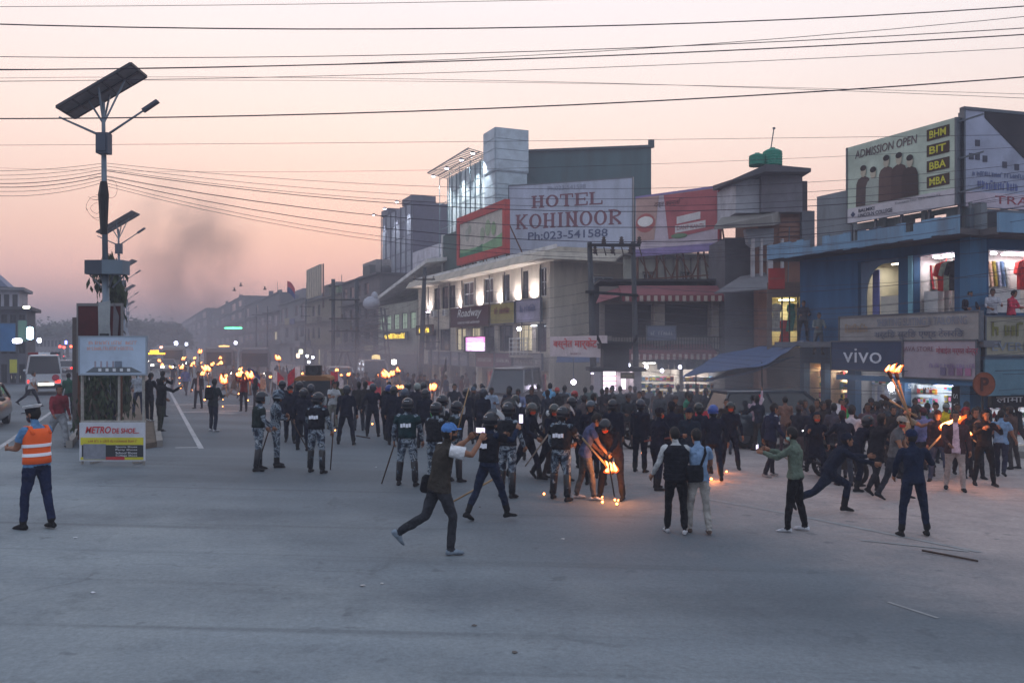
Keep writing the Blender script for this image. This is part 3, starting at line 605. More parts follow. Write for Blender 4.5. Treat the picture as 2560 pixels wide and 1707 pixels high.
# dark hotel annexe with lamps along its top
D = bld('hotel_building', 'tall dark grey block with a lamp lit facade and ledge of lamps', u=30.0, s=US(1030, 30.0)); LD = US(955, 30.0) - US(1030, 30.0); DZ = zz(20.4)
part('wall', D, PT(96, 96, 112), (LD, 0, 0.1, 14, 0, DZ)); part('side_wall', D, PT(84, 82, 98), (0, .06, 0.1, 14, 0, DZ))
part('parapet', D, PT(92, 92, 104), (LD, LD * .75, -.1, 3, DZ, DZ + .8), (LD * .28, .1, -.1, 3, DZ, DZ + .8))
for i in range(6):
    for j in range(7):
        x0 = LD + i * -LD / 6; z0 = zz(7) + j * 1.9
        part('facade_panel', D, PT(132, 138, 150, dirt=.3) if (i + j) % 3 else PT(112, 116, 130, dirt=.3), (x0 + .08, x0 - LD / 6 - .08, .0, .09, z0 + .06, z0 + 1.84))
o = MB()
for i in range(7): x = LD + i * -LD / 6; o.bar((x, -.1, zz(6)), (x, -.1, DZ), .1)
o.build('mullion', PT(76, 80, 96), D)
for x in (LD * .9, LD * .5, LD * .1):
    o = MB(); o.bar((x, 0, DZ - .2), (x, -1.5, DZ + .2), .06); o.lathe([(.2, 0), (.22, .1), (.1, .22)], (x, -1.5, DZ + .05), 10); f = o.build('floodlight', BLACKM, D); o = MB(); o.ell((x, -1.5, DZ + .03), (.19, .19, .06)); o.build('lamp_lens', EM('flood', 225, 228, 255, 26), f, True)
    light('floodlight_light', 'SPOT', 1100, (.92, .93, 1.0), D, (x, -1.5, DZ - .1), .2, Matrix.Rotation(rad(20), 4, 'X'), 70)
for k in range(4): x = LD * (.85 - .22 * k); win(D, x, zz(8.5), 1.2, 1.3, -.12, BLACKM, EM('dim_window', 220, 206, 170, .6), 2, 1); part('window_hood', D, PT((150, 110, 130, 120)[k], (100, 120, 90, 130)[k], (90, 116, 84, 116)[k]), (x - .8, x + .8, -.4, -.02, zz(9.6), zz(10.1)))
W_ = bld('annexe_block', 'low white panelled block between dark hotel block and floodlit hotel', u=29.5, s=US(1106, 29.5)); LW = US(1031, 29.5) - US(1106, 29.5)
part('wall', W_, PT(178, 176, 186), (LW, 0, .1, 8, 0, zz(14.0)))
for i in range(5):
    for j in range(5): part('facade_panel', W_, PT(186, 184, 194, dirt=.3), (LW + i * -LW / 5 + .06, LW + (i + 1) * -LW / 5 - .06, .02, .09, zz(7 + 1.4 * j) + .05, zz(8.4 + 1.4 * j) - .05))
p = MB(); p.tube([(LW * .3, .1, zz(14)), (LW * .3, .1, zz(17.5))], .03, 5); p.build('antenna_mast', STEEL, W_)

# ---------------------------------------------------------------- far row beyond, fading into the smoke
def far_block(name, label, pxa, pxb, u, ztop, col, floors, cols, depth=10, roof=None, lits=()):
    B = bld(name, label, u=u, s=US(pxb, u), group=None); LB = US(pxa, u) - US(pxb, u); h = zz(ztop); fh = h / floors; ops = []; rn = random.Random(int(pxa))
    for j in range(floors):
        for i in range(cols):
            if rn.random() < .22: continue
            x0 = LB + (i + rn.uniform(.12, .3)) * -LB / cols; x1 = LB + (i + rn.uniform(.66, .9)) * -LB / cols; ops.append((x0, x1, j * fh + fh * (.12 if j == 0 else rn.choice((.3, .3, .12))), j * fh + fh * .8))
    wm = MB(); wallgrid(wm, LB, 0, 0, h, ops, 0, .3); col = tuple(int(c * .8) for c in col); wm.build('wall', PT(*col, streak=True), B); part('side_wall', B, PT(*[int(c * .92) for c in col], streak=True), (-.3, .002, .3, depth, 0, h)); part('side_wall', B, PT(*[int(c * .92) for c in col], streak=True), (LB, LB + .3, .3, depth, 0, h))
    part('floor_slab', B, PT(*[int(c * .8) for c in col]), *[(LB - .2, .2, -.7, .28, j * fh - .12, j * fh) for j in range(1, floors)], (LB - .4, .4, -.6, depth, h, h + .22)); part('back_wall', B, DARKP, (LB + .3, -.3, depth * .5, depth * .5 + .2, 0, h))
    for k, o_ in enumerate(ops): win(B, (o_[0] + o_[1]) / 2, (o_[2] + o_[3]) / 2, o_[1] - o_[0], o_[3] - o_[2], .12, BLACKM, EM('dim_window', 220, 206, 170, .6) if k in lits else GLASS, 2, 1)
    for i in range(cols):
        if rn.random() < .6:
            cc = rn.choice(((120, 60, 60), (70, 80, 120), (150, 140, 110), (90, 110, 96), (140, 136, 140), (60, 60, 70))); z_ = fh * rn.choice((.86, 1.02, 1.9)); part('shop_board', B, PT(*cc), (LB + (i + .08) * -LB / cols, LB + (i + .92) * -LB / cols, -.95, -.8, z_, z_ + rn.uniform(.6, 1.3)))
    for k in range(3):
        x = LB * rn.uniform(.05, .95); q = rn.uniform(.8, 2.4); part('parapet_block', B, PT(*[int(c * rn.uniform(.75, 1.05)) for c in col]), (x - q, x + q, .2 + k * .9, 1.0 + k * .9, h + .23, h + rn.uniform(.8, 2.2)))
    j = rn.randrange(1, floors); x = LB * rn.uniform(.3, .8); part('balcony', B, PT(*[int(c * .85) for c in col]), (x - 2, x + 2, -1.5, -.72, j * fh - .1, j * fh + .75)); p = MB(); x = LB * .15; p.tube([(x, 1, h), (x, 1, h + 3.2)], .05, 5); p.build('roof_post', BLACKM, B)
    if roof: part('roof_room', B, PT(*roof), (LB * .7, LB * .35, 1.5, 5, h + .22, h + 2.6)); p = MB(); p.lathe([(.7, 0), (.72, .9), (.6, 1.2), (.2, 1.35)], (LB * .25, 2.2, h + .3), 12); p.build('water_tank', BLACKM, B, True)
    return B, LB, h
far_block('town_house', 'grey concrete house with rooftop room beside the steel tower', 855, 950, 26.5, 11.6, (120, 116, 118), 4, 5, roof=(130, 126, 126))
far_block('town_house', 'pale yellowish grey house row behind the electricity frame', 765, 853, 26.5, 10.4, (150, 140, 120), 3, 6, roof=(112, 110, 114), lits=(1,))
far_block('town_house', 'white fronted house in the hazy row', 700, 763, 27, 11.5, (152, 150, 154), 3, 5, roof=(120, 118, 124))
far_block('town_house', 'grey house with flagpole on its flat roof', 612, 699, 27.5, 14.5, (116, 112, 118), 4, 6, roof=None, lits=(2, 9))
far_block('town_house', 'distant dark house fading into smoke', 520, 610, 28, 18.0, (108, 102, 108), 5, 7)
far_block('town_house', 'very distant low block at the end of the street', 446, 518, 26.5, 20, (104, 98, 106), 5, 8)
o = bld('billboard', 'blank beige billboard on a rooftop frame in the haze', u=26.0, s=US(800, 26.0), z=0, cat='billboard'); lb = US(766, 26.0) - US(800, 26.0); zt, zb2 = UZ(800, 660, 26), UZ(800, 738, 26)
part('panel', o, PT(176, 162, 140), (lb, 0, 0, .3, zb2, zt))
for k in range(6): part('rib', o, PT(150, 138, 120), (lb * (k + .5) / 6 - .08, lb * (k + .5) / 6 + .08, -.08, -.002, zb2, zt))
p = MB()
for x in (0.3, .9): p.bar((x, .4, zb2 - 2), (x, .4, zt), .12)
for k in range(8): z = zb2 + (zt - zb2) * k / 8; p.bar((.3, .4, z), (.9, .4, z + .6), .08)
p.build('support_frame', RUST, o)
# ---------------------------------------------------------------- the recessed market building with striped awnings (faces the camera squarely)
YA = 45.0
def PX(px, Y=YA): return (px - CX) / F * Y
def PZ(py, Y=YA): return HC - (py - CY) / F * Y
gA = -0.75
A = empty('market_building', (0, YA, gA), None, None, 'recessed market building with two red striped awnings and dark upper gallery', 'building')
za = lambda py, Y=YA: PZ(py, Y) - gA
x0, x1 = PX(1500), PX(1935)
wm = MB(); wallgrid(wm, x0, x1, 0, za(716), [(PX(1512), PX(1630), za(840), za(760)), (PX(1662), PX(1772), za(840), za(760)), (PX(1814), PX(1915), za(840), za(760)), (PX(1520), PX(1580), 0.15, za(905)), (PX(1590), PX(1700), .15, za(905)), (PX(1708), PX(1800), .15, za(905)), (PX(1812), PX(1930), .15, za(905))], 0, .3)
wm.build('wall', PT(132, 124, 118), A)
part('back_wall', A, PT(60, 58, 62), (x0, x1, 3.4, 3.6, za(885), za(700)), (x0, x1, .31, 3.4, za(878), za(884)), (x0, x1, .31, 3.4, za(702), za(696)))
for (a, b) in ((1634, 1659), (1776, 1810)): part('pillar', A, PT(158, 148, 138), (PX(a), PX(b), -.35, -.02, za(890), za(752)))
def awning(parent, xa, xb, ztop, zlow, out, name, n, label=None):
    mb = MB(); mb.hexa([(xa, -out, zlow), (xb, -out, zlow), (xb, -.02, ztop), (xa, -.02, ztop), (xa, -out, zlow + .04), (xb, -out, zlow + .04), (xb, -.02, ztop + .04), (xa, -.02, ztop + .04)])
    o = mb.build(name, PT(124, 70, 74, dirt=.5), parent); w_ = (xb - xa) / n
    sc = [MB(), MB()]
    for i in range(2):
        pts = [(0, 0), (w_ * .98, 0)] + [(w_ * .49 + w_ * .49 * math.cos(t), -.2 - .1 * math.sin(t)) for t in [math.pi * k / 6 for k in range(7)]]
        sc[i].prism([(x, 0, z) for x, z in pts], (0, .02, 0))
    mes = [sc[0].mesh('valance_strip', [PT(120, 60, 64, dirt=.4)]), sc[1].mesh('valance_strip', [PT(176, 160, 150, dirt=.4)])]
    for i in range(n): put('valance_strip', mes[i % 2], o, (xa + i * w_, -out - .03, zlow))
    return o
awning(A, PX(1546), PX(1909), za(716), za(743), 1.4, 'upper_awning', 42)
aw = MB(); aw.hexa([(PX(1484), -1.2, za(762)), (PX(1546), -1.4, za(743)), (PX(1560), -.02, za(716)), (PX(1500), -.02, za(735)), (PX(1484), -1.2, za(761)), (PX(1546), -1.4, za(742)), (PX(1560), -.02, za(715)), (PX(1500), -.02, za(734))]); aw.build('awning_side', PT(124, 70, 74, dirt=.5), A)
awning(A, PX(1560), PX(1775), za(862), za(884), 1.6, 'lower_awning', 30)
part('balcony', A, PT(72, 66, 72), (PX(1520), PX(1930), -1.0, -.02, za(878), za(872)))
mb = MB()
for k in range(60): x = PX(1525) + k * (PX(1925) - PX(1525)) / 59; mb.tube([(x, -.95, za(872)), (x, -.95, za(842))], .015, 5)
mb.bar((PX(1525), -.95, za(842)), (PX(1925), -.95, za(842)), .05); mb.build('railing', BLACKM, A)
board_ = sign('shop_sign', 'pale blue shop board hung under the dark gallery', A, PX(1610), PX(1679), za(850), za(817), -1.1, (104, 110, 128)); scribble(PT(180, 180, 186), board_, 0, .35, 1.1, .2, -.035)
# cream rear wing behind the billboard frame
RW = empty('rear_wing', (0, 54, gA), None, None, 'cream rear wing with small windows behind the billboard frame', 'building'); zr = lambda py: PZ(py, 54) - gA
wm = MB(); wallgrid(wm, PX(1560, 54), PX(1815, 54), 0, zr(640), [(PX(a, 54), PX(b, 54), zr(708), zr(683)) for a, b in ((1608, 1632), (1703, 1722), (1770, 1795))], 0, .3); wm.build('wall', PT(150, 150, 140), RW)
for a, b in ((1608, 1632), (1703, 1722), (1770, 1795)): win(RW, (PX(a, 54) + PX(b, 54)) / 2, (zr(708) + zr(683)) / 2, PX(b, 54) - PX(a, 54), zr(683) - zr(708), .1, WFR, GLASS, 2, 1); part('window_hood', RW, PT(120, 116, 110), (PX(a - 3, 54), PX(b + 3, 54), -.35, -.002, zr(681), zr(679)))
part('roof_slab', RW, PT(116, 112, 108), (PX(1555, 54), PX(1820, 54), -.6, 6, zr(640), zr(636)))
for k in range(7): x = PX(1640 + 22 * k, 54); p = MB(); p.tube([(x, -.06, 0.02), (x, -.06, zr(645))], .05, 6); p.build('drain_pipe', PT(110, 108, 104), RW)
for k, px in enumerate((1668, 1712, 1742, 1790)):
    p = MB(); p.bx(PX(px, 54), PX(px, 54) + .9, -.5, -.1, zr(728), zr(704)); p.bx(PX(px, 54) + .08, PX(px, 54) + .6, -.52, -.5, zr(726), zr(707), 1); p.build('air_conditioner', [GREYP, BLACKM], RW)

# toothpaste billboard on its lattice
pa, pb = P(1589, 642, 50.0), P(1795, 630, 46.5); mid = (pa + pb) / 2; ang = math.atan2(pb.y - pa.y, pb.x - pa.x)
TB = empty('billboard', (mid.x, mid.y, 8.0), Matrix.Rotation(ang, 4, 'Z'), None, 'red and white toothpaste billboard with a smiling mouth above the awnings', 'billboard'); hw = (pb - pa).to_2d().length / 2; H_ = 3.5
part('panel', TB, PT(190, 176, 186, dirt=.2), (-hw, hw, 0, .15, 0, H_))
def poly(parent, name, pts, y, mat_): mb = MB(); mb.prism([(x, y, z) for x, z in pts], (0, .01, 0)); return mb.build(name, mat_, parent)
fx = lambda a: -hw + 2 * hw * a
poly(TB, 'printed_strip', [(fx(0), 0), (fx(1), 0), (fx(1), .42), (fx(0), .42)], -.02, PT(140, 124, 170)); poly(TB, 'printed_strip', [(fx(0), H_ * .97), (fx(1), H_ * .97), (fx(1), H_), (fx(0), H_)], -.02, PT(140, 124, 170))
poly(TB, 'printed_face', [(fx(.01), .9), (fx(.24), .9), (fx(.3), H_ * .97), (fx(.01), H_ * .97)], -.02, PT(178, 146, 138, dirt=.15)); poly(TB, 'printed_red_field', [(fx(.42), .85), (fx(.99), 1.2), (fx(.99), H_ * .96), (fx(.36), H_ * .96)], -.021, PT(170, 92, 96, dirt=.15))
lip = MB(); lip.ell((fx(.13), -.025, 1.9), (hw * .25, .015, .55)); lip.build('printed_lips', PT(170, 96, 94, dirt=.1), TB); lip = MB(); lip.ell((fx(.13), -.042, 1.98), (hw * .2, .012, .3)); lip.build('printed_teeth', PT(222, 218, 214, dirt=0), TB)
for (xa, xb, zc) in ((.5, .86, 1.35), (.52, .8, 1.85)): poly(TB, 'printed_box', [(fx(xa), zc - .2), (fx(xb), zc - .05), (fx(xb), zc + .35), (fx(xa), zc + .2)], -.03, PT(206, 200, 200, dirt=.1))
text('DANT KANTI', PT(150, 40, 50), TB, fx(.68), 1.42, hw * .62, .22, -.04); text('दन्त कान्ति', PT(70, 40, 46), TB, fx(.42), H_ * .82, hw * .7, .42, -.04, shear=.2); p = MB(); p.ell((fx(.55), -.035, .98), (hw * .2, .015, .14)); p.build('printed_leaf', PT(104, 130, 100), TB)
p = MB()
for k in range(5):
    x = fx(k / 4); p.bar((x, .2, -2.6), (x, .2, H_), .1); p.bar((x, 1.6, -2.6), (x, .25, H_ * .6), .07)
    if k < 4: p.bar((x, .9, -2.4), (fx((k + 1) / 4), .5, -.1), .06); p.bar((fx((k + 1) / 4), .9, -2.4), (x, .5, -.1), .06)
p.bar((fx(0), .2, -1.3), (fx(1), .2, -1.3), .07); p.build('support_frame', RUST, TB); part('edge_post', TB, PT(150, 60, 66), (hw, hw + .12, -.05, .2, -.6, H_))

# ---------------------------------------------------------------- house with green tanks
YT = 42.0
TH = empty('town_house', (0, YT, gA), None, None, 'weathered brick and plaster house with roof room and balcony columns', 'building'); zt_ = lambda py: PZ(py, YT) - gA; xt = lambda px: PX(px, YT)
part('roof_room', TH, [PT(168, 170, 178), PT(112, 110, 118)], (xt(1843), xt(1903), .3, 4, zt_(530), zt_(445), 0), (xt(1903) + .01, xt(2006), 0, 4, zt_(530), zt_(438), 1))
mb = MB(); mb.hexa([(xt(1822), -.9, zt_(462)), (xt(1898), -1.0, zt_(440)), (xt(1910), 4, zt_(436)), (xt(1830), 4, zt_(440)), (xt(1820), -.9, zt_(457)), (xt(1898), -1.0, zt_(423)), (xt(1910), 4, zt_(420)), (xt(1830), 4, zt_(426))])
mb.hexa([(xt(1898) + .01, -1.0, zt_(440)), (xt(2017), -.6, zt_(436)), (xt(2017), 4, zt_(438)), (xt(1910), 4, zt_(440)), (xt(1898) + .01, -1.0, zt_(421)), (xt(2017), -.6, zt_(427)), (xt(2017), 4, zt_(428)), (xt(1910), 4, zt_(420))]); mb.build('roof_slab', PT(78, 78, 84), TH)
part('wall', TH, BRICK, (xt(1905), xt(2040), .6, 5, 0, zt_(522))); part('upper_wall', TH, PT(96, 100, 108), (xt(2010), xt(2042), .3, .58, zt_(640), zt_(525)))
part('wall_wing', TH, PT(84, 84, 90), (xt(1830), xt(1904), 1.4, 5, 0, zt_(585)))
mb = MB(); mb.hexa([(xt(1778), -.6, zt_(578)), (xt(1915), -1.2, zt_(572)), (xt(1960), .55, zt_(555)), (xt(1800), .55, zt_(560)), (xt(1778), -.6, zt_(570)), (xt(1910), -1.2, zt_(548)), (xt(1960), .55, zt_(520)), (xt(1810), .55, zt_(540))]); mb.build('balcony_canopy', PT(126, 122, 118, streak=True), TH)
mb = MB(); mb.prism([(xt(1860), -.3, zt_(575)), (xt(1925), -.6, zt_(575)), (xt(1925), -.6, zt_(610)), (xt(1880), -.4, zt_(622)), (xt(1866), -.35, zt_(610))], (0, .5, 0)); mb.build('balcony_apron', PT(134, 138, 146), TH)
for (a, b) in ((1872, 1880), (1894, 1900), (1912, 1925), (1946, 1952)): part('column', TH, PT(168, 164, 168), (xt(a), xt(b), -.5, -.3, zt_(716), zt_(600)))
part('chimney', TH, PT(70, 66, 68), (xt(2021), xt(2036), 1, 1.6, zt_(524), zt_(443)))
for k in range(8): part('brick_course', TH, PT(132, 96, 82), (xt(1956), xt(2008), .54, .59, zt_(640 - 13 * k), zt_(631 - 13 * k)))
part('lintel', TH, PT(110, 108, 106), (xt(1906), xt(2038), .35, .58, zt_(650), zt_(644)))
awg = MB(); awg.hexa([(xt(1762), -2.0, zt_(741)), (xt(1904), -2.2, zt_(730)), (xt(1912), -.05, zt_(684)), (xt(1850), -.05, zt_(694)), (xt(1762), -2.0, zt_(738)), (xt(1904), -2.2, zt_(727)), (xt(1912), -.05, zt_(681)), (xt(1850), -.05, zt_(691))]); awg.build('sloping_awning', PT(104, 102, 106), TH)
p = MB(); p.tube([(xt(1963), -.4, zt_(720)), (xt(1967), -.4, zt_(570))], .03, 6); p.build('pipe', STEEL, TH)
for k, (px, py, r, h) in enumerate(((1893, 421, .40, .56), (1931, 418, .47, .78))):
    p = MB(); prof = [(r * .96, 0), (r, .05)]
    for q in range(5): prof += [(r, h * (.08 + .16 * q)), (r * .96, h * (.12 + .16 * q)), (r * .96, h * (.15 + .16 * q)), (r, h * (.19 + .16 * q))]
    prof += [(r * .9, h * .92), (r * .6, h * 1.02), (r * .28, h * 1.06), (r * .28, h * 1.14), (.05, h * 1.16)]
    p.lathe(prof, (0, 0, 0), 18); c = P(px, py, YT - .3); o = put('water_tank', p.mesh('water_tank', [PT(44, 128, 108, dirt=.2)], True), None, (c.x, c.y, gA + zt_(420) + .02))
    tag(o, ('shorter' if k == 0 else 'taller') + ' green plastic water tank on the brick house roof', 'water tank')
p = MB(); c = P(1920, 420, YT + 1.5); p.tube([c, c + V((.3, 0, 2.0))], .03, 5); p.box(c + V((.3, 0, 2.0)), (.12, .06, .1)); tag(p.build('antenna_mast', STEEL), 'thin mast standing behind the green tanks', 'mast')

# ---------------------------------------------------------------- blue corner building
sB = US(2440, u0); B = bld('corner_building', 'blue painted corner building with lit shops, balcony sign boards and bare concrete top', s=sB)
XB = lambda px, u=u0: US(px, u) - sB
LB = XB(2000); z1a, z1b = zz(3.9), zz(5.95)
xo = [(XB(2145), XB(2246)), (XB(2284), -.8)]
def XW(px, y):
    m = (px - CX) / F; o_ = wmat(W2).to_translation(); q = wmat(W2).to_3x3(); ex, ey = q.col[0], q.col[1]
    return -((o_.x + y * ey.x) - m * (o_.y + y * ey.y)) / (ex.x - m * ex.y)
uf = u0 - 1.37
gops = [(XB(2010), XB(2052)), (XB(2062), XB(2118)), (XB(2138), XB(2255)), (XB(2262), -.85)]
wm = MB(); wallgrid(wm, LB, 0, 0, zz(6.5), [(a, b, z1a, z1b) for a, b in xo] + [(a, b, .12, zz(2.15)) for a, b in gops], 0, .3); wm.build('wall', BLUED, B)
# corner turns: second face runs square to the camera
c0 = V((0, 0, 0)); e = (iv_ := wmat(B).inverted()) @ P(2700, 868, 28.8); ed = V((e.x, e.y, 0)).normalized(); ang2 = math.atan2(ed.y, ed.x)
def face2(name, xa, xb, ya, yb, za_, zb_, mat_, parent=None, n=None):
    R = Matrix.Rotation(ang2, 3, 'Z'); mb = MB(); q = [V((xa, ya, 0)), V((xb, ya, 0)), V((xb, yb, 0)), V((xa, yb, 0))]
    mb.hexa([R @ p + V((0, 0, za_)) for p in q] + [R @ p + V((0, 0, zb_)) for p in q]); return mb.build(name, mat_, parent or B)
R2 = Matrix.Rotation(ang2, 4, 'Z')
face2('column', -.35, .3, -.12, .3, 0, zz(6.5), BLUEP)
W2 = empty('side_face', (0, 0, 0), R2, B); WM[W2.name] = wmat(B) @ R2
wm = MB(); wallgrid(wm, .3, 5.5, 0, zz(6.5), [(.5, 4.5, z1a, z1b), (.5, 5.0, .12, zz(1.95))], 0, .3); wm.build('wall_panel', BLUED, W2)
# floor slabs and chipped blue edge band
sb = MB(); sb.hexa([(LB - .5, -1.2, zz(6.3)), (.4, -1.2, zz(6.3)), (.4, .1, zz(6.3)), (LB - .5, .1, zz(6.3)), (LB - .5, -1.2, zz(6.5)), (.4, -1.2, zz(6.5)), (.4, .1, zz(6.5)), (LB - .5, .1, zz(6.5))]); sb.build('floor_slab', PT(88, 84, 86), B)
CHIP = PT(110, 144, 172, streak=True, dirt=1.0, dcol=rgb(104, 108, 116)); rnd = random.Random(3)
mb = MB(); xs = [LB - .5 + k * (.9 - LB) / 26 for k in range(27)]
for k in range(26):
    d0 = .0 if k % 7 in (2, 5) else rnd.uniform(0, .06); mb.bx(xs[k], xs[k + 1], -1.26, -1.205, zz(6.32) + rnd.uniform(-.03, .03), zz(6.92) - d0 - (.3 if k in (7, 8, 13, 20) else 0))
mb.build('edge_band', CHIP, B)
face2('edge_band', -.4, 5.5, -1.3, -1.22, zz(6.3), zz(6.9), CHIP); face2('floor_slab', -.3, 5.5, -1.2, .0, zz(6.28), zz(6.48), PT(88, 84, 86))
# bare concrete top floor
wm = MB(); wallgrid(wm, XB(2030), XB(2118), zz(6.5), zz(8.8), [], .25, .25); wm.build('concrete_wall', PT(120, 126, 132, streak=True, dirt=.6), B); wm = MB(); wallgrid(wm, XB(2118) + .002, 0, zz(6.5), zz(7.45), [(XB(2125), XB(2160), zz(6.6), zz(7.2)), (XB(2262), XB(2292), zz(6.6), zz(7.3)), (XB(2310), XB(2352), zz(6.6), zz(7.3))], .25, .25); wm.build('concrete_wall', PT(120, 126, 132, streak=True, dirt=.6), B)
for (a, b) in ((2190, 2206), (2296, 2306), (2400, 2418)): part('concrete_column', B, PT(132, 136, 140, streak=True), (XB(a), XB(b), .12, .24, zz(6.5), zz(7.5)))
part('concrete_back', B, PT(60, 62, 68), (XB(2030), 0, 2.6, 2.8, zz(6.5), zz(7.4))); face2('concrete_wall', .05, 5.5, .3, .5, zz(6.5), zz(7.3), PT(104, 112, 122, streak=True)); 
for (a, b) in ((.7, 1.35), (2.6, 3.3)): face2('opening_shade', a, b, .24, .298, zz(6.6), zz(7.2), DARKP)  # dark slabs on the wall, painted as the shade of openings
face2('concrete_column', .3, .6, .15, .28, zz(6.5), zz(7.32), PT(140, 138, 138, streak=True))
# first floor: lit shop rooms
Rm1 = interior(B, xo[0][0], xo[0][1], z1a, z1b, .3, 2.0, (196, 188, 168), 24, (255, 244, 214)); Rm2 = interior(B, xo[1][0], xo[1][1], z1a, z1b, .3, .95, (190, 184, 180), 34, (245, 244, 255))
Rm3 = interior(W2, .75, 4.5, z1a, z1b, .3, .8, (186, 178, 172), 40, (245, 242, 255))
# arched blue screen in the first window
ar = [(XB(2148), z1a), (XB(2160), z1a)] + [(XB(2160) + (XB(2205) - XB(2160)) * (1 - math.cos(t)), z1a + .75 + 1.15 * math.sin(t)) for t in [math.pi / 2 * k / 8 for k in range(9)]] + [(XB(2244), z1a + 1.9), (XB(2244), z1b - .005), (XB(2148), z1b - .005)]
mb = MB(); mb.prism([(x, .1, z) for x, z in ar], (0, .06, 0)); mb.build('arched_screen', PT(96, 116, 140), B)
part('curtain', B, PT(120, 124, 190), (XB(2156), XB(2172), .5, .55, z1a, z1b - .3)); part('cabinet', B, PT(104, 100, 92), (XB(2178), XB(2236), 1.5, 2.0, z1a, z1b - .5)); part('counter', B, PT(206, 202, 190), (XB(2176), XB(2240), .5, .9, z1a, z1a + .75))
part('door_frame', B, PT(120, 172, 190), (XB(2273), XB(2283), -.06, .2, z1a, z1b)); 
for x in (.25, .55, .8):
    p = MB(); p.ell((xo[1][0] + x * (xo[1][1] - xo[1][0]), .6, z1b - .06), (.1, .1, .04)); p.build('downlight', EM('downlight', 240, 236, 255, 24), B, True)
    p = MB(); p.ell((.75 + 2.2 * x, .6, z1b - .06), (.1, .1, .04)); p.build('downlight', EM('downlight', 240, 236, 255, 24), W2, True)
for rm, xa, wd in ((B, xo[1][0], xo[1][1] - xo[1][0]), (W2, .75, 3.6)):
    part('shelf_unit', rm, PT(170, 168, 170), (xa + wd * .08, xa + wd * .42, .9, 1.05, z1a, z1b - .4)); part('counter', rm, PT(212, 208, 206), (xa + wd * .05, xa + wd * .4, .4, .7, z1a, z1a + .8)); part('red_panel', rm, PT(206, 98, 84), (xa + wd * .74, xa + wd * .86, .98, 1.05, z1a, z1b - .3))
    for k in range(7):
        m_ = wmat(rm) @ Matrix.Translation((xa + wd * (.1 + .047 * k), .83, z1a + .9 + .02 * (k % 2))) @ Matrix.Rotation(rad(-8), 4, 'Y')
        p = MB(); p.bx(-.045, .045, -.06, .06, 0, .85); p.bx(-.05, .05, -.065, -.06, .3, .5); o = put('cloth_roll', p.mesh('cloth_roll', [CL(*CLOTHES[(k * 3) % 10])]), None, mats=None); o.matrix_world = m_; WM[o.name] = m_; tag(o, 'upright cloth roll on a shelf of the lit tailor rooms', 'cloth roll', 'cloth rolls in the tailor rooms')
    for k, cc in enumerate(((196, 60, 56), (150, 160, 146), (60, 60, 66))): hang(rm, xa + wd * (.5 + .14 * k), .6, z1b - .25, 'shirt', cc, 'garment displayed in the lit first floor rooms of the blue building', 'garments in the first floor rooms', .2, 1.35)
# sign boards on the balcony
S1 = sign('shop_sign', 'long pale tailor board over the balcony of the blue building', B, XB(2098, uf), XB(2447, uf), zz(3.0), zz(3.85), -1.35, (142, 139, 138))
wl = XB(2447, uf) - XB(2098, uf); text('SHIRTING SUITING & TAILORING', PT(120, 124, 138), S1, wl * .12, .62, wl * .62, .26, -.035, bold=.01); text(DEV['b'], PT(96, 100, 116), S1, wl * .1, .2, wl * .62, .34, -.035, bold=.01); scribble(PT(150, 130, 110), S1, -wl * .36, .45, wl * .18, .3, -.035)
S2 = sign('shop_sign', 'navy blue phone shop board with pale vivo lettering', B, XB(2082, uf), XB(2258, uf), zz(1.98), zz(2.96), -1.42, (46, 60, 88))
text('vivo', PT(200, 204, 214, dirt=0), S2, -.12, .5, 1.75, .52, -.035, bold=.0)
S3 = sign('shop_sign', 'pinkish white store board with red Nepali text beside the navy board', B, XB(2261, uf), XB(2441, uf), zz(1.8), zz(2.97), -1.40, (156, 146, 156))
text('JAVA STORE', PT(120, 84, 96), S3, -.75, .9, 1.2, .2, -.035); text(DEV['c'], PT(150, 70, 90), S3, .7, .86, 1.5, .28, -.035, bold=.01); scribble(PT(140, 120, 160), S3, .5, .4, 1.6, .14, -.035)
for k in range(4): p = MB(); p.bx(.1 + .3 * k, .3 + .3 * k, -.03, -.012, .1, .34); p.build('printed_photo', PT(120 + 14 * k, 110, 140), S3)
S4 = sign('shop_sign', 'faded cream board with olive script on the blue corner', W2, XW(2465, -1.35), XW(2465, -1.35) + 3.6, zz(2.55), zz(3.7), -1.35, (138, 136, 122)); scribble(PT(110, 110, 60), S4, -.3, .78, 2.6, .42, -.035, shear=.3, bold=.01); text('EVEREST STE', PT(116, 126, 140), S4, -.1, .25, 3.0, .26, -.035)
part('balcony_slab', B, PT(92, 96, 104), (LB, XB(2455, uf), -1.3, -.02, zz(2.78), zz(2.98))); part('fascia', B, BLUEP, (XB(2090, uf), XB(2450, uf), -1.36, -1.3, zz(1.6), zz(1.78))); part('canopy_board', B, PT(116, 122, 124, dirt=.5), (XB(2090, uf), XB(2445, uf), -1.3, -.02, zz(1.6), zz(1.66)))
face2('balcony_slab', XW(2462, -1.3), 5.5, -1.3, -.02, zz(2.4), zz(2.54), PT(84, 104, 124)); face2('fascia', XW(2462, -1.36), 5.5, -1.36, -1.3, zz(1.3), zz(2.4), PT(84, 116, 132, dirt=.6))
s_ = sign('shop_sign', 'black shop board with white Nepali lettering over the caps', W2, XW(2482, -1.0), XW(2482, -1.0) + 3.4, zz(.95), zz(1.35), -1.0, (34, 34, 40), BLACKM); text(DEV['d'], PT(196, 196, 200, dirt=0), s_, -.5, .2, 2.2, .3, -.035, bold=.008)
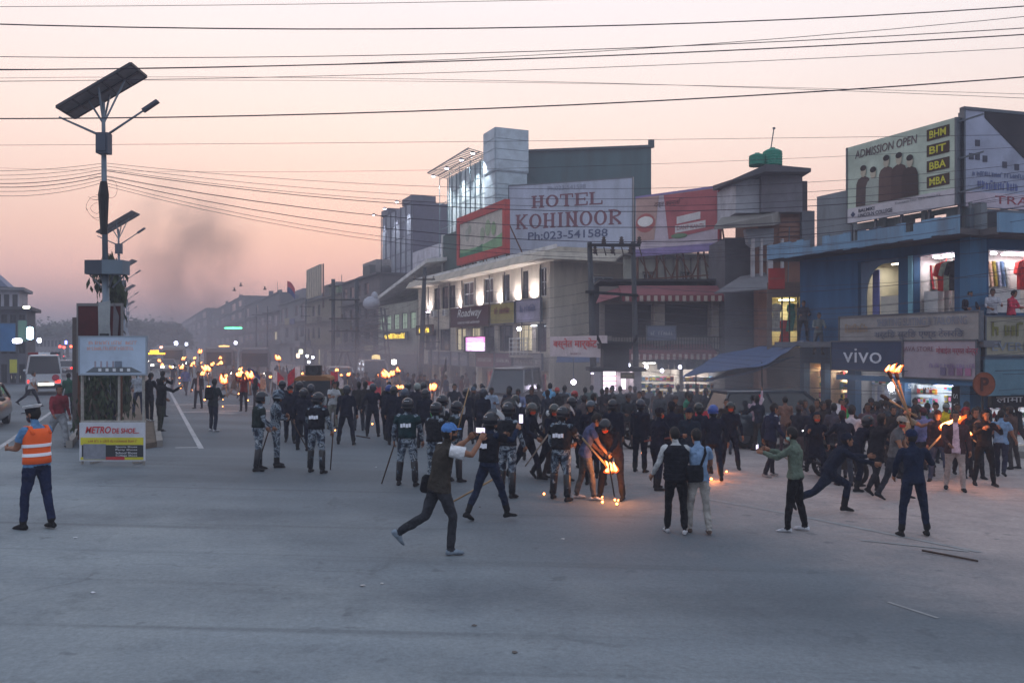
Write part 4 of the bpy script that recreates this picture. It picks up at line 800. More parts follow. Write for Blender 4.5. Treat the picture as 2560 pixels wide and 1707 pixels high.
# ground floor shops
R1 = interior(B, gops[0][0], gops[0][1], .12, zz(2.1), .3, 2.2, (220, 190, 150), 40, (255, 226, 180)); R2_ = interior(B, gops[1][0], gops[1][1], .12, zz(2.1), .3, 2.2, (225, 200, 170), 80, (255, 232, 200))
R3 = interior(B, gops[2][0], gops[2][1], .12, zz(2.1), .3, 1.2, (170, 168, 168), 10, (245, 245, 255)); R4 = interior(B, gops[3][0], gops[3][1], .12, zz(2.1), .3, .95, (180, 190, 200), 60, (240, 246, 255)); R5 = interior(W2, .75, 5.0, .12, zz(1.9), .3, .8, (196, 200, 206), 90, (240, 244, 255))
OP = sign('shop_sign', 'green lit oppo phone sign inside the accessory shop', B, XB(2322), XB(2380), zz(1.55), zz(1.98), .28, (28, 140, 92), None, mat_=EM('oppo', 20, 150, 92, .55)); text('oppo', EM('oppo_white', 250, 255, 250, 1.6), OP, 0, .22, .75, .26, -.035, bold=.012)
tubelight(B, (XB(2324), .3, zz(1.46)), (XB(2380), .3, zz(1.46)), (225, 215, 255), 9, r=.02)
o = MB(); o.lathe([(.02, .0), (.09, -.06), (.11, -.16), (.08, -.25), (.02, -.3)], (XB(2282), -1.0, zz(1.56)), 12); o.build('bulb', EM('bulb_bright', 235, 240, 255, 30), B, True); light('bulb_light', 'POINT', 45, (.9, .95, 1), B, (XB(2282), -1.1, zz(1.2)), .1)
text('STORE', PT(214, 216, 218, dirt=0), B, XB(2302), zz(1.42), 1.0, .16, -.04, name='lettering')
for px in (2250, 2406):
    q = sign('pillar_sign', 'upright black shop pillar board with white letters by the ' + ('hardware shop' if px == 2250 else 'orange disc sign'), B, XB(px) - .16, XB(px) + .16, .3, zz(1.5), -.3, (36, 36, 42), None)
    for k, ch in enumerate('SVAV'): text(ch, PT(196, 196, 200, dirt=0), q, 0, 1.5 - .27 * k, .15, .17, -.01, rot=Matrix.Rotation(rad(90), 4, 'X') @ Matrix.Rotation(rad(-90), 4, 'Z'))
# goods: boxes on shelves, caps on hooks, bottles
BOXES = [(226, 226, 230), (196, 60, 60), (60, 96, 176), (230, 206, 70), (70, 150, 110), (40, 42, 50), (220, 140, 60), (180, 180, 190), (230, 120, 160), (120, 170, 210)]
def goods(parent, xa, xb, z_, y, rows, cols, dz, name, label, group, size, seed=1, shape='box'):
    rn = random.Random(seed)
    if name + shape not in PANE_ME:
        mb = MB()
        if shape == 'box': mb.bx(-.5, .5, -.5, .5, 0, 1); mb.bx(-.38, .38, -.53, -.5, .2, .75, 1)
        elif shape == 'cap':
            rg = [[V((.5 * math.sin(a) * math.cos(6.28 * k / 10), .5 * math.sin(a) * math.sin(6.28 * k / 10), .9 * math.cos(a))) for k in range(10)] for a in (.1, .5, .9, 1.3, 1.57)]; mb.loft(rg); mb.ell((0, -.6, .03), (.42, .45, .05), None, 10, 5, 1)
        else: mb.lathe([(.42, 0), (.5, .08), (.5, .55), (.3, .7), (.18, .75), (.18, 1)], (0, 0, 0), 8); mb.lathe([(.2, 1), (.2, 1.1)], (0, 0, 0), 8, 1)
        PANE_ME[name + shape] = mb.mesh(name, [CONC, CONC])
    for r in range(rows):
        zr_ = z_ + r * dz
        if shape != 'cap': part('shelf_board', parent, PT(150, 150, 156), (xa, xb, y - .12, y + .14, zr_ - .03, zr_))
        for c in range(cols):
            c1, c2 = rn.choice(BOXES), rn.choice(BOXES); o = put(name, PANE_ME[name + shape], None, mats=[M('goods_%d_%d_%d' % c1, rgb(*c1), .45), M('goods_%d_%d_%d' % c2, rgb(*c2), .45)])
            sx = size[0] * rn.uniform(.75, 1.15); m_ = wmat(parent) @ Matrix.Translation((xa + (c + .5) * (xb - xa) / cols + rn.uniform(-.02, .02), y, zr_ + .001)) @ Matrix.Diagonal((sx, size[1], size[2] * rn.uniform(.8, 1.1), 1))
            o.matrix_world = m_; WM[o.name] = m_; tag(o, label, name.replace('_', ' '), group)
gx = gops[3]
goods(B, gx[0] + .1, gx[0] + (gx[1] - gx[0]) * .42, .75, .55, 5, 6, .34, 'phone_accessory_box', 'boxed phone accessory on the racks of the shop with the green phone sign', 'phone accessory boxes', (.14, .1, .2), 3)
goods(B, gx[0] + (gx[1] - gx[0]) * .45, gx[1] - .1, .7, .9, 4, 6, .4, 'phone_accessory_box', 'boxed phone accessory on the racks of the shop with the green phone sign', 'phone accessory boxes', (.15, .1, .22), 4)
goods(W2, .55, 4.9, 1.85, .2, 2, 14, -.34, 'cap', 'colourful cap on a hook over the glass jars shop', 'caps hung in the corner shop', (.26, .2, .15), 5, 'cap')
goods(W2, .8, 4.9, .45, .7, 4, 16, .3, 'bottle', 'bottle on the shelves under the hanging caps', 'bottles in the corner shop', (.12, .12, .2), 6, 'bottle')
goods(B, gops[0][0] + .05, gops[0][1] - .05, .5, .8, 5, 4, .42, 'grocery_packet', 'grocery packet in the two warm lit stalls beside the blue tarpaulin', 'grocery packets in the warm lit stalls', (.2, .14, .26), 8)
goods(B, gops[1][0] + .05, gops[1][1] - .05, .5, .8, 5, 5, .42, 'grocery_packet', 'grocery packet in the two warm lit stalls beside the blue tarpaulin', 'grocery packets in the warm lit stalls', (.2, .14, .26), 9)
goods(B, gops[2][0] + .1, gops[2][1] - .1, 2.0, .8, 1, 12, .3, 'folded_cloth', 'folded cloth above the pale curtain shop', 'folded cloths over the curtain shop', (.2, .16, .3), 10)
for k in range(16): x = gops[2][0] + .2 + k * (gops[2][1] - gops[2][0] - .4) / 15; part('curtain_strip', B, PT(*((150, 156, 176), (186, 186, 190), (132, 140, 168))[k % 3], dirt=.1), (x - .075, x + .075, .7, .74, 1.0, 1.95))
for a, b in gops: part('shop_step', B, PT(140, 136, 134), (a - .1, b + .1, -.7, -.01, -.1, .12))
face2('shop_step', .3, 5.4, -1.6, -.02, -.1, .22, PT(160, 156, 152))
# lit doorway beside it, with a red cloth
DW = empty('shop_unit', P(1972, 868, 36.0).xy.to_3d() + V((0, 0, gA)), Matrix.Rotation(rad(-14), 4, 'Z'), None, 'narrow shop unit with a bright first floor doorway beside the blue wall', 'building'); zd = lambda py: PZ(py, 36) - gA; q_ = 36 / F
wm = MB(); wallgrid(wm, -52 * q_, 44 * q_, 0, zd(705), [(-40 * q_, 36 * q_, zd(868), zd(742))], 0, .25); wm.build('wall', PT(116, 100, 92), DW); interior(DW, -40 * q_, 36 * q_, zd(868), zd(742), .25, 1.6, (220, 206, 160), 22, (255, 246, 205))
for x in (-16, 2, 22): part('door_bar', DW, BLACKM, (x * q_ - .03, x * q_ + .03, .05, .12, zd(868), zd(742)))
for k, (x, cc) in enumerate(((-8, (206, 70, 56)), (10, (60, 140, 120)), (28, (220, 200, 120)), (-28, (220, 220, 214)))): hang(DW, x * q_, .6, zd(745) - (.9 if k == 0 else .2), 'dress', cc, 'dress hanging in the bright doorway beside the blue wall', 'dresses in the bright doorway', .1, .95)
s_ = sign('shop_sign', 'small plain red sign box beside the blue wall', DW, -52 * q_, -14 * q_, zd(726), zd(676), -1.2, (170, 62, 58), None, th=.25); scribble(PT(150, 110, 100), s_, 0, .42, .5, .08, -.01)

# billboards on the roof of the blue building
o = empty('billboard', su(US(2254, u0), u0 - .3, 7.4), RS, None, 'green tinted college billboard reading ADMISSION OPEN with four graduates', 'billboard'); a, b = US(2119, u0 - .3) - US(2254, u0), US(2388, u0 - .3) - US(2254, u0); HH = 2.85
part('panel', o, PT(178, 190, 176, dirt=.2), (a, b, 0, .12, 0, HH)); part('board_frame', o, STEEL, (b, b + .06, -.03, .15, 0, HH), (a - .06, a, -.03, .15, 0, HH)); part('printed_strip', o, PT(186, 182, 188, dirt=.1), (a + .002, b - .002, -.012, -.001, 0.002, .55)); W3 = b - a
text('ADMISSION OPEN', PT(104, 92, 92), o, a + W3 * .38, HH * .875, W3 * .6, .3, -.015, shear=.12, bold=.012)
for k, tt in enumerate(('BHM', 'BIT', 'BBA', 'MBA')):
    zc = HH * (.875 - .185 * k); part('printed_tile', o, PT(70, 54, 44, dirt=.1), (a + W3 * .765, a + W3 * .955, -.02, -.008, zc - .19, zc + .19)); text(tt, PT(196, 190, 60, dirt=0), o, a + W3 * .86, zc, W3 * .14, .25, -.03, bold=.02)
text('BALMIKI', PT(50, 54, 70), o, a + W3 * .2, .4, W3 * .16, .13, -.025, bold=.012); text('LINCOLN COLLEGE', PT(50, 54, 70), o, a + W3 * .285, .22, W3 * .34, .14, -.025, bold=.012); text('Contact No: 023-520273', PT(120, 120, 130), o, a + W3 * .68, .42, W3 * .4, .08, -.025); p = MB(); p.prism([(a + W3 * .06, -.02, .2), (a + W3 * .085, -.02, .3), (a + W3 * .06, -.02, .42), (a + W3 * .035, -.02, .3)], (0, .008, 0)); p.build('printed_emblem', PT(60, 66, 90), o)
for k, (fx_, hh, dk) in enumerate(((.17, 2.0, (84, 70, 68)), (.27, 1.86, (150, 158, 150)), (.4, 2.16, (92, 74, 70)), (.52, 2.14, (80, 64, 62)), (.62, 1.96, (66, 54, 52)))):
    x = a + W3 * fx_; f = MB(); f.prism([(x - .36, -.03 - .004 * k, .56), (x + .36, -.03 - .004 * k, .56), (x + .33, -.03 - .004 * k, hh - .62), (x + .25, -.03 - .004 * k, hh - .46), (x + .08, -.03 - .004 * k, hh - .38), (x - .08, -.03 - .004 * k, hh - .38), (x - .25, -.03 - .004 * k, hh - .46), (x - .33, -.03 - .004 * k, hh - .62)], (0, .003, 0)); f.build('printed_gown', PT(*dk, dirt=.1), o)
    f = MB(); f.ell((x, -.03 - .004 * k, hh - .2), (.13, .006, .2)); f.build('printed_face', PT(176, 168, 150, dirt=.1), o); f = MB(); f.ell((x, -.034 - .004 * k, hh - .07), (.145, .006, .11)); f.build('printed_hair', PT(50, 44, 44, dirt=.1), o)
p = MB()
for k in range(5): x = a + W3 * k / 4; p.bar((x, .2, -1.0), (x, .2, HH), .08)
for zc in (.4, 1.5, 2.7): p.bar((b, .1, zc), (b + .8, .3, zc + .1), .05)
p.build('support_frame', STEEL, o)
pa, pb = P(2412, 510, 28.0), P(2720, 510, 29.4); ang = math.atan2(pb.y - pa.y, pb.x - pa.x); hw = (pb - pa).to_2d().length
o = empty('billboard', (pa.x, pa.y, 7.35), Matrix.Rotation(ang, 4, 'Z'), None, 'pale lilac billboard with dark diagonal corner and small text blocks', 'billboard'); part('panel', o, PT(156, 162, 182, dirt=.25), (0, hw, 0, .12, 0, 3.15)); part('board_frame', o, STEEL, (-.06, 0, -.04, .16, 0, 3.2), (-.06, hw, -.04, .16, 3.15, 3.25))
mb = MB(); mb.prism([(.78, -.02, 3.14), (.78, -.02, 2.95), (2.6, -.02, 1.55), (hw, -.02, 1.55), (hw, -.02, 3.14)], (0, .015, 0)); mb.build('printed_corner', PT(54, 52, 58), o); part('printed_strip', o, PT(190, 178, 190), (.01, hw - .01, -.012, -.001, .01, .5))
for k, (x, z) in enumerate(((.5, 2.1), (.25, 1.65), (.5, 1.65), (.8, 1.6), (1.6, 1.45), (2.1, 1.4))): part('printed_block', o, PT(76, 78, 92), (x - .09, x + .09, -.02, -.005, z - .1, z + .1))
scribble(PT(96, 106, 140), o, 1.6, 1.1, 2.6, .16, -.02); scribble(PT(96, 106, 150), o, 1.3, .75, 1.6, .3, -.02); text('TRA', PT(150, 80, 90), o, 1.9, .28, 1.4, .26, -.02)
p = MB()
for k in range(4): p.bar((k * hw / 3, .2, -1), (k * hw / 3, .2, 3.1), .08)
p.build('support_frame', STEEL, o)
# ================================================================ street furniture, poles, wires, trees
def ground(px, py): return G(px, py)
def at(px, Y): x = (px - CX) / F * Y; return V((x, Y, gz(x, Y)))
# ---------------------------------------------------------------- solar street lamps
def solar_lamp(px, Y, label, big=True, zb=MED_Z, sc=1.0):
    b = at(px, Y); b.z += zb; o = empty('solar_street_lamp', b, None, None, label, 'street lamp', 'solar street lamps on the median')
    GREYM = M('galvanised', rgb(112, 124, 136), .5, .5, var=.12, vs=3); H_ = 10.1
    mb = MB(); mb.tube([(0, 0, 0), (-.02, 0, 3), (-.06, 0, 5.2)], [.11, .105, .1], 10); mb.tube([(-.06, 0, 5.2), (-.1, 0, 8.4)], [.085, .075], 10); mb.tube([(-.1, 0, 8.4), (-.12, 0, H_ - .1)], [.06, .055], 8); mb.build('pole', GREYM, o, True)
    mb = MB(); mb.box((-.1, 0, 8.75), (.36, .3, .62)); mb.box((-.1, -.17, 8.75), (.26, .04, .5)); mb.build('control_box', M('lamp_box', rgb(70, 78, 92), .6), o)
    # tilted panel
    lx = V((2.19, .04, 1.3)).normalized(); sy = V((-.03, 1.044, -.09)); sy = (sy - lx * sy.dot(lx)).normalized(); R = Matrix((lx, sy, lx.cross(sy))).transposed(); c = V((-.22, .15, H_ + .28))
    mb = MB(); mb.box(c, (2.55, 1.05, .05), R); pn = mb.build('solar_panel', M('panel_back', rgb(112, 112, 116), .7, var=.2, vs=3), o)
    mb = MB()
    for a, b_ in (((-1.275, -.525), (1.275, -.525)), ((1.275, -.525), (1.275, .525)), ((1.275, .525), (-1.275, .525)), ((-1.275, .525), (-1.275, -.525))): mb.bar(c + R @ V((*a, -.005)), c + R @ V((*b_, -.005)), .06, .075)
    for k in range(1, 5): x = -1.275 + k * .51; mb.bar(c + R @ V((x, -.5, -.045)), c + R @ V((x, .5, -.045)), .05, .04)
    mb.bar(c + R @ V((-1.24, 0, -.05)), c + R @ V((1.24, 0, -.05)), .06, .04); mb.build('panel_frame', M('panel_frame', rgb(64, 66, 72), .5, .4), pn)
    mb = MB()
    for k in range(5):
        for j in (-.26, .26): mb.box(c + R @ V((-1.02 + .51 * k, j, .027)), (.47, .46, .004), R)
    mb.build('solar_cell', M('solar_cell', rgb(20, 26, 48), .15, spec=.6), pn)
    mb = MB()
    for q in ((.8, 0, -.03), (-.5, 0, -.03), (.05, .35, -.03), (.05, -.35, -.03)): mb.bar((-.11, 0, H_ - .75), c + R @ V(q), .045)
    mb.build('bracket', GREYM, o)
    for sd in (-1, 1):
        mb = MB(); e = V((-.1 + 1.35 * sd, 0, 9.55 if sd < 0 else 9.85)); mb.tube([(-.1, 0, 8.95), e], [.04, .028], 8)
        ar = mb.build('lamp_arm', GREYM, o, True)
        if sd > 0: mb = MB(); d = (e - V((-.1, 0, 8.95))).normalized(); mb.bar(e - d * .12, e + d * .34, .2, .08); mb.bar(e - d * .2, e - d * .05, .12, .12); mb.build('lamp_head', M('lamp_box', rgb(70, 78, 92), .6), ar)
    return o
L1 = solar_lamp(268, 26.0, 'tall solar street lamp with battery boxes and tangled cables')
bx_ = MB(); bx_.box((-.28, -.05, 5.0), (.52, .5, .42)); bx_.build('battery_box', M('box_dark', rgb(66, 72, 84), .6, var=.1), L1); bx_ = MB(); bx_.box((.3, -.08, 5.0), (.62, .5, .42)); bx_.build('battery_box', M('box_pale', rgb(104, 118, 130), .6, var=.1), L1)
bx_ = MB()
for x in (-.5, -.2, .2, .55): bx_.bar((x * .3, 0, 4.4), (x, -.05, 4.78), .04)
bx_.build('bracket', STEEL, L1)
cc = MB(); rn = random.Random(5)
for k in range(6):
    r = rn.uniform(.12, .34); c = V((-.12 + rn.uniform(-.25, .3), rn.uniform(-.1, .1), 7.15 + rn.uniform(-.5, .3))); ph = rn.uniform(0, 6)
    cc.tube([c + V((r * math.cos(ph + t * .42), .05 * math.sin(t), r * 1.1 * math.sin(ph + t * .42))) for t in range(12)], .005, 4, cap=False)
cc.tube([(-.09, -.02, 7.6), (-.09, -.03, 7.2), (-.08, -.03, 6.0)], [.1, .16, .1], 7); cc.build('cable_bundle', BLACKM, L1)
solar_lamp(301, 54.0, 'second solar street lamp standing farther along the median')
for k, (px, Y) in enumerate(((312, 84.0), (318, 118.0), (322, 160.0))): solar_lamp(px, Y, ('third', 'fourth', 'fifth')[k] + ' solar street lamp along the median, fading in the haze')

# ---------------------------------------------------------------- median signs
def billframe(pxa, pxb, Y): return (pxa - CX) / F * Y, (pxb - CX) / F * Y
Ym = 20.2; xa, xb = billframe(200, 363, Ym); gm_ = gz((xa + xb) / 2, Ym)
SG = empty('advertising_stand', ((xa + xb) / 2, Ym, gm_), None, None, 'two board advertising stand reading METRO DE SHOE at the median tip', 'sign stand'); hw = (xb - xa) / 2
mb = MB()
for x in (-hw + .03, hw - .06): mb.tube([(x, .05, 0), (x, .05, 3.0)], .035, 8)
mb.tube([(.13, .05, 1.0), (.13, .05, 2.1)], .03, 8); mb.bar((-hw, .05, 1.02), (hw, .05, 1.02), .05); mb.bar((-hw, .05, 2.12), (hw, .05, 2.12), .05)
for x in (-hw * .7, hw * .6): mb.bar((x, .05, .05), (x, .6, .0), .04)
mb.build('post', M('stand_post', rgb(150, 146, 140), .6, .2, var=.3, vs=8), SG)
bd = part('lower_board', SG, PT(196, 198, 206, dirt=.1), (-hw, hw, -.03, .02, .1, 1.0)); part('printed_yellow', bd, PT(206, 196, 56, dirt=.1), (-hw + .03, hw - .03, -.038, -.031, .48, .65), (-hw + .03, hw - .03, -.038, -.031, .13, .19)); part('printed_black', bd, PT(50, 54, 58, dirt=.1), (-hw + .06, hw - .03, -.039, -.031, .195, .475)); part('printed_photo', bd, PT(138, 142, 152, dirt=.8, dcol=rgb(60, 60, 70)), (-hw + .1, -.14, -.044, -.04, .14, .5)); part('printed_strip', bd, PT(190, 60, 60), (-.14, .3, -.043, -.04, .13, .2))
text('METRO', M('sign_red', rgb(196, 44, 50), .6), bd, -hw * .42, .83, hw * .78, .16, -.042, shear=.25, bold=.012); text('DE SHOE...', M('sign_red', rgb(196, 44, 50), .6), bd, hw * .42, .81, hw * .82, .12, -.042, shear=.1, bold=.012)
for k, tx in enumerate(('Sports Shoes', 'Party Shoes', 'School Shoes', 'College Shoes')): text(tx, PT(214, 214, 220, dirt=0), bd, hw * .45, .43 - .068 * k, hw * .66, .05, -.046, bold=.01)
scribble(PT(180, 120, 60), bd, 0, .57, hw * 1.5, .06, -.042)
ub_ = part('upper_board', SG, PT(176, 190, 208, dirt=.1), (-hw + .02, hw + .03, -.05, .02, 2.14, 3.0)); part('board_frame', ub_, M('board_frame', rgb(150, 160, 172), .5, .3), (-hw - .01, hw + .06, -.06, .03, 3.0, 3.03), (-hw - .01, hw + .06, -.06, .03, 2.11, 2.138), (-hw - .01, -hw + .018, -.06, .03, 2.138, 3.0), (hw + .032, hw + .06, -.06, .03, 2.138, 3.0))
scribble(PT(206, 160, 150, dirt=0), ub_, 0, 2.87, hw * 1.5, .09, -.054); scribble(PT(206, 160, 150, dirt=0), ub_, 0, 2.74, hw * 1.5, .09, -.054)
mb = MB(); mb.prism([(-hw * .55, -.056, 2.3), (hw * .6, -.056, 2.3), (hw * .95, -.056, 2.17), (-hw * .8, -.056, 2.17)], (0, .004, 0)); mb.build('printed_road', PT(104, 110, 116), ub_)
for k in range(5): x = -hw * .4 + k * hw * .22; part('printed_stripe', ub_, PT(210, 212, 216, dirt=0), (x, x + .07, -.062, -.057, 2.2, 2.27))
part('printed_bus', ub_, PT(120, 130, 146), (hw * .1, hw * .32, -.06, -.055, 2.3, 2.44))
for k in range(4): p = MB(); x = -hw * .5 + .14 * k; p.ell((x, -.056, 2.42), (.022, .004, .022)); p.bx(x - .02, x + .02, -.058, -.054, 2.3, 2.4); p.build('printed_figure', PT(160, 150, 160), ub_)
# dark red hoarding behind
Yh = 24.5; xa, xb = billframe(192, 306, Yh); HO = empty('hoarding', ((xa + xb) / 2, Yh, gz(0, 0) + MED_Z), None, None, 'dark red peeling hoarding on posts behind the advertising stand', 'hoarding'); hw = (xb - xa) / 2; zt = PZ(758, Yh) - MED_Z
part('panel', HO, M('peeled_red', rgb(72, 30, 32), .85, var=.3, vs=3, dirt=.6, dcol=rgb(44, 24, 26)), (-hw + .04, hw - .04, 0, .05, 2.3, zt - .08)); part('board_frame', HO, PT(120, 116, 116), (-hw, hw, -.02, .07, zt - .08, zt), (-hw, -hw + .04, -.02, .07, 1.9, zt - .08), (hw - .04, hw, -.02, .07, 1.9, zt - .08))
mb = MB(); mb.prism([(-.02, -.01, 2.6), (.34, -.01, 2.62), (.3, -.02, 3.3), (.32, -.03, 3.95), (-.04, -.02, 3.9)], (0, .008, 0)); ps = mb.build('torn_poster', PT(150, 154, 156, dirt=.8, dcol=rgb(60, 62, 66)), HO); part('poster_print', ps, PT(48, 50, 54), (.02, .28, -.045, -.035, 2.72, 3.02)); scribble(PT(160, 160, 160), ps, .15, 2.8, .22, .07, -.05)
mb = MB(); mb.prism([(.36, .0, 2.7), (.52, -.05, 2.75), (.6, -.1, 3.5), (.42, -.04, 3.9)], (0, .01, 0)); mb.build('torn_sheet', PT(96, 92, 96), HO)
mb = MB()
for x in (-hw + .05, hw - .05): mb.tube([(x, .03, 0), (x, .03, 2.35)], .04, 8)
mb.build('post', RUST, HO); part('side_board', HO, PT(92, 84, 82, dirt=.8), (-hw - .18, -hw - .02, .1, .6, .3, zt - .4))
# round no parking disc
b = at(2460, 22.5); o = empty('disc_sign', b, Matrix.Rotation(rad(8), 4, 'Z'), None, 'rusty orange round sign with dark letter P on a thin post', 'sign'); zc = PZ(960, 22.5) - b.z
mb = MB(); mb.tube([(0, .04, 0), (-.02, .04, zc + .2)], .03, 8); mb.build('post', BLACKM, o, True); Rx = Matrix.Rotation(rad(90), 3, 'X'); mb = MB(); mb.lathe([(.02, -.012), (.3, -.012), (.3, .012), (.02, .012)], (0, 0, zc), 28, 0, Rx); mb.build('disc', M('rust_disc', rgb(118, 68, 50), .8, var=.25, vs=7, dirt=.5), o)
mb = MB(); mb.lathe([(.3, -.02), (.315, -.02), (.315, .02), (.3, .02), (.3, -.02)], (0, 0, zc), 28, 0, Rx, False); mb.build('disc_rim', RUST, o); text('P', M('disc_letter', rgb(60, 36, 34), .8, var=.2), o, 0, zc, .24, .36, -.03, bold=.03)

# ---------------------------------------------------------------- utility poles
WOODP = PT(66, 68, 72)
def pole(px, Y, ytop, label, lean=0.0, arms=((0.92, 1.5),), r=.15, name='utility_pole'):
    b = at(px, Y); H_ = PZ(ytop, Y) - b.z; o = empty(name, b, None, None, label, 'utility pole', 'utility poles')
    mb = MB(); mb.tube([(0, 0, 0), (lean * .5, 0, H_ * .5), (lean, 0, H_)], [r, r * .88, r * .7], 8); mb.build('pole', WOODP, o, True)
    for (f, w_) in arms:
        mb = MB(); z = H_ * f; mb.bar((lean * f - w_ / 2, -r, z), (lean * f + w_ / 2, -r, z), .09); ca = mb.build('crossarm', BLACKM, o)
        for k in range(3): mb = MB(); x = lean * f + (k - 1) * w_ * .42; mb.lathe([(.03, 0), (.06, .06), (.03, .1), (.06, .15), (.02, .22)], (x, -r, z + .05), 8); mb.build('insulator', PT(130, 120, 112), ca, True)
    return o, H_
pole(1050, 62, 668, 'tall dark utility pole with crossarm before the cream building', .35, ((.9, 1.6),), .2)
pA, hA = pole(1487, 41, 606, 'thick pole of the two pole transformer frame', -.25, (), .17); pB, hB = pole(1593, 41, 604, 'slimmer pole of the two pole transformer frame', -.2, (), .15)
mb = MB(); xL = (1468 - CX) / F * 41; xR = (1594 - CX) / F * 41; z1, z2 = PZ(614, 41), PZ(733, 41)
TF = empty('crossbeam_frame', (0, 41, z2), None, None, 'steel crossbeams with insulators bolted across the two poles', 'steel frame'); mb.bar((xL, -.2, z1 - z2), (xR + .1, -.2, z1 - z2), .14); mb.bar((xL - .1, -.2, .05), (xR, -.2, -.12), .13); mb.bar((xL + .3, -.2, -2.3), (xR, -.2, -2.4), .12); mb.build('crossbeam', BLACKM, TF)
for k in range(6):
    mb = MB(); x = xL + .35 + k * .42; mb.lathe([(.05, 0), (.13, .05), (.06, .12), (.13, .18), (.05, .25), (.1, .3), (.02, .36)], (x, -.2, z1 - z2 + (.05 if k % 2 else -.42)), 10); mb.tube([(x, -.2, z1 - z2 - .1), (x + .1, -.25, z1 - z2 - .5)], .03, 5); mb.build('insulator', PT(78, 66, 62), TF, True)
for (px, Y, yt, lb) in ((763, 120, 745, 'thin hazy pole in front of the far houses'), (640, 150, 770, 'hazy pole by the distant dark house'), (1075, 75, 840, 'short pole hidden in wires by the cream building'), (668, 130, 765, 'hazy twin pole by the far houses')): pole(px, Y, yt, lb, .1, ((.88, 1.6), (.75, 1.4)), .14)
b0, b1 = at(833, 75), at(892, 75); EF = empty('electricity_frame', (b0 + b1) / 2, None, None, 'hazy two legged electricity frame with four crossbars in front of far houses', 'steel frame'); hx = (b1 - b0).x / 2; hh = PZ(697, 75) - b0.z; mb = MB(); mb.tube([(-hx, 0, 0), (-hx, 0, hh)], .17, 8); mb.tube([(hx, 0, 0), (hx, 0, hh)], .17, 8); mb.build('leg', WOODP, EF, True)
mb = MB()
for q in (.3, .5, .62, .8): mb.bar((-hx - .3, -.18, hh * q), (hx + .3, -.18, hh * q), .12)
mb.bar((-hx - .4, 0, hh * .93), (-hx + .5, 0, hh * .93), .1); mb.bar((-hx, -.2, .1), (-hx * .2, -.2, hh * .3), .14); mb.bar((hx, -.2, .1), (hx * .2, -.2, hh * .3), .14); mb.build('crossbar', BLACKM, EF)
for k in range(5): mb = MB(); mb.lathe([(.06, 0), (.1, .1), (.06, .2), (.1, .3), (.03, .4)], (-hx + .4 + k * hx * .4, -.18, hh * (.5 + .12 * (k % 2))), 8); mb.build('insulator', PT(78, 66, 62), EF, True)
mb = MB(); mb.box((0, -.2, hh * .56), (1.1, .6, .8)); mb.build('transformer', PT(96, 94, 92), EF)
# lattice tower with wrapped tank
b = at(926, 84); LT_ = empty('lattice_tower', b, None, None, 'steel lattice tower carrying a white wrapped tank', 'tower'); mb = MB(); th = PZ(770, 84) - b.z
for x in (-1.5, 1.5):
    for y in (-1.2, 1.2): mb.bar((x * 1.3, y, 0), (x * .8, y, th), .14)
for k in range(9):
    z = th * k / 9
    for y in (-1.2, 1.2): mb.bar((-1.8, y, z), (1.7, y, z), .07); mb.bar((-1.8, y, z), (1.6, y, z + th / 9), .06); mb.bar((1.8, y, z), (-1.6, y, z + th / 9), .06)
mb.build('lattice', PT(92, 92, 98), LT_); mb = MB(); mb.ell((.1, 0, th + .45), (.85, .8, .7), None, 12, 7); mb.ell((.4, 0, th + 1.1), (.35, .35, .5)); mb.build('wrapped_tank', PT(176, 176, 186), LT_, True)

# ---------------------------------------------------------------- kiosk with dark pagoda top
b = at(1540, 38); KI = empty('kiosk', b, None, None, 'small lit kiosk under a dark carved pagoda roof between the poles', 'kiosk'); q_ = 38 / F; kz = lambda py: PZ(py, 38) - b.z
mb = MB(); mb.bx(-70 * q_, 68 * q_, -.9, 1.2, kz(927), kz(918)); mb.bx(-34 * q_, 30 * q_, -.4, .8, kz(918), kz(860)); mb.hexa([(-40 * q_, -.55, kz(872)), (34 * q_, -.55, kz(872)), (34 * q_, .95, kz(872)), (-40 * q_, .95, kz(872)), (-42 * q_, -.6, kz(858)), (38 * q_, -.6, kz(858)), (38 * q_, 1.0, kz(858)), (-42 * q_, 1.0, kz(858))]); mb.build('pagoda_roof', PT(34, 30, 34), KI)
for sx in (-42, 38): mb = MB(); mb.tube([(sx * q_, -.6, kz(858)), (sx * q_ * 1.15, -.7, kz(848)), (sx * q_ * 1.2, -.72, kz(838))], [.05, .07, .03], 6); mb.build('roof_finial', PT(34, 30, 34), KI)
part('wall', KI, PT(170, 160, 164), (-58 * q_, -36 * q_, -.7, 1.0, 0, kz(927)), (-36 * q_, 58 * q_, .95, 1.0, 0, kz(927)), (40 * q_, 58 * q_, -.7, .94, 0, kz(927)), (-36 * q_, 40 * q_, -.7, -.6, 0, kz(985)))
part('sign_strip', KI, PT(110, 96, 60), (6 * q_, 40 * q_, -.75, -.7, kz(945), kz(930))); scribble(PT(170, 150, 90), KI, 22 * q_, kz(937), .4, .12, -.76)
part('light_box', KI, EM('kiosk_box', 250, 238, 255, 2.2), (-30 * q_, 4 * q_, .8, .9, kz(978), kz(930)), (20 * q_, 30 * q_, .8, .9, kz(975), kz(948)))
for k in range(3): part('shelf_board', KI, PT(190, 120, 130), (-34 * q_, 6 * q_, .6, .78, kz(942 + 12 * k), kz(940 + 12 * k)))
light('kiosk_light', 'AREA', 30, (1, .93, .98), KI, (0, .2, kz(929)), (1.4, .8)); part('poster_pillar', KI, PT(186, 176, 182, dirt=.5, dcol=rgb(150, 70, 80)), (-60 * q_, -44 * q_, -.95, -.72, 0, kz(928)))
tubelight(KI, (-66 * q_, -.7, kz(932)), (-56 * q_, -.7, kz(932)), (225, 215, 255), 8)
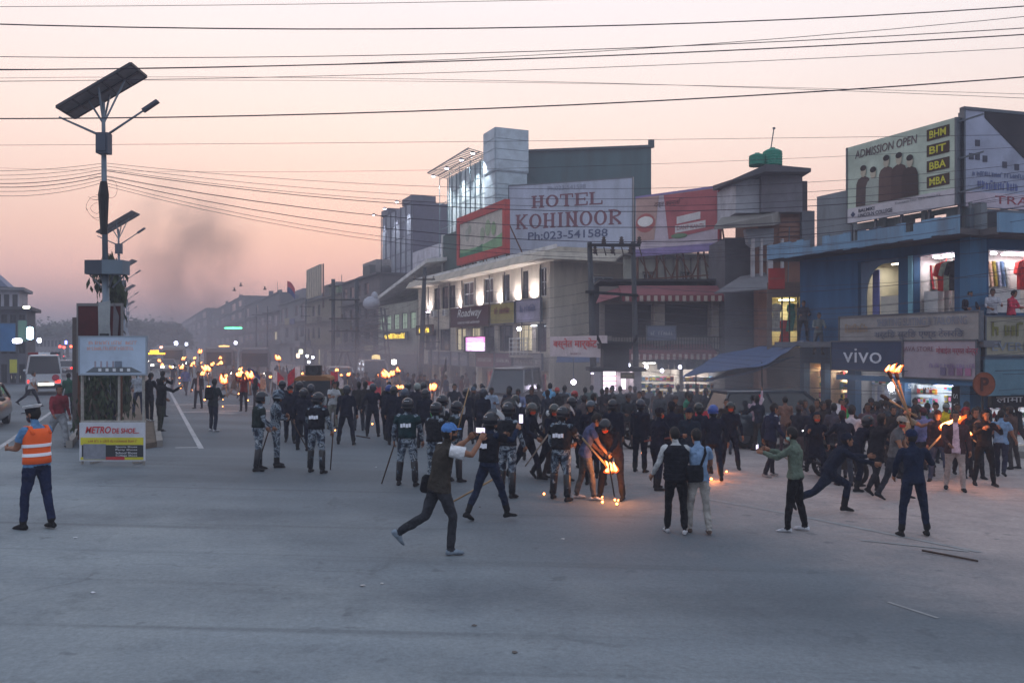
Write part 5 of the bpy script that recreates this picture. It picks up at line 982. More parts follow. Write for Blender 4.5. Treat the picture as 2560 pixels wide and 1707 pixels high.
# market stall interiors behind the crowd (ground floor of the market building)
for k, (a, b_, en, cl, lc) in enumerate(((1520, 1580, 35, (180, 180, 170), (240, 255, 240)), (1590, 1700, 80, (200, 190, 180), (250, 250, 245)), (1708, 1800, 90, (206, 196, 188), (255, 246, 240)), (1812, 1930, 12, (90, 84, 80), (255, 225, 180)))):
    interior(A, PX(a), PX(b_), .15, za(905), .3, 2.4, cl, en, lc)
    goods(A, PX(a) + .1, PX(b_) - .1, .55, 1.0 + .3 * (k % 2), 4, int((b_ - a) / 10), .38, 'grocery_packet', 'packet in the dazzling market stalls beneath the lower striped awning', 'packets in the market stalls', (.2, .14, .25), 20 + k)
for k in range(9):
    hang(A, PX(1640 + 14 * k), -1.2, za(897), 'shirt', ((70, 74, 78), (92, 96, 92), (60, 62, 70))[k % 3], 'dark bag shaped garment hung under the lower striped awning', 'garments under the lower awning', .4 * math.sin(k), .7)
for (px, py, st) in ((1616, 916, 30), (1571, 912, 20), (1655, 926, 10), (1700, 917, 10)):
    p = MB(); c = P(px, py, 43.2); p.lathe([(.02, .1), (.06, .06), (.09, -.02), (.05, -.1)], c, 8); o = p.build('bulb', EM('bulb%d' % st, 226, 226, 255, st), None, True); p = MB(); p.tube([c + V((0, 0, .1)), c + V((0, 0, .5))], .01, 4); p.build('flex', BLACKM, o); tag(o, 'bare white bulb hanging among the market stalls', 'bulb', 'bare bulbs of the market stalls')
p = MB(); c = P(1434, 955, 46); p.ell(c, (.14, .14, .14)); o = p.build('lamp_globe', EM('globe', 236, 224, 255, 22), None, True); p = MB(); p.bar(c + V((0, .1, .1)), c + V((0, .1, 1.6)), .05); p.build('hanger', STEEL, o); tag(o, 'round white lamp glowing beside the poster pillar', 'lamp')
# blue tarpaulin canopy
def sheet(name, quad, nx, ny, sag, mat_, label, cat, seed=1, posts=()):
    mb = MB(); a, b_, c, d = [V(p) for p in quad]; pts = []
    for j in range(ny + 1):
        for i in range(nx + 1):
            s, t = i / nx, j / ny; p = a.lerp(b_, s).lerp(d.lerp(c, s), t); p.z += -sag * math.sin(math.pi * s) * math.sin(math.pi * t) + .06 * mnoise.noise(V((s * 5 + seed, t * 5, seed))); pts.append(p)
    fs = [(j * (nx + 1) + i, j * (nx + 1) + i + 1, (j + 1) * (nx + 1) + i + 1, (j + 1) * (nx + 1) + i) for j in range(ny) for i in range(nx)]
    n_ = len(pts); mb.add(pts + [p + V((0, 0, -.02)) for p in pts], fs + [tuple(k + n_ for k in reversed(f)) for f in fs]); o = tag(mb.build(name, mat_, None, True), label, cat)
    for (p, q) in posts: m_ = MB(); m_.tube([p, q], .03, 6); m_.build('prop', BLACKM, o)
    return o
TARP = M('blue_tarp', rgb(40, 72, 116), .55, var=.2, vs=1.2, bump=.4, bs=5)
sheet('tarpaulin', [P(1706, 940, 35), P(1915, 912, 30), P(2015, 848, 34), P(1800, 884, 42)], 10, 6, .25, TARP, 'large blue tarpaulin canopy slung between the stalls and doorway', 'tarpaulin', 2, [(P(1905, 905, 31), at(1905, 31)), (P(1740, 930, 35.5), at(1740, 35.5))])
sheet('tarpaulin', [P(1760, 953, 33), P(1880, 925, 31.5), P(1990, 890, 33), P(1850, 915, 38)], 8, 5, .2, M('blue_tarp_dark', rgb(40, 74, 120), .6, var=.2, vs=1.2), 'smaller dark blue tarpaulin hanging below the large one', 'tarpaulin', 5)
sheet('tarpaulin', [P(1390, 905, 52), P(1500, 905, 48), P(1500, 880, 52), P(1395, 882, 56)], 6, 4, .15, TARP, 'blue sheet strung under the cloth banner', 'tarpaulin', 9)

# ---------------------------------------------------------------- overhead cables
CABLE = M('cable', rgb(62, 56, 68), .7)
def cable(p, q, sag=.3, r=.012,  label='thin black cable strung high across the junction', group='cables across the junction', n=14):
    pts = [p.lerp(q, i / n) + V((0, 0, -4 * sag * (i / n) * (1 - i / n))) for i in range(n + 1)]; mb = MB(); mb.tube(pts, r * .64, 5)
    return tag(mb.build('overhead_cable', CABLE, None, True, origin=pts[0]), label, 'cable', group)
for (ya, yb, Y0, Y1, r, sag) in ((18, -40, 15, 17, .008, .1), (57, 6, 13, 15, .016, .25), (140, 62, 16, 13, .011, .2), (172, 28, 17, 14, .009, .3), (176, 78, 15, 15, .017, .15), (205, 112, 18, 17, .010, .15), (297, 182, 15, 14, .018, .2),
                            (198, 252, 34, 24, .012, -.3), (205, 240, 30, 24, .010, -.2), (364, 335, 30, 26, .011, .05), (415, 360, 40, 24, .009, .5)):
    cable(P(-140, ya, Y0), P(2700, yb, Y1), sag, r, 'thick black cable strung high across the junction' if r > .015 else 'thin black cable strung high across the junction', 'thick cables across the junction' if r > .015 else 'thin cables across the junction')
top = wmat(L1).to_translation() + V((-.1, 0, 0)); rn = random.Random(11)
for k in range(9):                                                     # from the lamp pole to the shops
    z = PZ(408 + 7 * k + rn.uniform(-3, 3), 26); cable(V((top.x, 26, z)), P(2680, 395 + 17 * k + rn.uniform(-6, 6), 27 + rn.uniform(-1, 1)), .9 + .12 * k + rn.uniform(-.15, .15), .018 if k in (3, 6) else .011, 'cable from the lamp pole to the shop row', 'cables from the lamp pole to the shops', 20)
for k in range(7):
    z = PZ(408 + 8 * k, 26); cable(V((top.x, 26, z)), P(-150, 420 + 9 * k + rn.uniform(-4, 4), 24), .12 + .03 * k, .018 if k in (3, 4) else .011, 'cable leaving the lamp pole away from the shops', 'cables leaving the lamp pole away from the shops')
for k in range(16):                                                    # the low mess of lines in front of the shops
    ya = 690 + 17 * k + rn.uniform(-6, 6); yb = 640 + 23 * k + rn.uniform(-10, 10); cable(P(1487, ya * .8 + 150, 40.8), P(2700, yb, 24.5 + rn.uniform(-.5, .5)), .5 + rn.uniform(-.2, .4), .015 if k % 3 == 0 else .009, 'dark line sagging from the two pole frame along the shops', 'lines along the shop fronts', 18)
for k in range(8): cable(P(1050, 700 + 22 * k, 61.7), P(1487, 700 + 26 * k, 40.8), .7, .014, 'line sagging from the tall pole to the two pole frame', 'lines along the cream building')
for k in range(6): cable(P(1050, 690 + 20 * k, 62.3), P(865, 720 + 22 * k, 75), .5, .014, 'hazy line from the tall pole to the electricity frame', 'lines beyond the cream building')
for k in range(5): cable(P(1487, 612 + 4 * k, 40.8), P(2690, 450 + 40 * k, 25), .5, .011, 'upper line from the two pole frame over the blue building', 'upper lines over the blue building', 18)

# ---------------------------------------------------------------- trees
LEAF = [M('leaf%d' % k, rgb(*c), .7, spec=.2, var=.3, vs=4) for k, c in enumerate(((58, 70, 50), (48, 60, 46), (70, 78, 58)))]
def tree(px, Y, h, r, label, n=900, droop=False, zb=0.0, seed=1, leaf=.16):
    rn = random.Random(seed); b = at(px, Y); b.z += zb; o = empty('ashoka_tree' if droop else 'tree', b, None, None, label, 'tree', None if droop else 'trees at the end of the street')
    mb = MB(); mb.tube([(0, 0, 0), (.05, 0, h * .3), (-.03, .03, h * .6), (0, 0, h * .9)], [r * .09 + .05, r * .07 + .04, r * .05 + .02, .03], 8)
    lim = []
    for k in range(7):
        z = h * (.35 + .08 * k); a = k * 2.4; e = V((r * .7 * math.cos(a), r * .7 * math.sin(a), z + (h * .14 if not droop else -.3))); mb.tube([(0, 0, z), e * .5 + V((0, 0, z * .5 + .15)), e], [.06, .04, .015], 5); lim.append(e)
    mb.build('trunk', PT(80, 66, 56), o, True); mb = MB()
    cl = [(V((rn.gauss(0, r * .4), rn.gauss(0, r * .4), h * rn.uniform(.42, .95))), r * rn.uniform(.22, .42)) for _ in range(22)] if not droop else [(V((rn.gauss(0, r * .35), rn.gauss(0, r * .35), h * rn.uniform(.12, .98))), r * .5) for _ in range(40)]
    for k in range(n):
        c, cr = cl[k % len(cl)]; d = V((rn.gauss(0, 1), rn.gauss(0, 1), rn.gauss(0, .8))); p = c + d * cr * .6
        if droop:
            f = 1.05 - p.z / h; p.x *= .45 + f * .7; p.y *= .45 + f * .7; t = V((rn.uniform(-.3, .3), rn.uniform(-.3, .3), -1)).normalized(); s_ = V((rn.uniform(-1, 1), rn.uniform(-1, 1), .1)).normalized(); l_, w_ = leaf * rn.uniform(1.2, 2.2), leaf * .3
        else: t = V((rn.uniform(-1, 1), rn.uniform(-1, 1), rn.uniform(-.7, .5))).normalized(); s_ = t.cross(V((rn.uniform(-1, 1), rn.uniform(-1, 1), 1))).normalized(); l_, w_ = leaf * rn.uniform(.7, 1.5), leaf * .5
        mb.add([p, p + t * l_ * .5 + s_ * w_, p + t * l_, p + t * l_ * .5 - s_ * w_], [(0, 1, 2, 3)], k % 3)
    mb.build('crown', LEAF, o)
    return o
tree(277, 29.5, 5.7, .75, 'dark drooping column tree behind the median hoarding', 2600, True, MED_Z, 4, .2)
rn = random.Random(21)
for k, (px, Y, h, r) in enumerate(((108, 210, 11, 5), (140, 240, 12, 6), (168, 215, 11, 5.5), (190, 250, 13, 6), (330, 230, 13, 6), (352, 260, 15, 6.5), (375, 240, 12, 5.5), (402, 280, 15, 7), (425, 300, 15, 7), (60, 250, 13, 6), (446, 250, 11, 5), (88, 190, 9, 4))):
    tree(px, Y, h * .72, r * .85, 'hazy roadside tree at the end of the street', 1500, False, 0, k + 30, .75)
# low dry shrub in the median
tree(238, 23.6, 2.3, .6, 'low dry brown shrub on the median behind the stand', 900, True, MED_Z, 8, .12)
for k, (px, py) in enumerate(((170, 1075), (205, 1085), (175, 1060), (228, 1096))):
    c = G(px, py); mb = MB(); rn2 = random.Random(k); mb.loft([[c + V((.16 * (1 + .3 * rn2.random()) * math.cos(a * .9) * w_, .12 * math.sin(a * .9) * w_, z_ + MED_Z)) for a in range(7)] for w_, z_ in ((1, .0), (1.1, .05), (.7, .1), (.1, .13))]); tag(mb.build('rubbish_bag', PT(168, 172, 178, dirt=.4), None, True), 'crumpled pale rubbish bag lying on the median soil', 'rubbish bag', 'rubbish bags on the median')

# ---------------------------------------------------------------- buildings across the far carriageway (opposite side of the street)
def opp_block(name, label, pxa, pxb, Y, ytop, col, floors, cols, depth=5.5, extra=None):
    x0, x1 = PX(pxa, Y), PX(pxb, Y); o = empty(name, ((x0 + x1) / 2, Y, .05), Matrix.Rotation(rad(23), 4, 'Z'), None, label, 'building'); hw = (x1 - x0) / 2; h = PZ(ytop, Y) - .05; fh = h / floors; ops = []
    for j in range(floors):
        for i in range(cols): a = -hw + (i + .18) * 2 * hw / cols; ops.append((a, a + .64 * 2 * hw / cols, j * fh + (.1 if j == 0 else fh * .25), j * fh + fh * .82))
    wm = MB(); wallgrid(wm, -hw, hw, 0, h, ops, 0, .3); wm.build('wall', PT(*col, streak=True), o); part('side_wall', o, PT(*[int(c * .9) for c in col]), (hw - .3, hw, .3, depth, 0, h)); part('roof', o, PT(*[int(c * .75) for c in col]), (-hw - .4, hw + .4, -.5, depth, h, h + .25)); part('back_wall', o, DARKP, (-hw, hw, depth * .4, depth * .4 + .2, 0, h))
    for k, q in enumerate(ops): win(o, (q[0] + q[1]) / 2, (q[2] + q[3]) / 2, q[1] - q[0], q[3] - q[2], .12, BLACKM, GLASS, 2, 1)
    return o, hw, h
o, hw, h = opp_block('opposite_building', 'dark fronted building with blue board across the far carriageway', -60, 58, 62, 775, (92, 92, 100), 3, 6); s_ = sign('shop_sign', 'blue board on the dark building across the carriageway', o, hw * .05, hw * .62, h * .45, h * .82, -.5, (60, 106, 150)); sign('shop_sign', 'pale green board on the dark building corner', o, hw * .72, hw * 1.04, h * .58, h * .86, -.52, (120, 160, 140)); q = sign('shop_sign', 'yellow board low on the dark building', o, hw * .42, hw * .7, h * .16, h * .34, -.7, (196, 188, 70))
o2, hw2, h2 = opp_block('opposite_building', 'white stepped upper storey behind the dark fronted building', -70, 40, 70, 725, (178, 176, 186), 4, 6)
p = MB(); p.hexa([(-hw2, -.6, h2 + .26), (hw2 * .6, -.6, h2 + .26), (hw2 * .6, 6, h2 + .26), (-hw2, 6, h2 + .26), (-hw2, -.6, h2 + 2.6), (-hw2 * .6, -.6, h2 + 2.4), (-hw2 * .6, 6, h2 + 2.4), (-hw2, 6, h2 + 2.6)]); p.build('stair_gable', PT(120, 126, 150), o2)
opp_block('opposite_building', 'low hazy shops farther along the far carriageway', 84, 150, 170, 846, (140, 136, 140), 2, 8)
for k, (px, py, c_, st, sz) in enumerate(((75, 833, (180, 225, 255), 9, (.5, .9)), (77, 840, (220, 225, 255), 14, (.35, .35)), (43, 852, (225, 225, 255), 10, (.7, .35)), (66, 768, (245, 245, 215), 6, (.5, .2)), (98, 851, (225, 230, 255), 10, (.3, .3)), (165, 856, (130, 130, 255), 8, (.35, .5)), (160, 868, (255, 70, 60), 8, (.4, .3)), (150, 866, (255, 70, 60), 8, (.4, .3)), (178, 866, (255, 90, 60), 8, (.4, .3)), (440, 858, (210, 216, 255), 16, (.5, .5)), (589, 857, (230, 230, 255), 14, (.4, .4)), (466, 860, (225, 230, 255), 10, (.4, .4)), (404, 868, (255, 170, 140), 8, (.5, .3)), (583, 820, (90, 255, 170), 6, (2.4, .22)), (560, 868, (255, 190, 110), 4, (1.5, .5)), (768, 890, (230, 236, 255), 12, (.25, .25)), (782, 893, (230, 236, 255), 12, (.25, .25)), (772, 905, (230, 236, 255), 12, (.25, .25)), (752, 879, (240, 240, 200), 3, (.4, .45)), (745, 889, (255, 220, 190), 3, (.35, .45)), (940, 896, (255, 220, 150), 2.2, (.8, .7)), (985, 905, (255, 250, 235), 6, (.5, .5)))):
    Y = 58 if px < 100 else (110 if px < 700 else 78); c = P(px, py, Y); mb = MB(); mb.lathe([(.02, -.5), (.42, -.42), (.5, 0), (.42, .42), (.02, .5)], (0, 0, 0), 10); o = put('street_light', mb.mesh('street_light', [EM('far%d' % k, *c_, st)], True), None, c, None, (sz[0], .15, sz[1])); tag(o, 'small distant lit lamp or shop light along the street', 'light', 'distant lights along the street')
    if px > 100: o['label'] = 'small distant lit lamp glowing through the smoke'; o['group'] = 'distant lamps in the smoke'
# ================================================================ people
SKIN = M('skin', rgb(138, 96, 74), .6, spec=.35, var=.08, vs=12); SKIN2 = M('skin_dark', rgb(106, 72, 56), .6, spec=.35, var=.08, vs=12); HAIR = M('hair', rgb(26, 22, 22), .65, spec=.3, var=.3, vs=30, bump=.6, bs=60)
EYE = M('eye', rgb(30, 22, 20), .3); SOLE = M('sole', rgb(150, 150, 150), .8)
def camo():
    m = bpy.data.materials.new('camouflage_cloth'); m.use_nodes = True; t = m.node_tree; b = t.nodes['Principled BSDF']; tc_ = t.nodes.new('ShaderNodeNewGeometry')
    n = t.nodes.new('ShaderNodeTexNoise'); n.inputs['Scale'].default_value = 7; n.inputs['Detail'].default_value = 2.5; n.inputs['Distortion'].default_value = .6; t.links.new(tc_.outputs['Position'], n.inputs['Vector'])
    r = t.nodes.new('ShaderNodeValToRGB'); r.color_ramp.interpolation = 'CONSTANT'; e = r.color_ramp.elements
    for i, (p, c) in enumerate(((0, (40, 46, 58)), (.42, (84, 96, 110)), (.5, (134, 144, 154)), (.57, (62, 72, 84)), (.64, (160, 166, 172)))):
        x = e[i] if i < 2 else e.new(p); x.position = p; x.color = rgb(*c)
    t.links.new(n.outputs['Fac'], r.inputs[0]); t.links.new(r.outputs[0], b.inputs['Base Color']); b.inputs['Roughness'].default_value = .9; b.inputs['Specular IOR Level'].default_value = .15
    return m
CAMO = camo()
def dirv(flex, abd, side): a, b = rad(flex), rad(abd); return V((side * math.sin(b), math.sin(a) * math.cos(b), -math.cos(a) * math.cos(b)))
STAND = dict(lean=3, legs=((3, 4, 4), (-3, 4, 2)), arms=((5, 10, 18, 6), (0, 10, 14, 6)))
def skeleton(p, h=1.72, build=1.0):
    k = h / 1.74; J = {}; lean, roll, tw = rad(p.get('lean', 3)), rad(p.get('roll', 0)), rad(p.get('twist', 0))
    Rz = Matrix.Rotation(tw, 3, 'Z'); Rt = Rz @ Matrix.Rotation(-lean, 3, 'X') @ Matrix.Rotation(roll, 3, 'Y'); P0 = V((0, 0, 0))
    rings = []; pos = P0.copy() + V((0, 0, -.1)); prev = -.1; qI, qT = Quaternion(), Rt.to_quaternion(); prof = [(-.10, .13, .10), (-.05, .165, .118), (.03, .168, .116), (.12, .152, .108), (.22, .158, .112), (.32, .172, .122), (.40, .178, .118), (.455, .162, .095), (.495, .10, .075), (.52, .062, .06)]
    for (z, hwid, hd) in prof:
        t = min(1, max(0, (z + .02) / .22)); R = qI.slerp(qT, t * t * (3 - 2 * t)).to_matrix(); pos = pos + R @ V((0, 0, z - prev)); prev = z; rings.append((z, pos.copy(), R, hwid * build, hd * build))
    def tor(z):
        for a, b in zip(rings[:-1], rings[1:]):
            if a[0] <= z <= b[0]: f = (z - a[0]) / (b[0] - a[0]); return a[1].lerp(b[1], f), b[2]
        return rings[-1][1], rings[-1][2]
    sh, Rs = tor(.45); J['neck'] = rings[-1][1]; J['rings'] = rings; J['tor'] = tor; J['Rt'] = Rt
    hy, hp = p.get('head', (0, 0)); Rh = Matrix.Rotation(tw + rad(hy), 3, 'Z') @ Matrix.Rotation(-(lean * .45 + rad(hp)), 3, 'X'); J['Rh'] = Rh; J['head'] = J['neck'] + Rt @ V((0, .012, .035)) + Rh @ V((0, .022, .125))
    foot_min = 1e9; J['foot'] = []
    for i, sd in enumerate((-1, 1)):
        hf, ab, kn = p['legs'][i][:3]; fp = p['legs'][i][3] if len(p['legs'][i]) > 3 else None; hip = V((sd * .092, 0, -.05)); kd = dirv(hf, ab, sd); knee = hip + kd * .42; sd2 = dirv(hf - kn, ab * .6, sd); ank = knee + sd2 * .41
        pitch = rad(fp if fp is not None else 0); Rf = Matrix.Rotation(-sd * rad(8 + p.get('toe', 0)), 3, 'Z') @ Matrix.Rotation(-pitch, 3, 'X')
        J['hip%d' % i], J['knee%d' % i], J['ank%d' % i] = hip, knee, ank; J['foot'].append(Rf)
        for q in ((0, -.07, -.085), (0, .19, -.085)): foot_min = min(foot_min, (ank + Rf @ V(q)).z)
    for i, sd in enumerate((-1, 1)):
        ua, ub, fa, fb = p['arms'][i]; s_ = sh + Rs @ V((sd * .178 * build, 0, -.005)); e_ = s_ + Rz @ dirv(ua, ub, sd) * .285; w_ = e_ + Rz @ dirv(fa, fb, sd) * .25; J['sho%d' % i], J['elb%d' % i], J['wri%d' % i] = s_, e_, w_; J['hand%d' % i] = w_ + Rz @ dirv(fa, fb, sd) * .1
    off = V((0, 0, -foot_min))
    for kk in list(J):
        if isinstance(J[kk], V): J[kk] = J[kk] + off
    J['rings'] = [(z, c + off, R, a, b) for z, c, R, a, b in J['rings']]; J['P0'] = P0 + off; J['k'] = k; J['Rz'] = Rz
    return J
def hand_geo(mb, w_, d, nrm, mi=0, curl=.5):
    d = d.normalized(); nrm = (nrm - d * nrm.dot(d)).normalized(); s_ = d.cross(nrm)
    mb.loft([[w_ + d * t + s_ * (a * x) + nrm * (b * y) for x, y in ((-1, -1), (1, -1), (1, 1), (-1, 1))] for t, a, b in ((-.01, .022, .018), (.03, .034, .016), (.085, .038, .013))], mi)
    for k, (o, ln) in enumerate(((-.03, .065), (-.01, .078), (.011, .072), (.03, .056))):
        a = w_ + d * .08 + s_ * o; b = a + (d * (1 - .3 * curl) + nrm * .5 * curl).normalized() * ln * .5; c = b + (d * (1 - 1.1 * curl) + nrm * curl).normalized() * ln * .5; mb.tube([a, b, c], [.0095, .009, .007], 5, mi)
    a = w_ + d * .02 - s_ * .03; mb.tube([a, a - s_ * .025 + d * .03 + nrm * .01, a - s_ * .03 + d * .065 + nrm * .02], [.012, .011, .008], 5, mi)
HEADP = [(-.122, .022, .066, .030), (-.108, .040, .084, -.005), (-.085, .054, .090, -.035), (-.05, .063, .088, -.066), (-.01, .070, .088, -.085), (.03, .074, .089, -.097), (.065, .072, .083, -.097), (.092, .060, .064, -.084), (.110, .040, .038, -.060), (.120, .014, .004, -.022)]
def head_geo(mb, c, R):
    rings = []
    for z, w_, f, b in HEADP:
        m, h = (f + b) / 2, (f - b) / 2; rings.append([c + R @ V((w_ * math.copysign(abs(math.cos(t)) ** .85, math.cos(t)), m + h * math.copysign(abs(math.sin(t)) ** .85, math.sin(t)), z)) for t in [6.2832 * k / 14 for k in range(14)]])
    mb.loft(rings, 0); nz_ = [(-.014, .084, -.045), (.014, .084, -.045), (.006, .086, .012), (-.006, .086, .012), (0, .113, -.04), (0, .092, .014)]; mb.add([c + R @ V(q) for q in nz_], [(0, 1, 4), (1, 2, 5, 4), (2, 3, 5), (3, 0, 4, 5), (0, 3, 2, 1)], 0)
    for sd in (-1, 1):
        mb.ell(c + R @ V((sd * .076, -.008, -.012)), (.012, .022, .034), R, 8, 5, 0); mb.ell(c + R @ V((sd * .03, .082, .006)), (.013, .009, .006), R, 7, 4, 5); mb.box(c + R @ V((sd * .031, .088, .026)), (.034, .008, .007), R, 5)
    mb.ell(c + R @ V((0, .088, -.075)), (.024, .007, .006), R, 8, 4, 5)
def person_mesh(key, pose, st, h=1.72, build=1.0, vox=.02):
    J = skeleton(pose, h, build); k = J['k']; mb = MB(); loose = st.get('loose', 1.08); cut = 14
    for (z, c, R, a, b) in [None] * 0: pass
    bulk = st.get('bulk', 0.0); rg = []
    for (z, c, R, a, b) in J['rings']:
        q = bulk if z < .45 else 0; rg.append([c + R @ V(((a + q) * math.cos(t), (b + q) * math.sin(t) - .005, 0)) for t in [6.2832 * i / cut for i in range(cut)]])
    mb.loft(rg); segs = [(J['P0'] + V((0, 0, -.05)), J['neck'], .12, 'torso')]
    mb.tube([J['neck'] - J['Rt'] @ V((0, 0, .04)), J['head'] - J['Rh'] @ V((0, -.0, .05))], [.058, .054], 10); segs.append((J['neck'] + J['Rt'] @ V((0, 0, .02)), J['head'], .05, 'neck'))
    for i, sd in enumerate((-1, 1)):
        a, b, c = J['hip%d' % i], J['knee%d' % i], J['ank%d' % i]; l = loose
        sk = [a + V((0, 0, .03)), a.lerp(b, .25), a.lerp(b, .6), b, b.lerp(c, .3), b.lerp(c, .7), c + (c - b).normalized() * -.02]
        mb.tube(sk, [.088 * build, .089 * l * build, .074 * l, .060 * l, .060 * l, .050 * l * l, .047 * l * l], 10); segs += [(a, b, .075, 'thigh'), (b, c, .055, 'shin%d' % i)]
        Rf = J['foot'][i]; fr = []
        for (y, w_, hh) in ((-.075, .03, .05), (-.06, .042, .085), (0, .044, .10), (.06, .047, .085), (.12, .05, .06), (.17, .044, .048), (.195, .024, .03)): fr.append([c + Rf @ V((w_ * math.cos(t), y, -.085 + hh / 2 + hh / 2 * math.sin(t))) for t in [6.2832 * q / 8 for q in range(8)]])
        mb.loft(fr); segs.append((c + Rf @ V((0, -.05, -.05)), c + Rf @ V((0, .17, -.06)), .045, 'foot'))
        s_, e_, w_ = J['sho%d' % i], J['elb%d' % i], J['wri%d' % i]; ls = st.get('sleeve', 'long'); al = 1.16 + bulk * 4 if ls == 'long' else 1.0
        mb.ell(s_ + V((-sd * .01, 0, 0)), (.066 * build + bulk * .6, .062 + bulk * .6, .066 + bulk * .6)); mb.tube([s_, s_.lerp(e_, .5), e_, e_.lerp(w_, .45), w_], [.056 * al * build, .052 * al, .043 * al, .042 * al, .030 * al], 9); segs += [(s_, e_, .05, 'uarm'), (e_, w_, .04, 'farm')]
        if ls == 'short': mb.tube([s_, s_.lerp(e_, .6)], [.066 * build, .064], 9)
    if st.get('skirt'):
        z0 = J['P0']; mb.loft([[z0 + V((r * math.cos(t), r * .75 * math.sin(t) + .0, z)) for t in [6.2832 * q / 12 for q in range(12)]] for r, z in ((.17, .02), (.185, -.2), (.21, -st['skirt']))])
    hm = st.get('hem', -.05)
    if not st.get('skirt') and hm < -.03:
        z0 = J['P0']; mb.loft([[z0 + V((r * build * math.cos(t), r * .74 * build * math.sin(t), z)) for t in [6.2832 * q / 12 for q in range(12)]] for r, z in ((.165 + bulk, .06), (.182 + bulk, -.02), (.19 + bulk, hm))])
    me = mb.mesh('b', [SKIN]); ob = bpy.data.objects.new('b', me); COL.objects.link(ob); md = ob.modifiers.new('r', 'REMESH'); md.mode = 'VOXEL'; md.voxel_size = vox; m2 = ob.modifiers.new('s', 'SMOOTH'); m2.iterations = 4; m2.factor = .55
    dg = bpy.context.evaluated_depsgraph_get(); me2 = bpy.data.meshes.new_from_object(ob.evaluated_get(dg)); bpy.data.objects.remove(ob); bpy.data.meshes.remove(me)
    nf = len(me2.polygons); nv = len(me2.vertices); co = np.empty(nv * 3); me2.vertices.foreach_get('co', co); co = co.reshape(-1, 3); cen = np.empty(nf * 3); me2.polygons.foreach_get('center', cen); cen = cen.reshape(-1, 3); best = np.full(nf, 9e9); lab = np.zeros(nf, int); tt = np.zeros(nf)
    for si, (a, b, r, nm) in enumerate(segs):
        a_, d_ = np.array(a), np.array(b - a); t = np.clip(((cen - a_) @ d_) / max(1e-9, d_ @ d_), 0, 1); ds = np.linalg.norm(cen - a_ - t[:, None] * d_, axis=1) - r; u = ds < best; best[u] = ds[u]; lab[u] = si; tt[u] = t[u]
    no = np.empty(nv * 3); me2.vertices.foreach_get('normal', no); no = no.reshape(-1, 3); sd_ = (sum(map(ord, key)) % 50) * 3.7
    fz = np.array([mnoise.noise((x * 11 + sd_, y * 11, z * 7)) + .6 * mnoise.noise((x * 24 + z * 9, y * 24 + sd_, z * 15)) for x, y, z in co]); co = co + no * (fz * .011)[:, None]
    names = [s_[3] for s_ in segs]; Rt = J['Rt']; P0 = np.array(J['P0']); up = np.array(Rt @ V((0, 0, 1))); xx = np.array(Rt @ V((1, 0, 0))); yy = np.array(Rt @ V((0, 1, 0))); hgt = (cen - P0) @ up; wz = cen[:, 2] - P0[2]; lx = (cen - P0) @ xx; ly = (cen - P0) @ yy
    hem = st.get('hem', -.05); boot = st.get('boot', 0.0); slv = st.get('sleeve', 'long'); mi = np.zeros(nf, int)
    for si, nm in enumerate(names):
        u = lab == si
        if nm in ('torso', 'thigh'):
            mi[u] = np.where((np.minimum(hgt, wz + .05)[u] > hem) if nm == 'torso' else (wz[u] > hem - .02), 1, 2)
            if st.get('inner'): w_ = st['inner']; q = u & (np.abs(lx) < w_ * (.6 + .9 * np.clip(.45 - hgt, 0, .5))) & (ly > .03) & (mi == 1); mi[q] = 4
            if st.get('skirt'): mi[u & (wz > -st['skirt'] - .01) & (mi == 2)] = 1
        elif nm == 'neck': mi[u] = 0
        elif nm == 'uarm': mi[u] = 1 if slv != 'short' else 0; mi[u & (tt < .58)] = 1
        elif nm == 'farm': mi[u] = 1 if slv == 'long' else 0; mi[u & (tt < .35)] = 1 if slv == 'roll' else (1 if slv == 'long' else 0); mi[u & (tt > .97)] = 0
        elif nm.startswith('shin'): mi[u] = np.where(tt[u] > 1 - boot, 3, 2)
        elif nm == 'foot': mi[u] = 3
    ex = MB(); head_geo(ex, J['head'], J['Rh'])
    for i in range(2):
        d = (J['wri%d' % i] - J['elb%d' % i]).normalized(); nn = J['Rz'] @ V((-(-1, 1)[i], .35, 0)); hand_geo(ex, J['wri%d' % i], d, nn, 0, pose.get('curl', .55))
    fv = [tuple(x) for x in co] + ex.v; ff = [tuple(p.vertices) for p in me2.polygons] + [tuple(i + nv for i in f) for f in ex.f]; mm = list(mi) + ex.m
    bpy.data.meshes.remove(me2); out = bpy.data.meshes.new('person_body'); out.from_pydata([(x * k, y * k, z * k) for x, y, z in fv], [], ff)
    for m_ in (SKIN, CONC, CONC, RUBBER, CONC, EYE): out.materials.append(m_)
    out.polygons.foreach_set('material_index', [int(x) for x in mm]); out.polygons.foreach_set('use_smooth', [True] * len(ff)); out.update()
    return out, J
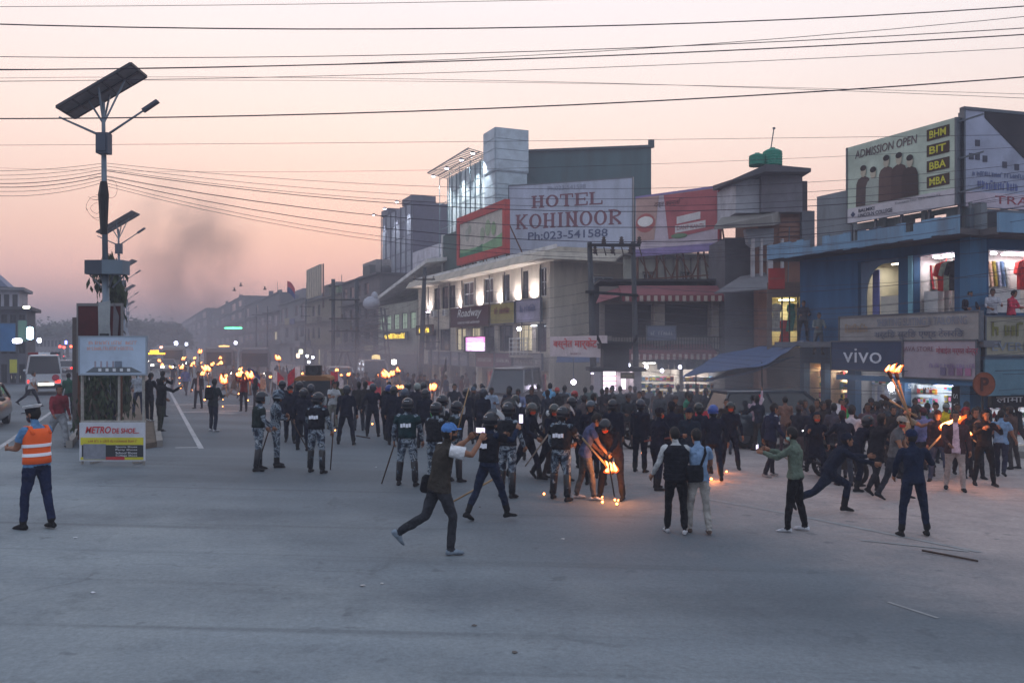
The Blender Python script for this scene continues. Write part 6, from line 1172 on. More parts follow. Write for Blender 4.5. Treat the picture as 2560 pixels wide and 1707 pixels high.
# ---------------------------------------------------------------- worn things (children)
def hb(name, J, fn, mats, par, smooth=True, base='head'):
    """build a child in the head frame"""
    mb = MB(); fn(mb); k = J['k']; c, R = J[base], J['Rh'] if base == 'head' else J['Rt']; mb.v = [tuple((c + R @ V(p)) * k) for p in mb.v]; return mb.build(name, mats, par, smooth)
def dome(mb, c, r, keep, nu=16, nv=12, mi=0, jit=0.0, seed=1):
    rn = random.Random(seed); vs, fs = [], []
    for i in range(nv + 1):
        t = math.pi * i / nv
        for j in range(nu): p = 6.2832 * j / nu; g = 1 + rn.uniform(-jit, jit); vs.append(V((c[0] + r[0] * g * math.sin(t) * math.cos(p), c[1] + r[1] * g * math.sin(t) * math.sin(p), c[2] + r[2] * g * math.cos(t))))
    for i in range(nv):
        for j in range(nu):
            f = (i * nu + j, i * nu + (j + 1) % nu, (i + 1) * nu + (j + 1) % nu, (i + 1) * nu + j)
            if keep(sum((vs[q] for q in f), V()) / 4): fs.append(f)
    us = sorted({q for f in fs for q in f}); ix = {q: n for n, q in enumerate(us)}; mb.add([vs[q] for q in us], [tuple(ix[q] for q in f) for f in fs], mi)
def wear_hair(J, par, seed=1, long=False):
    hb('hair', J, lambda mb: dome(mb, (0, -.008, .016), (.086, .106, .118), lambda p: p.z > (.062 if p.y > .045 else (-.01 - (.045 - p.y) * (.9 if not long else 2.2))), 18, 14, 0, .035, seed), [HAIR], par)
def wear_helmet(J, par, col, visor='down', text_=True, mi_=None):
    H_ = hb('helmet', J, lambda mb: (dome(mb, (0, -.006, .018), (.124, .144, .136), lambda p: p.z > (.035 if p.y > .06 else -.075), 18, 14), mb.tube([V((.124 * math.cos(t), -.006 + .144 * math.sin(t), .03 if math.sin(t) > .4 else -.05)) for t in [6.2832 * q / 16 for q in range(17)]], .01, 5)), [mi_ or M('helmet_%d_%d_%d' % col, rgb(*col), .16, spec=.45)], par)
    hb('neck_guard', J, lambda mb: dome(mb, (0, -.02, -.03), (.105, .125, .13), lambda p: p.z < -.03 and p.y < .0 and p.z > -.13, 16, 12), [BLACKM], par)
    if visor:
        VM = M('visor', rgb(176, 182, 186), .2, spec=.5, alpha=.6)
        def vis(mb):
            R = Matrix.Rotation(rad(4 if visor == 'down' else 50), 3, 'X'); rr = []
            for z, r in ((.05, .150), (-.01, .160), (-.07, .158), (-.125, .148)): rr.append([R @ V((r * 1.06 * math.cos(t), r * 1.12 * math.sin(t), z * 1.1)) + V((0, .01, .0 if visor == 'down' else .05)) for t in [rad(18 + 144 * q / 12) for q in range(13)]])
            n = 13; mb.v += [tuple(p) for r in rr for p in r]; mb.f += [(i * n + j, i * n + j + 1, (i + 1) * n + j + 1, (i + 1) * n + j) for i in range(3) for j in range(12)]; mb.m += [0] * 36
        v_ = hb('visor', J, vis, [VM], par)
    if text_:
        hb('helmet_marking', J, lambda mb: [mb.box((x, -.128 + abs(x) * .35, .075), (.016, .012, .032)) for x in (-.04, -.016, .012, .038)], [M('retro', rgb(235, 236, 245), .4)], par)
    return H_
def wear_cap(J, par, col, brim=True, top=None):
    hb('cap', J, lambda mb: dome(mb, (0, -.006, .03), (.09, .11, .105), lambda p: p.z > .035 if p.y > -.02 else p.z > .01, 16, 12), [CL(*col)], par)
    if brim: hb('cap_brim', J, lambda mb: mb.prism([(x, .07 + .1 * math.sqrt(max(0, 1 - (x / .075) ** 2)) if abs(x) < .0749 else .07, .045 - (x * 3) ** 2 * .12) for x in [-.075 + .0125 * q for q in range(13)]], (0, 0, .008)), [CL(*col)], par, False)
def wear_peaked(J, par):
    hb('peaked_cap', J, lambda mb: mb.lathe([(.09, .045), (.092, .085), (.125, .105), (.122, .125), (.02, .13)], (0, -.005, 0), 18, 0), [CL(206, 206, 208)], par)
    hb('cap_band', J, lambda mb: (mb.lathe([(.091, .03), (.096, .03), (.098, .08), (.093, .08)], (0, -.005, 0), 18), mb.prism([(x, .075 + .085 * math.sqrt(max(0, 1 - (x / .0755) ** 2)), .035 - (x * 3) ** 2 * .1) for x in [-.075 + .0125 * q for q in range(13)]], (0, .01, -.008))), [CL(28, 30, 38)], par, False)
def wear_mask(J, par, col): hb('face_mask', J, lambda mb: dome(mb, (0, .012, -.062), (.07, .088, .062), lambda p: p.y > .02, 14, 10), [CL(*col)], par)
def shell(J, z0, z1, off, n=16, front=True):
    k = J['k']; rr = []
    for i in range(7):
        z = z0 + (z1 - z0) * i / 6
        for a, b in zip(J['rings'][:-1], J['rings'][1:]):
            if a[0] <= z <= b[0] + 1e-6: f = (z - a[0]) / (b[0] - a[0]); c = a[1].lerp(b[1], f); R = b[2]; w_ = a[3] + (b[3] - a[3]) * f; d = a[4] + (b[4] - a[4]) * f; break
        rr.append([(c + R @ V(((w_ + off) * math.cos(t), (d + off) * math.sin(t) - .005, 0))) * k for t in [6.2832 * q / n for q in range(n)]])
    return rr
def wear_shell(J, par, name, z0, z1, off, mats):
    mb = MB(); mb.loft(shell(J, z0, z1, off)); return mb.build(name, mats, par, True)
def wear_armour(J, par, col, patch=True):
    o = wear_shell(J, par, 'body_armour', .02, .485, .03, [CL(*col)])
    if patch:
        for sgn, nm in ((-1, 'back_patch'),):
            c, R = J['tor'](.27); off = J['P0'] - V((0, 0, 0)); c = J['rings'][4][1].lerp(J['rings'][5][1], .5); R = J['rings'][5][2]; mb = MB()
            for q in range(4): mb.box((c + R @ V((-.084 + .056 * q, -.158, .01 * (q % 2)))) * J['k'], (.047, .014, .078), R)
            mb.build(nm, [M('retro', rgb(235, 236, 245), .4)], o)
    for i, sd in enumerate((-1, 1)):
        mb = MB(); s_, e_ = J['sho%d' % i], J['elb%d' % i]; mb.tube([s_ * J['k'], s_.lerp(e_, .55) * J['k']], [.086, .076], 10); mb.build('shoulder_pad', [CL(*col)], o, True)
def wear_shin(J, par, col=(28, 29, 34)):
    for i in range(2):
        a, b = J['knee%d' % i], J['ank%d' % i]; mb = MB(); mb.tube([(a.lerp(b, t)) * J['k'] for t in (-.12, .05, .4, .95)], [.062, .078, .072, .066], 12); mb.build('shin_guard', [M('guard', rgb(*col), .4, spec=.5)], par, True); mb = MB(); mb.tube([(a.lerp(b, t)) * J['k'] for t in (-.14, -.1)], [.07, .072], 12); mb.build('knee_strap', [RUBBER], par, True)
def wear_pack(J, par, col, z=.22, w_=.3, h_=.42, d=.16):
    c, R = J['tor'](z); c = c + (J['P0'] - V((0, 0, 0))) * 0; c = J['rings'][5][1]; R = J['rings'][5][2]; mb = MB(); cc = c + R @ V((0, -.13 - d / 2, -.02)); rr = []
    for t, s_ in ((-.5, .8), (-.42, 1), (.3, 1), (.46, .85), (.5, .5)): rr.append([(cc + R @ V((w_ / 2 * s_ * math.copysign(abs(math.cos(q)) ** .5, math.cos(q)), d / 2 * s_ * math.copysign(abs(math.sin(q)) ** .5, math.sin(q)), h_ * t))) * J['k'] for q in [6.2832 * x / 14 for x in range(14)]])
    mb.loft(rr); o = mb.build('backpack', [CL(*col)], par, True)
    for sd in (-1, 1): mb = MB(); mb.tube([(c + R @ V((sd * .1, -.12, .12))) * J['k'], (c + R @ V((sd * .11, .0, .15))) * J['k'], (c + R @ V((sd * .11, .135, .05))) * J['k'], (c + R @ V((sd * .13, .08, -.12))) * J['k']], .022, 6, fl=.4); mb.build('strap', [CL(*col)], o, True)
# ---------------------------------------------------------------- placement
PEOPLE = {}
MESHES = {}
def person(pid, px, py, yaw, pose, style, label, group=None, h=1.7, hat=None, lift=0.0, build=1.0, vox=.02, key=None, extra=(), skin=SKIN, loc=None, Y=None):
    """feet stand where the ray through (px, py) meets the ground"""
    g = loc if loc is not None else (at(px, Y) if Y else G(px, py)); g = V(g); g.z += lift
    kk = key or pid
    st = style
    if key is None and any(pose is q for q in (STAND, WALK, HOLDF, APART, STRIDE, FOLD)):
        r_ = random.Random(sum(map(ord, pid)) * 7); jj = lambda a: r_.uniform(-a, a)
        pose = dict(pose, lean=pose['lean'] + jj(5), roll=jj(5), twist=jj(16), legs=tuple((l[0] + jj(11), max(1, l[1] + jj(4)), max(0, l[2] + 4 + jj(9)), *l[3:]) for l in pose['legs']), arms=tuple((a[0] + jj(10), a[1] + jj(6), a[2] + jj(16), a[3] + jj(8)) for a in pose['arms']), head=(jj(25), pose.get('head', (0, 0))[1] + jj(8)))
    if kk in MESHES: me, J = MESHES[kk]
    else: me, J = MESHES[kk] = person_mesh(kk, pose, st, h, build, vox)
    mats = [skin, st['top'], st['pants'], st.get('shoe', RUBBER), st.get('shirt', st['top']), EYE]
    o = put('person', me, None, g, Matrix.Rotation(rad(yaw), 4, 'Z'), None, mats); tag(o, label, 'person', group)
    PEOPLE[pid] = (o, J)
    if hat is None: wear_hair(J, o, sum(map(ord, pid)) % 97)
    elif hat[0] == 'helmet': wear_helmet(J, o, hat[1], *(hat[2:]))
    elif hat[0] == 'cap': wear_hair(J, o, 3); wear_cap(J, o, hat[1])
    elif hat[0] == 'beanie': wear_cap(J, o, hat[1], False)
    elif hat[0] == 'peaked': wear_hair(J, o, 3); wear_peaked(J, o)
    elif hat[0] == 'long': wear_hair(J, o, 5, True)
    elif hat[0] == 'hood': hb('hood', J, lambda mb: dome(mb, (0, -.01, .0), (.105, .125, .14), lambda p: p.z > .075 or p.y < .055, 16, 12), [CL(*hat[1])], o)
    for fn, *a in extra: fn(J, o, *a)
    return o
def hp(pid, which, off=(0, 0, 0)):                  # world position of a hand
    o, J = PEOPLE[pid]; return wmat(o) @ ((J['hand%d' % which] + V(off)) * J['k'])
NAVYC = CL(24, 30, 52); NAVYD = CL(20, 24, 40); BLK = CL(24, 25, 30); JEAN = CL(58, 70, 96); WHT = CL(190, 190, 194); GRY = CL(96, 98, 104); BEI = CL(150, 140, 128); TEAL = (24, 50, 54); BRN = CL(70, 50, 42); LBL = CL(120, 148, 178); OLV = CL(52, 56, 48); KHA = CL(112, 112, 104)
ST_POL = dict(top=NAVYD, pants=NAVYD, boot=.42, loose=1.16, bulk=.014, hem=-.09); ST_CAM = dict(top=CAMO, pants=CAMO, boot=.4, loose=1.15, hem=-.08); ST_DK = dict(top=BLK, pants=CL(32, 34, 42), hem=-.08, bulk=.015)
def sty(top, pants, **k): return dict(top=top, pants=pants, **k)
WALK = dict(lean=6, legs=((24, 3, 6), (-20, 3, 14, 20)), arms=((-18, 10, 4, 8), (22, 10, 40, 6)))
STRIDE = dict(lean=8, legs=((32, 4, 10), (-26, 4, 18, 30)), arms=((-20, 14, 10, 10), (20, 14, 50, 8)))
APART = dict(lean=4, legs=((9, 9, 6), (-7, 9, 8)), arms=((4, 16, 14, 10), (4, 16, 14, 10)))
HOLDF = dict(lean=4, legs=((5, 6, 6), (-6, 6, 4)), arms=((24, 14, 84, -14), (24, 14, 84, -14)), head=(0, 14))
PHOTO = dict(lean=3, legs=((5, 8, 4), (-5, 8, 4)), arms=((60, 18, 128, -22), (60, 18, 128, -22)), head=(0, 2))
RUN = dict(lean=26, legs=((58, 4, 60, 10), (-32, 4, 40, 55)), arms=((-46, 14, 20, 8), (48, 12, 116, 0)), head=(0, -10))
ARMUP = dict(lean=2, legs=((5, 6, 4), (-5, 6, 4)), arms=((10, 10, 20, 6), (150, 14, 168, 4)))
FOLD = dict(lean=2, legs=((4, 5, 3), (-4, 5, 3)), arms=((22, 12, 86, -52), (22, 12, 80, -52)))
BEND = dict(lean=42, legs=((34, 8, 38), (6, 8, 26)), arms=((60, 10, 70, 0), (52, 14, 66, 4)), head=(0, -18))
BACKHANDS = dict(lean=1, legs=((3, 8, 2), (-3, 8, 2)), arms=((-22, 22, -8, -30), (-22, 22, -8, -30)))
def phone(pid, pos, label, yaw=0, lit=True, tilt=0):
    c = V(pos); R = Matrix.Rotation(rad(yaw), 3, 'Z') @ Matrix.Rotation(rad(tilt), 3, 'Y'); mb = MB(); mb.box((0, 0, 0), (.155, .009, .076), R); o = tag(mb.build('phone', BLACKM), label, 'phone'); o.location = c; WM[o.name] = Matrix.Translation(c)
    m2 = MB(); m2.box(R @ V((0, -.0055, 0)), (.146, .002, .068), R); m2.build('screen', EM('phone_screen', 232, 222, 250, 1.6 if lit else .4), o)
def stick(name, a, b, r, mat_, label, cat='stick'): mb = MB(); mb.tube([a, a.lerp(b, .5), b], [r, r, r * .85], 8); return tag(mb.build(name, mat_, None, True, origin=a), label, cat)
WOOD = M('bamboo', rgb(150, 122, 90), .7, var=.2, vs=8); DWOOD = M('dark_wood', rgb(64, 48, 40), .8, var=.2, vs=8)
# ================================================================ the people in the picture
HPOL, HBLU, HCAM = (22, 24, 34), (34, 58, 120), (92, 110, 124)
Q = person
# traffic policeman and people round the median
def hi_vis(J, o):
    OR = M('hi_vis', rgb(236, 96, 40), .75, var=.08, vs=6); v = wear_shell(J, o, 'safety_vest', -.02, .47, .032, [OR])
    for z0 in (.08, .21): mb = MB(); mb.loft(shell(J, z0, z0 + .045, .041)); mb.build('reflective_band', [M('retro', rgb(235, 236, 245), .4)], v, True)
    for i, sd in enumerate((-1, 1)):
        mb = MB(); c, R = J['rings'][7][1], J['rings'][7][2]; mb.tube([(c + R @ V((sd * .12, -.13, -.06))) * J['k'], (c + R @ V((sd * .12, -.05, .045))) * J['k'], (c + R @ V((sd * .12, .06, .045))) * J['k'], (c + R @ V((sd * .12, .13, -.06))) * J['k']], .035, 6, fl=.4); mb.build('vest_strap', [OR], v, True)
Q('traffic', 92, 1322, 62, dict(lean=2, legs=((10, 4, 6), (-8, 3, 6)), arms=((26, 8, 88, -10), (30, 10, 96, -16)), head=(20, 8)), sty(CL(92, 132, 172), CL(28, 38, 66), sleeve='short', boot=.12), 'traffic policeman in orange safety vest and white topped cap holding a notebook', h=1.86, hat=('peaked',), vox=.015, extra=[(hi_vis,), (wear_mask, (70, 70, 78))])
c = hp('traffic', 1); mb = MB(); mb.box((0, 0, 0), (.13, .18, .012), Matrix.Rotation(rad(20), 3, 'Y')); o = tag(mb.build('notebook', BLK), 'small dark notebook held by the traffic policeman', 'notebook'); o.location = c + V((0, 0, .03))
Q('redman', 146, 1118, -120, WALK, sty(CL(128, 48, 56), CL(140, 142, 146), hem=.02, loose=1.35), 'man in dark red top and loose pale trousers walking by the median', h=1.72)
Q('whitewalk', 78, 1016, -90, STRIDE, sty(WHT, CL(30, 34, 48), sleeve='short', hem=-.02), 'man in white shirt and dark trousers striding past the ambulance', h=1.66)
Q('median1', 372, 1064, -10, HOLDF, sty(CL(26, 26, 34), CL(24, 26, 34), hem=-.1, shoe=CL(170, 170, 170)), 'person in dark clothes and pale shoes standing on the median kerb', lift=MED_Z, h=1.72)
Q('median2', 402, 1090, -35, dict(lean=4, legs=((8, 8, 8), (-6, 6, 6)), arms=((20, 12, 60, 0), (64, 18, 120, 10)), head=(-10, 0)), sty(BLK, OLV, hem=-.1, bulk=.012), 'man in black jacket and olive trousers lifting one hand beside the median', lift=MED_Z, h=1.7, extra=[(wear_mask, (170, 176, 182))])
Q('median3', 404, 1052, -12, PHOTO, ST_DK, 'dark figure raising both hands to film from the median', lift=MED_Z, h=1.72)
Q('seated', 262, 1098, 10, dict(lean=14, legs=((88, 8, 96), (84, 10, 90)), arms=((20, 10, 50, -6), (20, 10, 50, -6))), sty(CL(26, 30, 44), CL(30, 32, 40)), 'person in dark jacket sitting on the median behind the advertising stand', lift=MED_Z, h=1.66)
Q('white_jeans', 347, 1046, 20, HOLDF, sty(CL(160, 166, 176), CL(46, 56, 80)), 'man in white shirt and blue jeans on the median behind the sign post', lift=MED_Z, h=1.68)
Q('grey_median', 319, 1030, -30, STAND, sty(CL(84, 82, 92), CL(70, 74, 90)), 'person in grey standing among the median posts', lift=MED_Z, h=1.64)
Q('green_vest', 173, 1035, 30, STAND, sty(CL(40, 80, 66), CL(30, 32, 40)), 'person in dark green jacket standing by the median kerb', h=1.66)
# marchers in the road
Q('backpack', 533, 1078, -28, HOLDF, sty(CL(40, 46, 50), CL(34, 38, 54), shoe=CL(176, 176, 180), hem=-.1, bulk=.012), 'man with black backpack and pale shoes looking at his phone in the road', h=1.76, extra=[(wear_pack, (22, 22, 28))], vox=.018)
Q('openjacket', 496, 1021, 176, STAND, sty(CL(40, 30, 36), CL(34, 26, 34), inner=.06, shirt=CL(190, 150, 140), hem=-.1), 'man in open dark jacket over pink shirt standing in the road', h=1.68)
Q('blueshirt', 464, 988, 176, WALK, sty(CL(92, 100, 150), CL(60, 52, 60)), 'man in blue shirt walking up the road', h=1.68)
Q('blacktee', 433, 975, -20, APART, sty(CL(34, 32, 40), CL(64, 64, 68), sleeve='short'), 'man in black tee standing before the oncoming headlights', h=1.7)
Q('redjacket', 609, 1028, 178, dict(lean=2, legs=((4, 4, 3), (-3, 4, 3)), arms=((100, 12, 140, 6), (96, 10, 150, 0))), sty(CL(120, 34, 34), CL(40, 30, 36)), 'man in red jacket holding up torches in the road', h=1.68)
Q('dark637', 637, 1019, -60, STAND, ST_DK, 'bearded man in dark jacket facing the torches', h=1.7, key='dk')
Q('pale653', 655, 1008, 170, WALK, sty(CL(200, 150, 120), CL(150, 120, 110)), 'man in pale clothes with torch orange painted into their colour', h=1.62, hat=('cap', (190, 160, 140)))  # orange torchlight is put into the colours of the clothes
Q('olive580', 583, 1004, -100, RUN, sty(CL(92, 70, 50), CL(150, 130, 120)), 'man in olive brown jacket running with a flaming torch', h=1.7)
Q('tan570', 566, 1000, 80, RUN, sty(CL(110, 96, 84), CL(120, 110, 104)), 'man in tan shirt dashing between the torches', h=1.66)
# line of armed police
ARM = (34, 46, 44)
Q('a1', 646, 1176, -62, dict(lean=3, legs=((6, 6, 4), (-4, 6, 4)), arms=((8, 14, 40, -6), (12, 14, 52, -8)), head=(-10, 6)), ST_CAM, 'camouflaged riot policeman with lowered visor and green chest armour', h=1.78, hat=('helmet', HPOL, 'down'), extra=[(wear_armour, ARM, False), (wear_shin,)], vox=.017)
Q('a2', 688, 1167, -68, FOLD, ST_CAM, 'soldier in camouflage with camouflage helmet and folded arms', h=1.8, hat=('helmet', HCAM, None, False, CAMO), vox=.017)
Q('a3', 726, 1107, -165, STAND, dict(ST_POL), 'policeman in dark uniform with painted orange face glow beside the folded armed soldier', h=1.7, hat=('cap', (24, 26, 38)), extra=[(wear_mask, (196, 70, 44))])  # orange light on the face, painted as the mask colour
Q('a4', 757, 1126, -8, APART, dict(ST_POL), 'helmeted policeman in dark uniform seen from behind by the auto rickshaw', h=1.7, hat=('helmet', HPOL, None), key='polA')
Q('a5', 746, 1092, -20, STAND, dict(ST_POL), 'helmeted policeman half hidden in front of the auto rickshaw', h=1.74, hat=('helmet', HPOL, None, False), key='polS')
Q('a6', 791, 1182, -14, dict(lean=3, legs=((6, 8, 4), (-4, 8, 4)), arms=((8, 16, 60, -10), (10, 18, 26, 4)), head=(-34, 4)), ST_CAM, 'camouflaged riot policeman from behind with short white letters on black armour', h=1.8, hat=('helmet', HPOL, 'down'), extra=[(wear_armour, (26, 28, 36)), (wear_shin,)], vox=.017)
Q('a7', 832, 1072, -150, HOLDF, sty(CL(170, 172, 176), KHA, sleeve='short'), 'man in white tee and beige trousers facing the police line', h=1.68)
Q('a7b', 846, 1066, 20, STAND, sty(CL(60, 56, 30), CL(60, 40, 36)), 'man with yellow bag among the police line', h=1.66)
Q('a8', 866, 1111, 4, dict(APART, legs=((10, 14, 4), (-10, 12, 6))), dict(ST_POL), 'helmeted policeman in long dark jacket striding away with legs apart', h=1.76, hat=('helmet', (36, 42, 54), None, False), key='polL')
Q('a9', 897, 1076, 8, STAND, sty(CL(44, 42, 44), CL(60, 64, 74)), 'man in grey jacket walking off between helmeted policemen', h=1.7, key='dk')
Q('a9b', 912, 1078, -10, WALK, sty(CL(38, 36, 38), CL(52, 54, 62)), 'bare headed man in dark shirt between helmeted policemen', h=1.72)
Q('a10', 932, 1091, 4, dict(APART, arms=((0, 30, 10, 12), (0, 30, 10, 12))), dict(ST_POL), 'helmeted policeman with elbows out facing the torches', h=1.72, hat=('helmet', (40, 46, 60), None, False))
Q('a11', 966, 1102, -22, dict(lean=14, legs=((22, 8, 10), (-18, 6, 8, 20)), arms=((10, 14, 30, 8), (20, 20, 60, 6))), dict(ST_POL), 'policeman with glossy blue helmet leaning into the crowd', h=1.74, hat=('helmet', HBLU, None, False))
Q('a11b', 972, 1084, 10, STAND, sty(CL(30, 30, 36), CL(34, 34, 40), hem=-.1), 'tall bare headed man in black behind the blue helmet', h=1.76)
for n_, px, py, hc, tx, lb in (('a12', 1020, 1086, HPOL, True, 'policeman with black marked helmet among the torch smoke'), ('a13', 1043, 1090, (120, 128, 124), False, 'policeman with pale camouflage helmet among the torch smoke'), ('a14', 1012, 1128, (62, 72, 86), False, 'policeman with slate blue helmet behind the patched officer'), ('a12b', 1058, 1084, HPOL, False, 'short policeman with black helmet beside the pale helmet')):
    Q(n_, px, py, 5, STAND, dict(ST_POL), lb, h=1.72, hat=('helmet', hc, None, tx), key='polS')
Q('a15', 1018, 1214, -6, dict(lean=2, legs=((4, 8, 3), (-3, 8, 3)), arms=((-4, 20, 20, 4), (4, 18, 18, 6))), ST_CAM, 'camouflaged riot policeman from behind with wide white patch on teal armour', h=1.8, hat=('helmet', HPOL, None), extra=[(wear_armour, TEAL), (wear_shin,)], vox=.016)
Q('a16', 1102, 1196, -55, STAND, ST_CAM, 'riot policeman with raised clear visor behind the filming photographer', h=1.82, hat=('helmet', HPOL, 'down'), extra=[(wear_armour, (30, 34, 38), False)])
Q('a17', 1086, 1222, -40, dict(STAND, arms=((10, 14, 60, -8), (14, 14, 70, -8))), ST_CAM, 'riot policeman with marked helmet and bamboo sticks behind the photographer', h=1.74, hat=('helmet', HPOL, 'down'), extra=[(wear_armour, (28, 30, 36), False)])
Q('a17b', 1136, 1205, -50, STAND, ST_CAM, 'riot policeman in camouflage and lowered visor beside raised phone', h=1.72, hat=('helmet', HPOL, 'down'), extra=[(wear_armour, (34, 40, 38), False), (wear_shin,)])
# photographer
def sling(J, o):
    R = J['Rt']; c = J['rings'][2][1]; mb = MB(); cc = c + R @ V((-.2, -.04, -.08)); rr = [[(cc + R @ V((.06 * s_ * math.copysign(abs(math.cos(q)) ** .5, math.cos(q)), .12 * s_ * math.copysign(abs(math.sin(q)) ** .5, math.sin(q)), z))) * J['k'] for q in [6.2832 * x / 12 for x in range(12)]] for z, s_ in ((-.12, .8), (-.09, 1), (.08, 1), (.12, .7))]; mb.loft(rr); b = mb.build('belt_bag', [BLK], o, True); mb = MB(); mb.bar((cc + R @ V((-.065, -.05, -.08))) * J['k'], (cc + R @ V((-.065, -.03, .09))) * J['k'], .02, .012); mb.build('bag_trim', [CL(214, 206, 90)], b)
Q('photographer', 1098, 1384, -62, dict(lean=12, legs=((-20, 5, 44, 48), (20, 4, 26)), arms=((80, 20, 128, -12), (78, 30, 140, -14)), head=(-4, -2)), sty(CL(54, 50, 46), CL(46, 48, 54), sleeve='short', hem=-.1, shoe=CL(120, 132, 144), bulk=.012), 'news photographer in blue cap and dark vest filming with a phone mid stride', h=1.84, hat=('cap', (86, 128, 186)), extra=[(sling,), (wear_mask, (34, 36, 40))], vox=.014)
pp = (hp('photographer', 0) + hp('photographer', 1)) / 2; phone('photographer', pp + V((.02, 0, .05)), 'phone with bright screen held up by the photographer in blue cap', -30)
o, J = PEOPLE['photographer']
for i in range(2): mb = MB(); s_, e_ = J['sho%d' % i], J['elb%d' % i]; mb.tube([s_.lerp(e_, -.02) * J['k'], s_.lerp(e_, .68) * J['k']], [.084, .092], 12); mb.build('white_sleeve', [CL(206, 206, 210)], o, True)
# navy policeman filming
Q('navy', 1222, 1302, -48, dict(lean=4, legs=((-20, 6, 6, 22), (22, 6, 6)), arms=((56, 16, 110, -8), (72, 16, 136, -14)), head=(-8, -6)), dict(top=CL(27, 38, 60), pants=CL(25, 35, 56), boot=.36, loose=1.08, hem=-.06), 'policeman in navy uniform with raised visor filming on his phone mid stride', h=1.78, hat=('helmet', HPOL, 'up'), extra=[(wear_armour, (26, 28, 36))], vox=.015)
phone('navy', hp('navy', 1) + V((.03, 0, .1)), 'bright phone held up by the navy uniformed policeman', -20, True, 90)
Q('a21', 1268, 1243, -30, dict(STAND, arms=((8, 14, 30, 0), (10, 14, 40, 0))), ST_CAM, 'camouflaged riot policeman with tilted up visor beyond the filming officer', h=1.82, hat=('helmet', HPOL, 'up'), extra=[(wear_armour, (30, 32, 38), False), (wear_shin, (52, 24, 30))])
Q('a19', 1166, 1109, 6, APART, dict(ST_POL), 'policeman in black jacket standing apart with his back turned', h=1.74, hat=('helmet', (30, 30, 38), None, False), key='polA')
Q('a19b', 1182, 1098, -20, STAND, sty(CL(46, 44, 48), CL(44, 44, 50), hem=-.1), 'man in dark coat and grey beanie beside the policeman standing apart', h=1.78, hat=('beanie', (70, 84, 98)), key='dk')
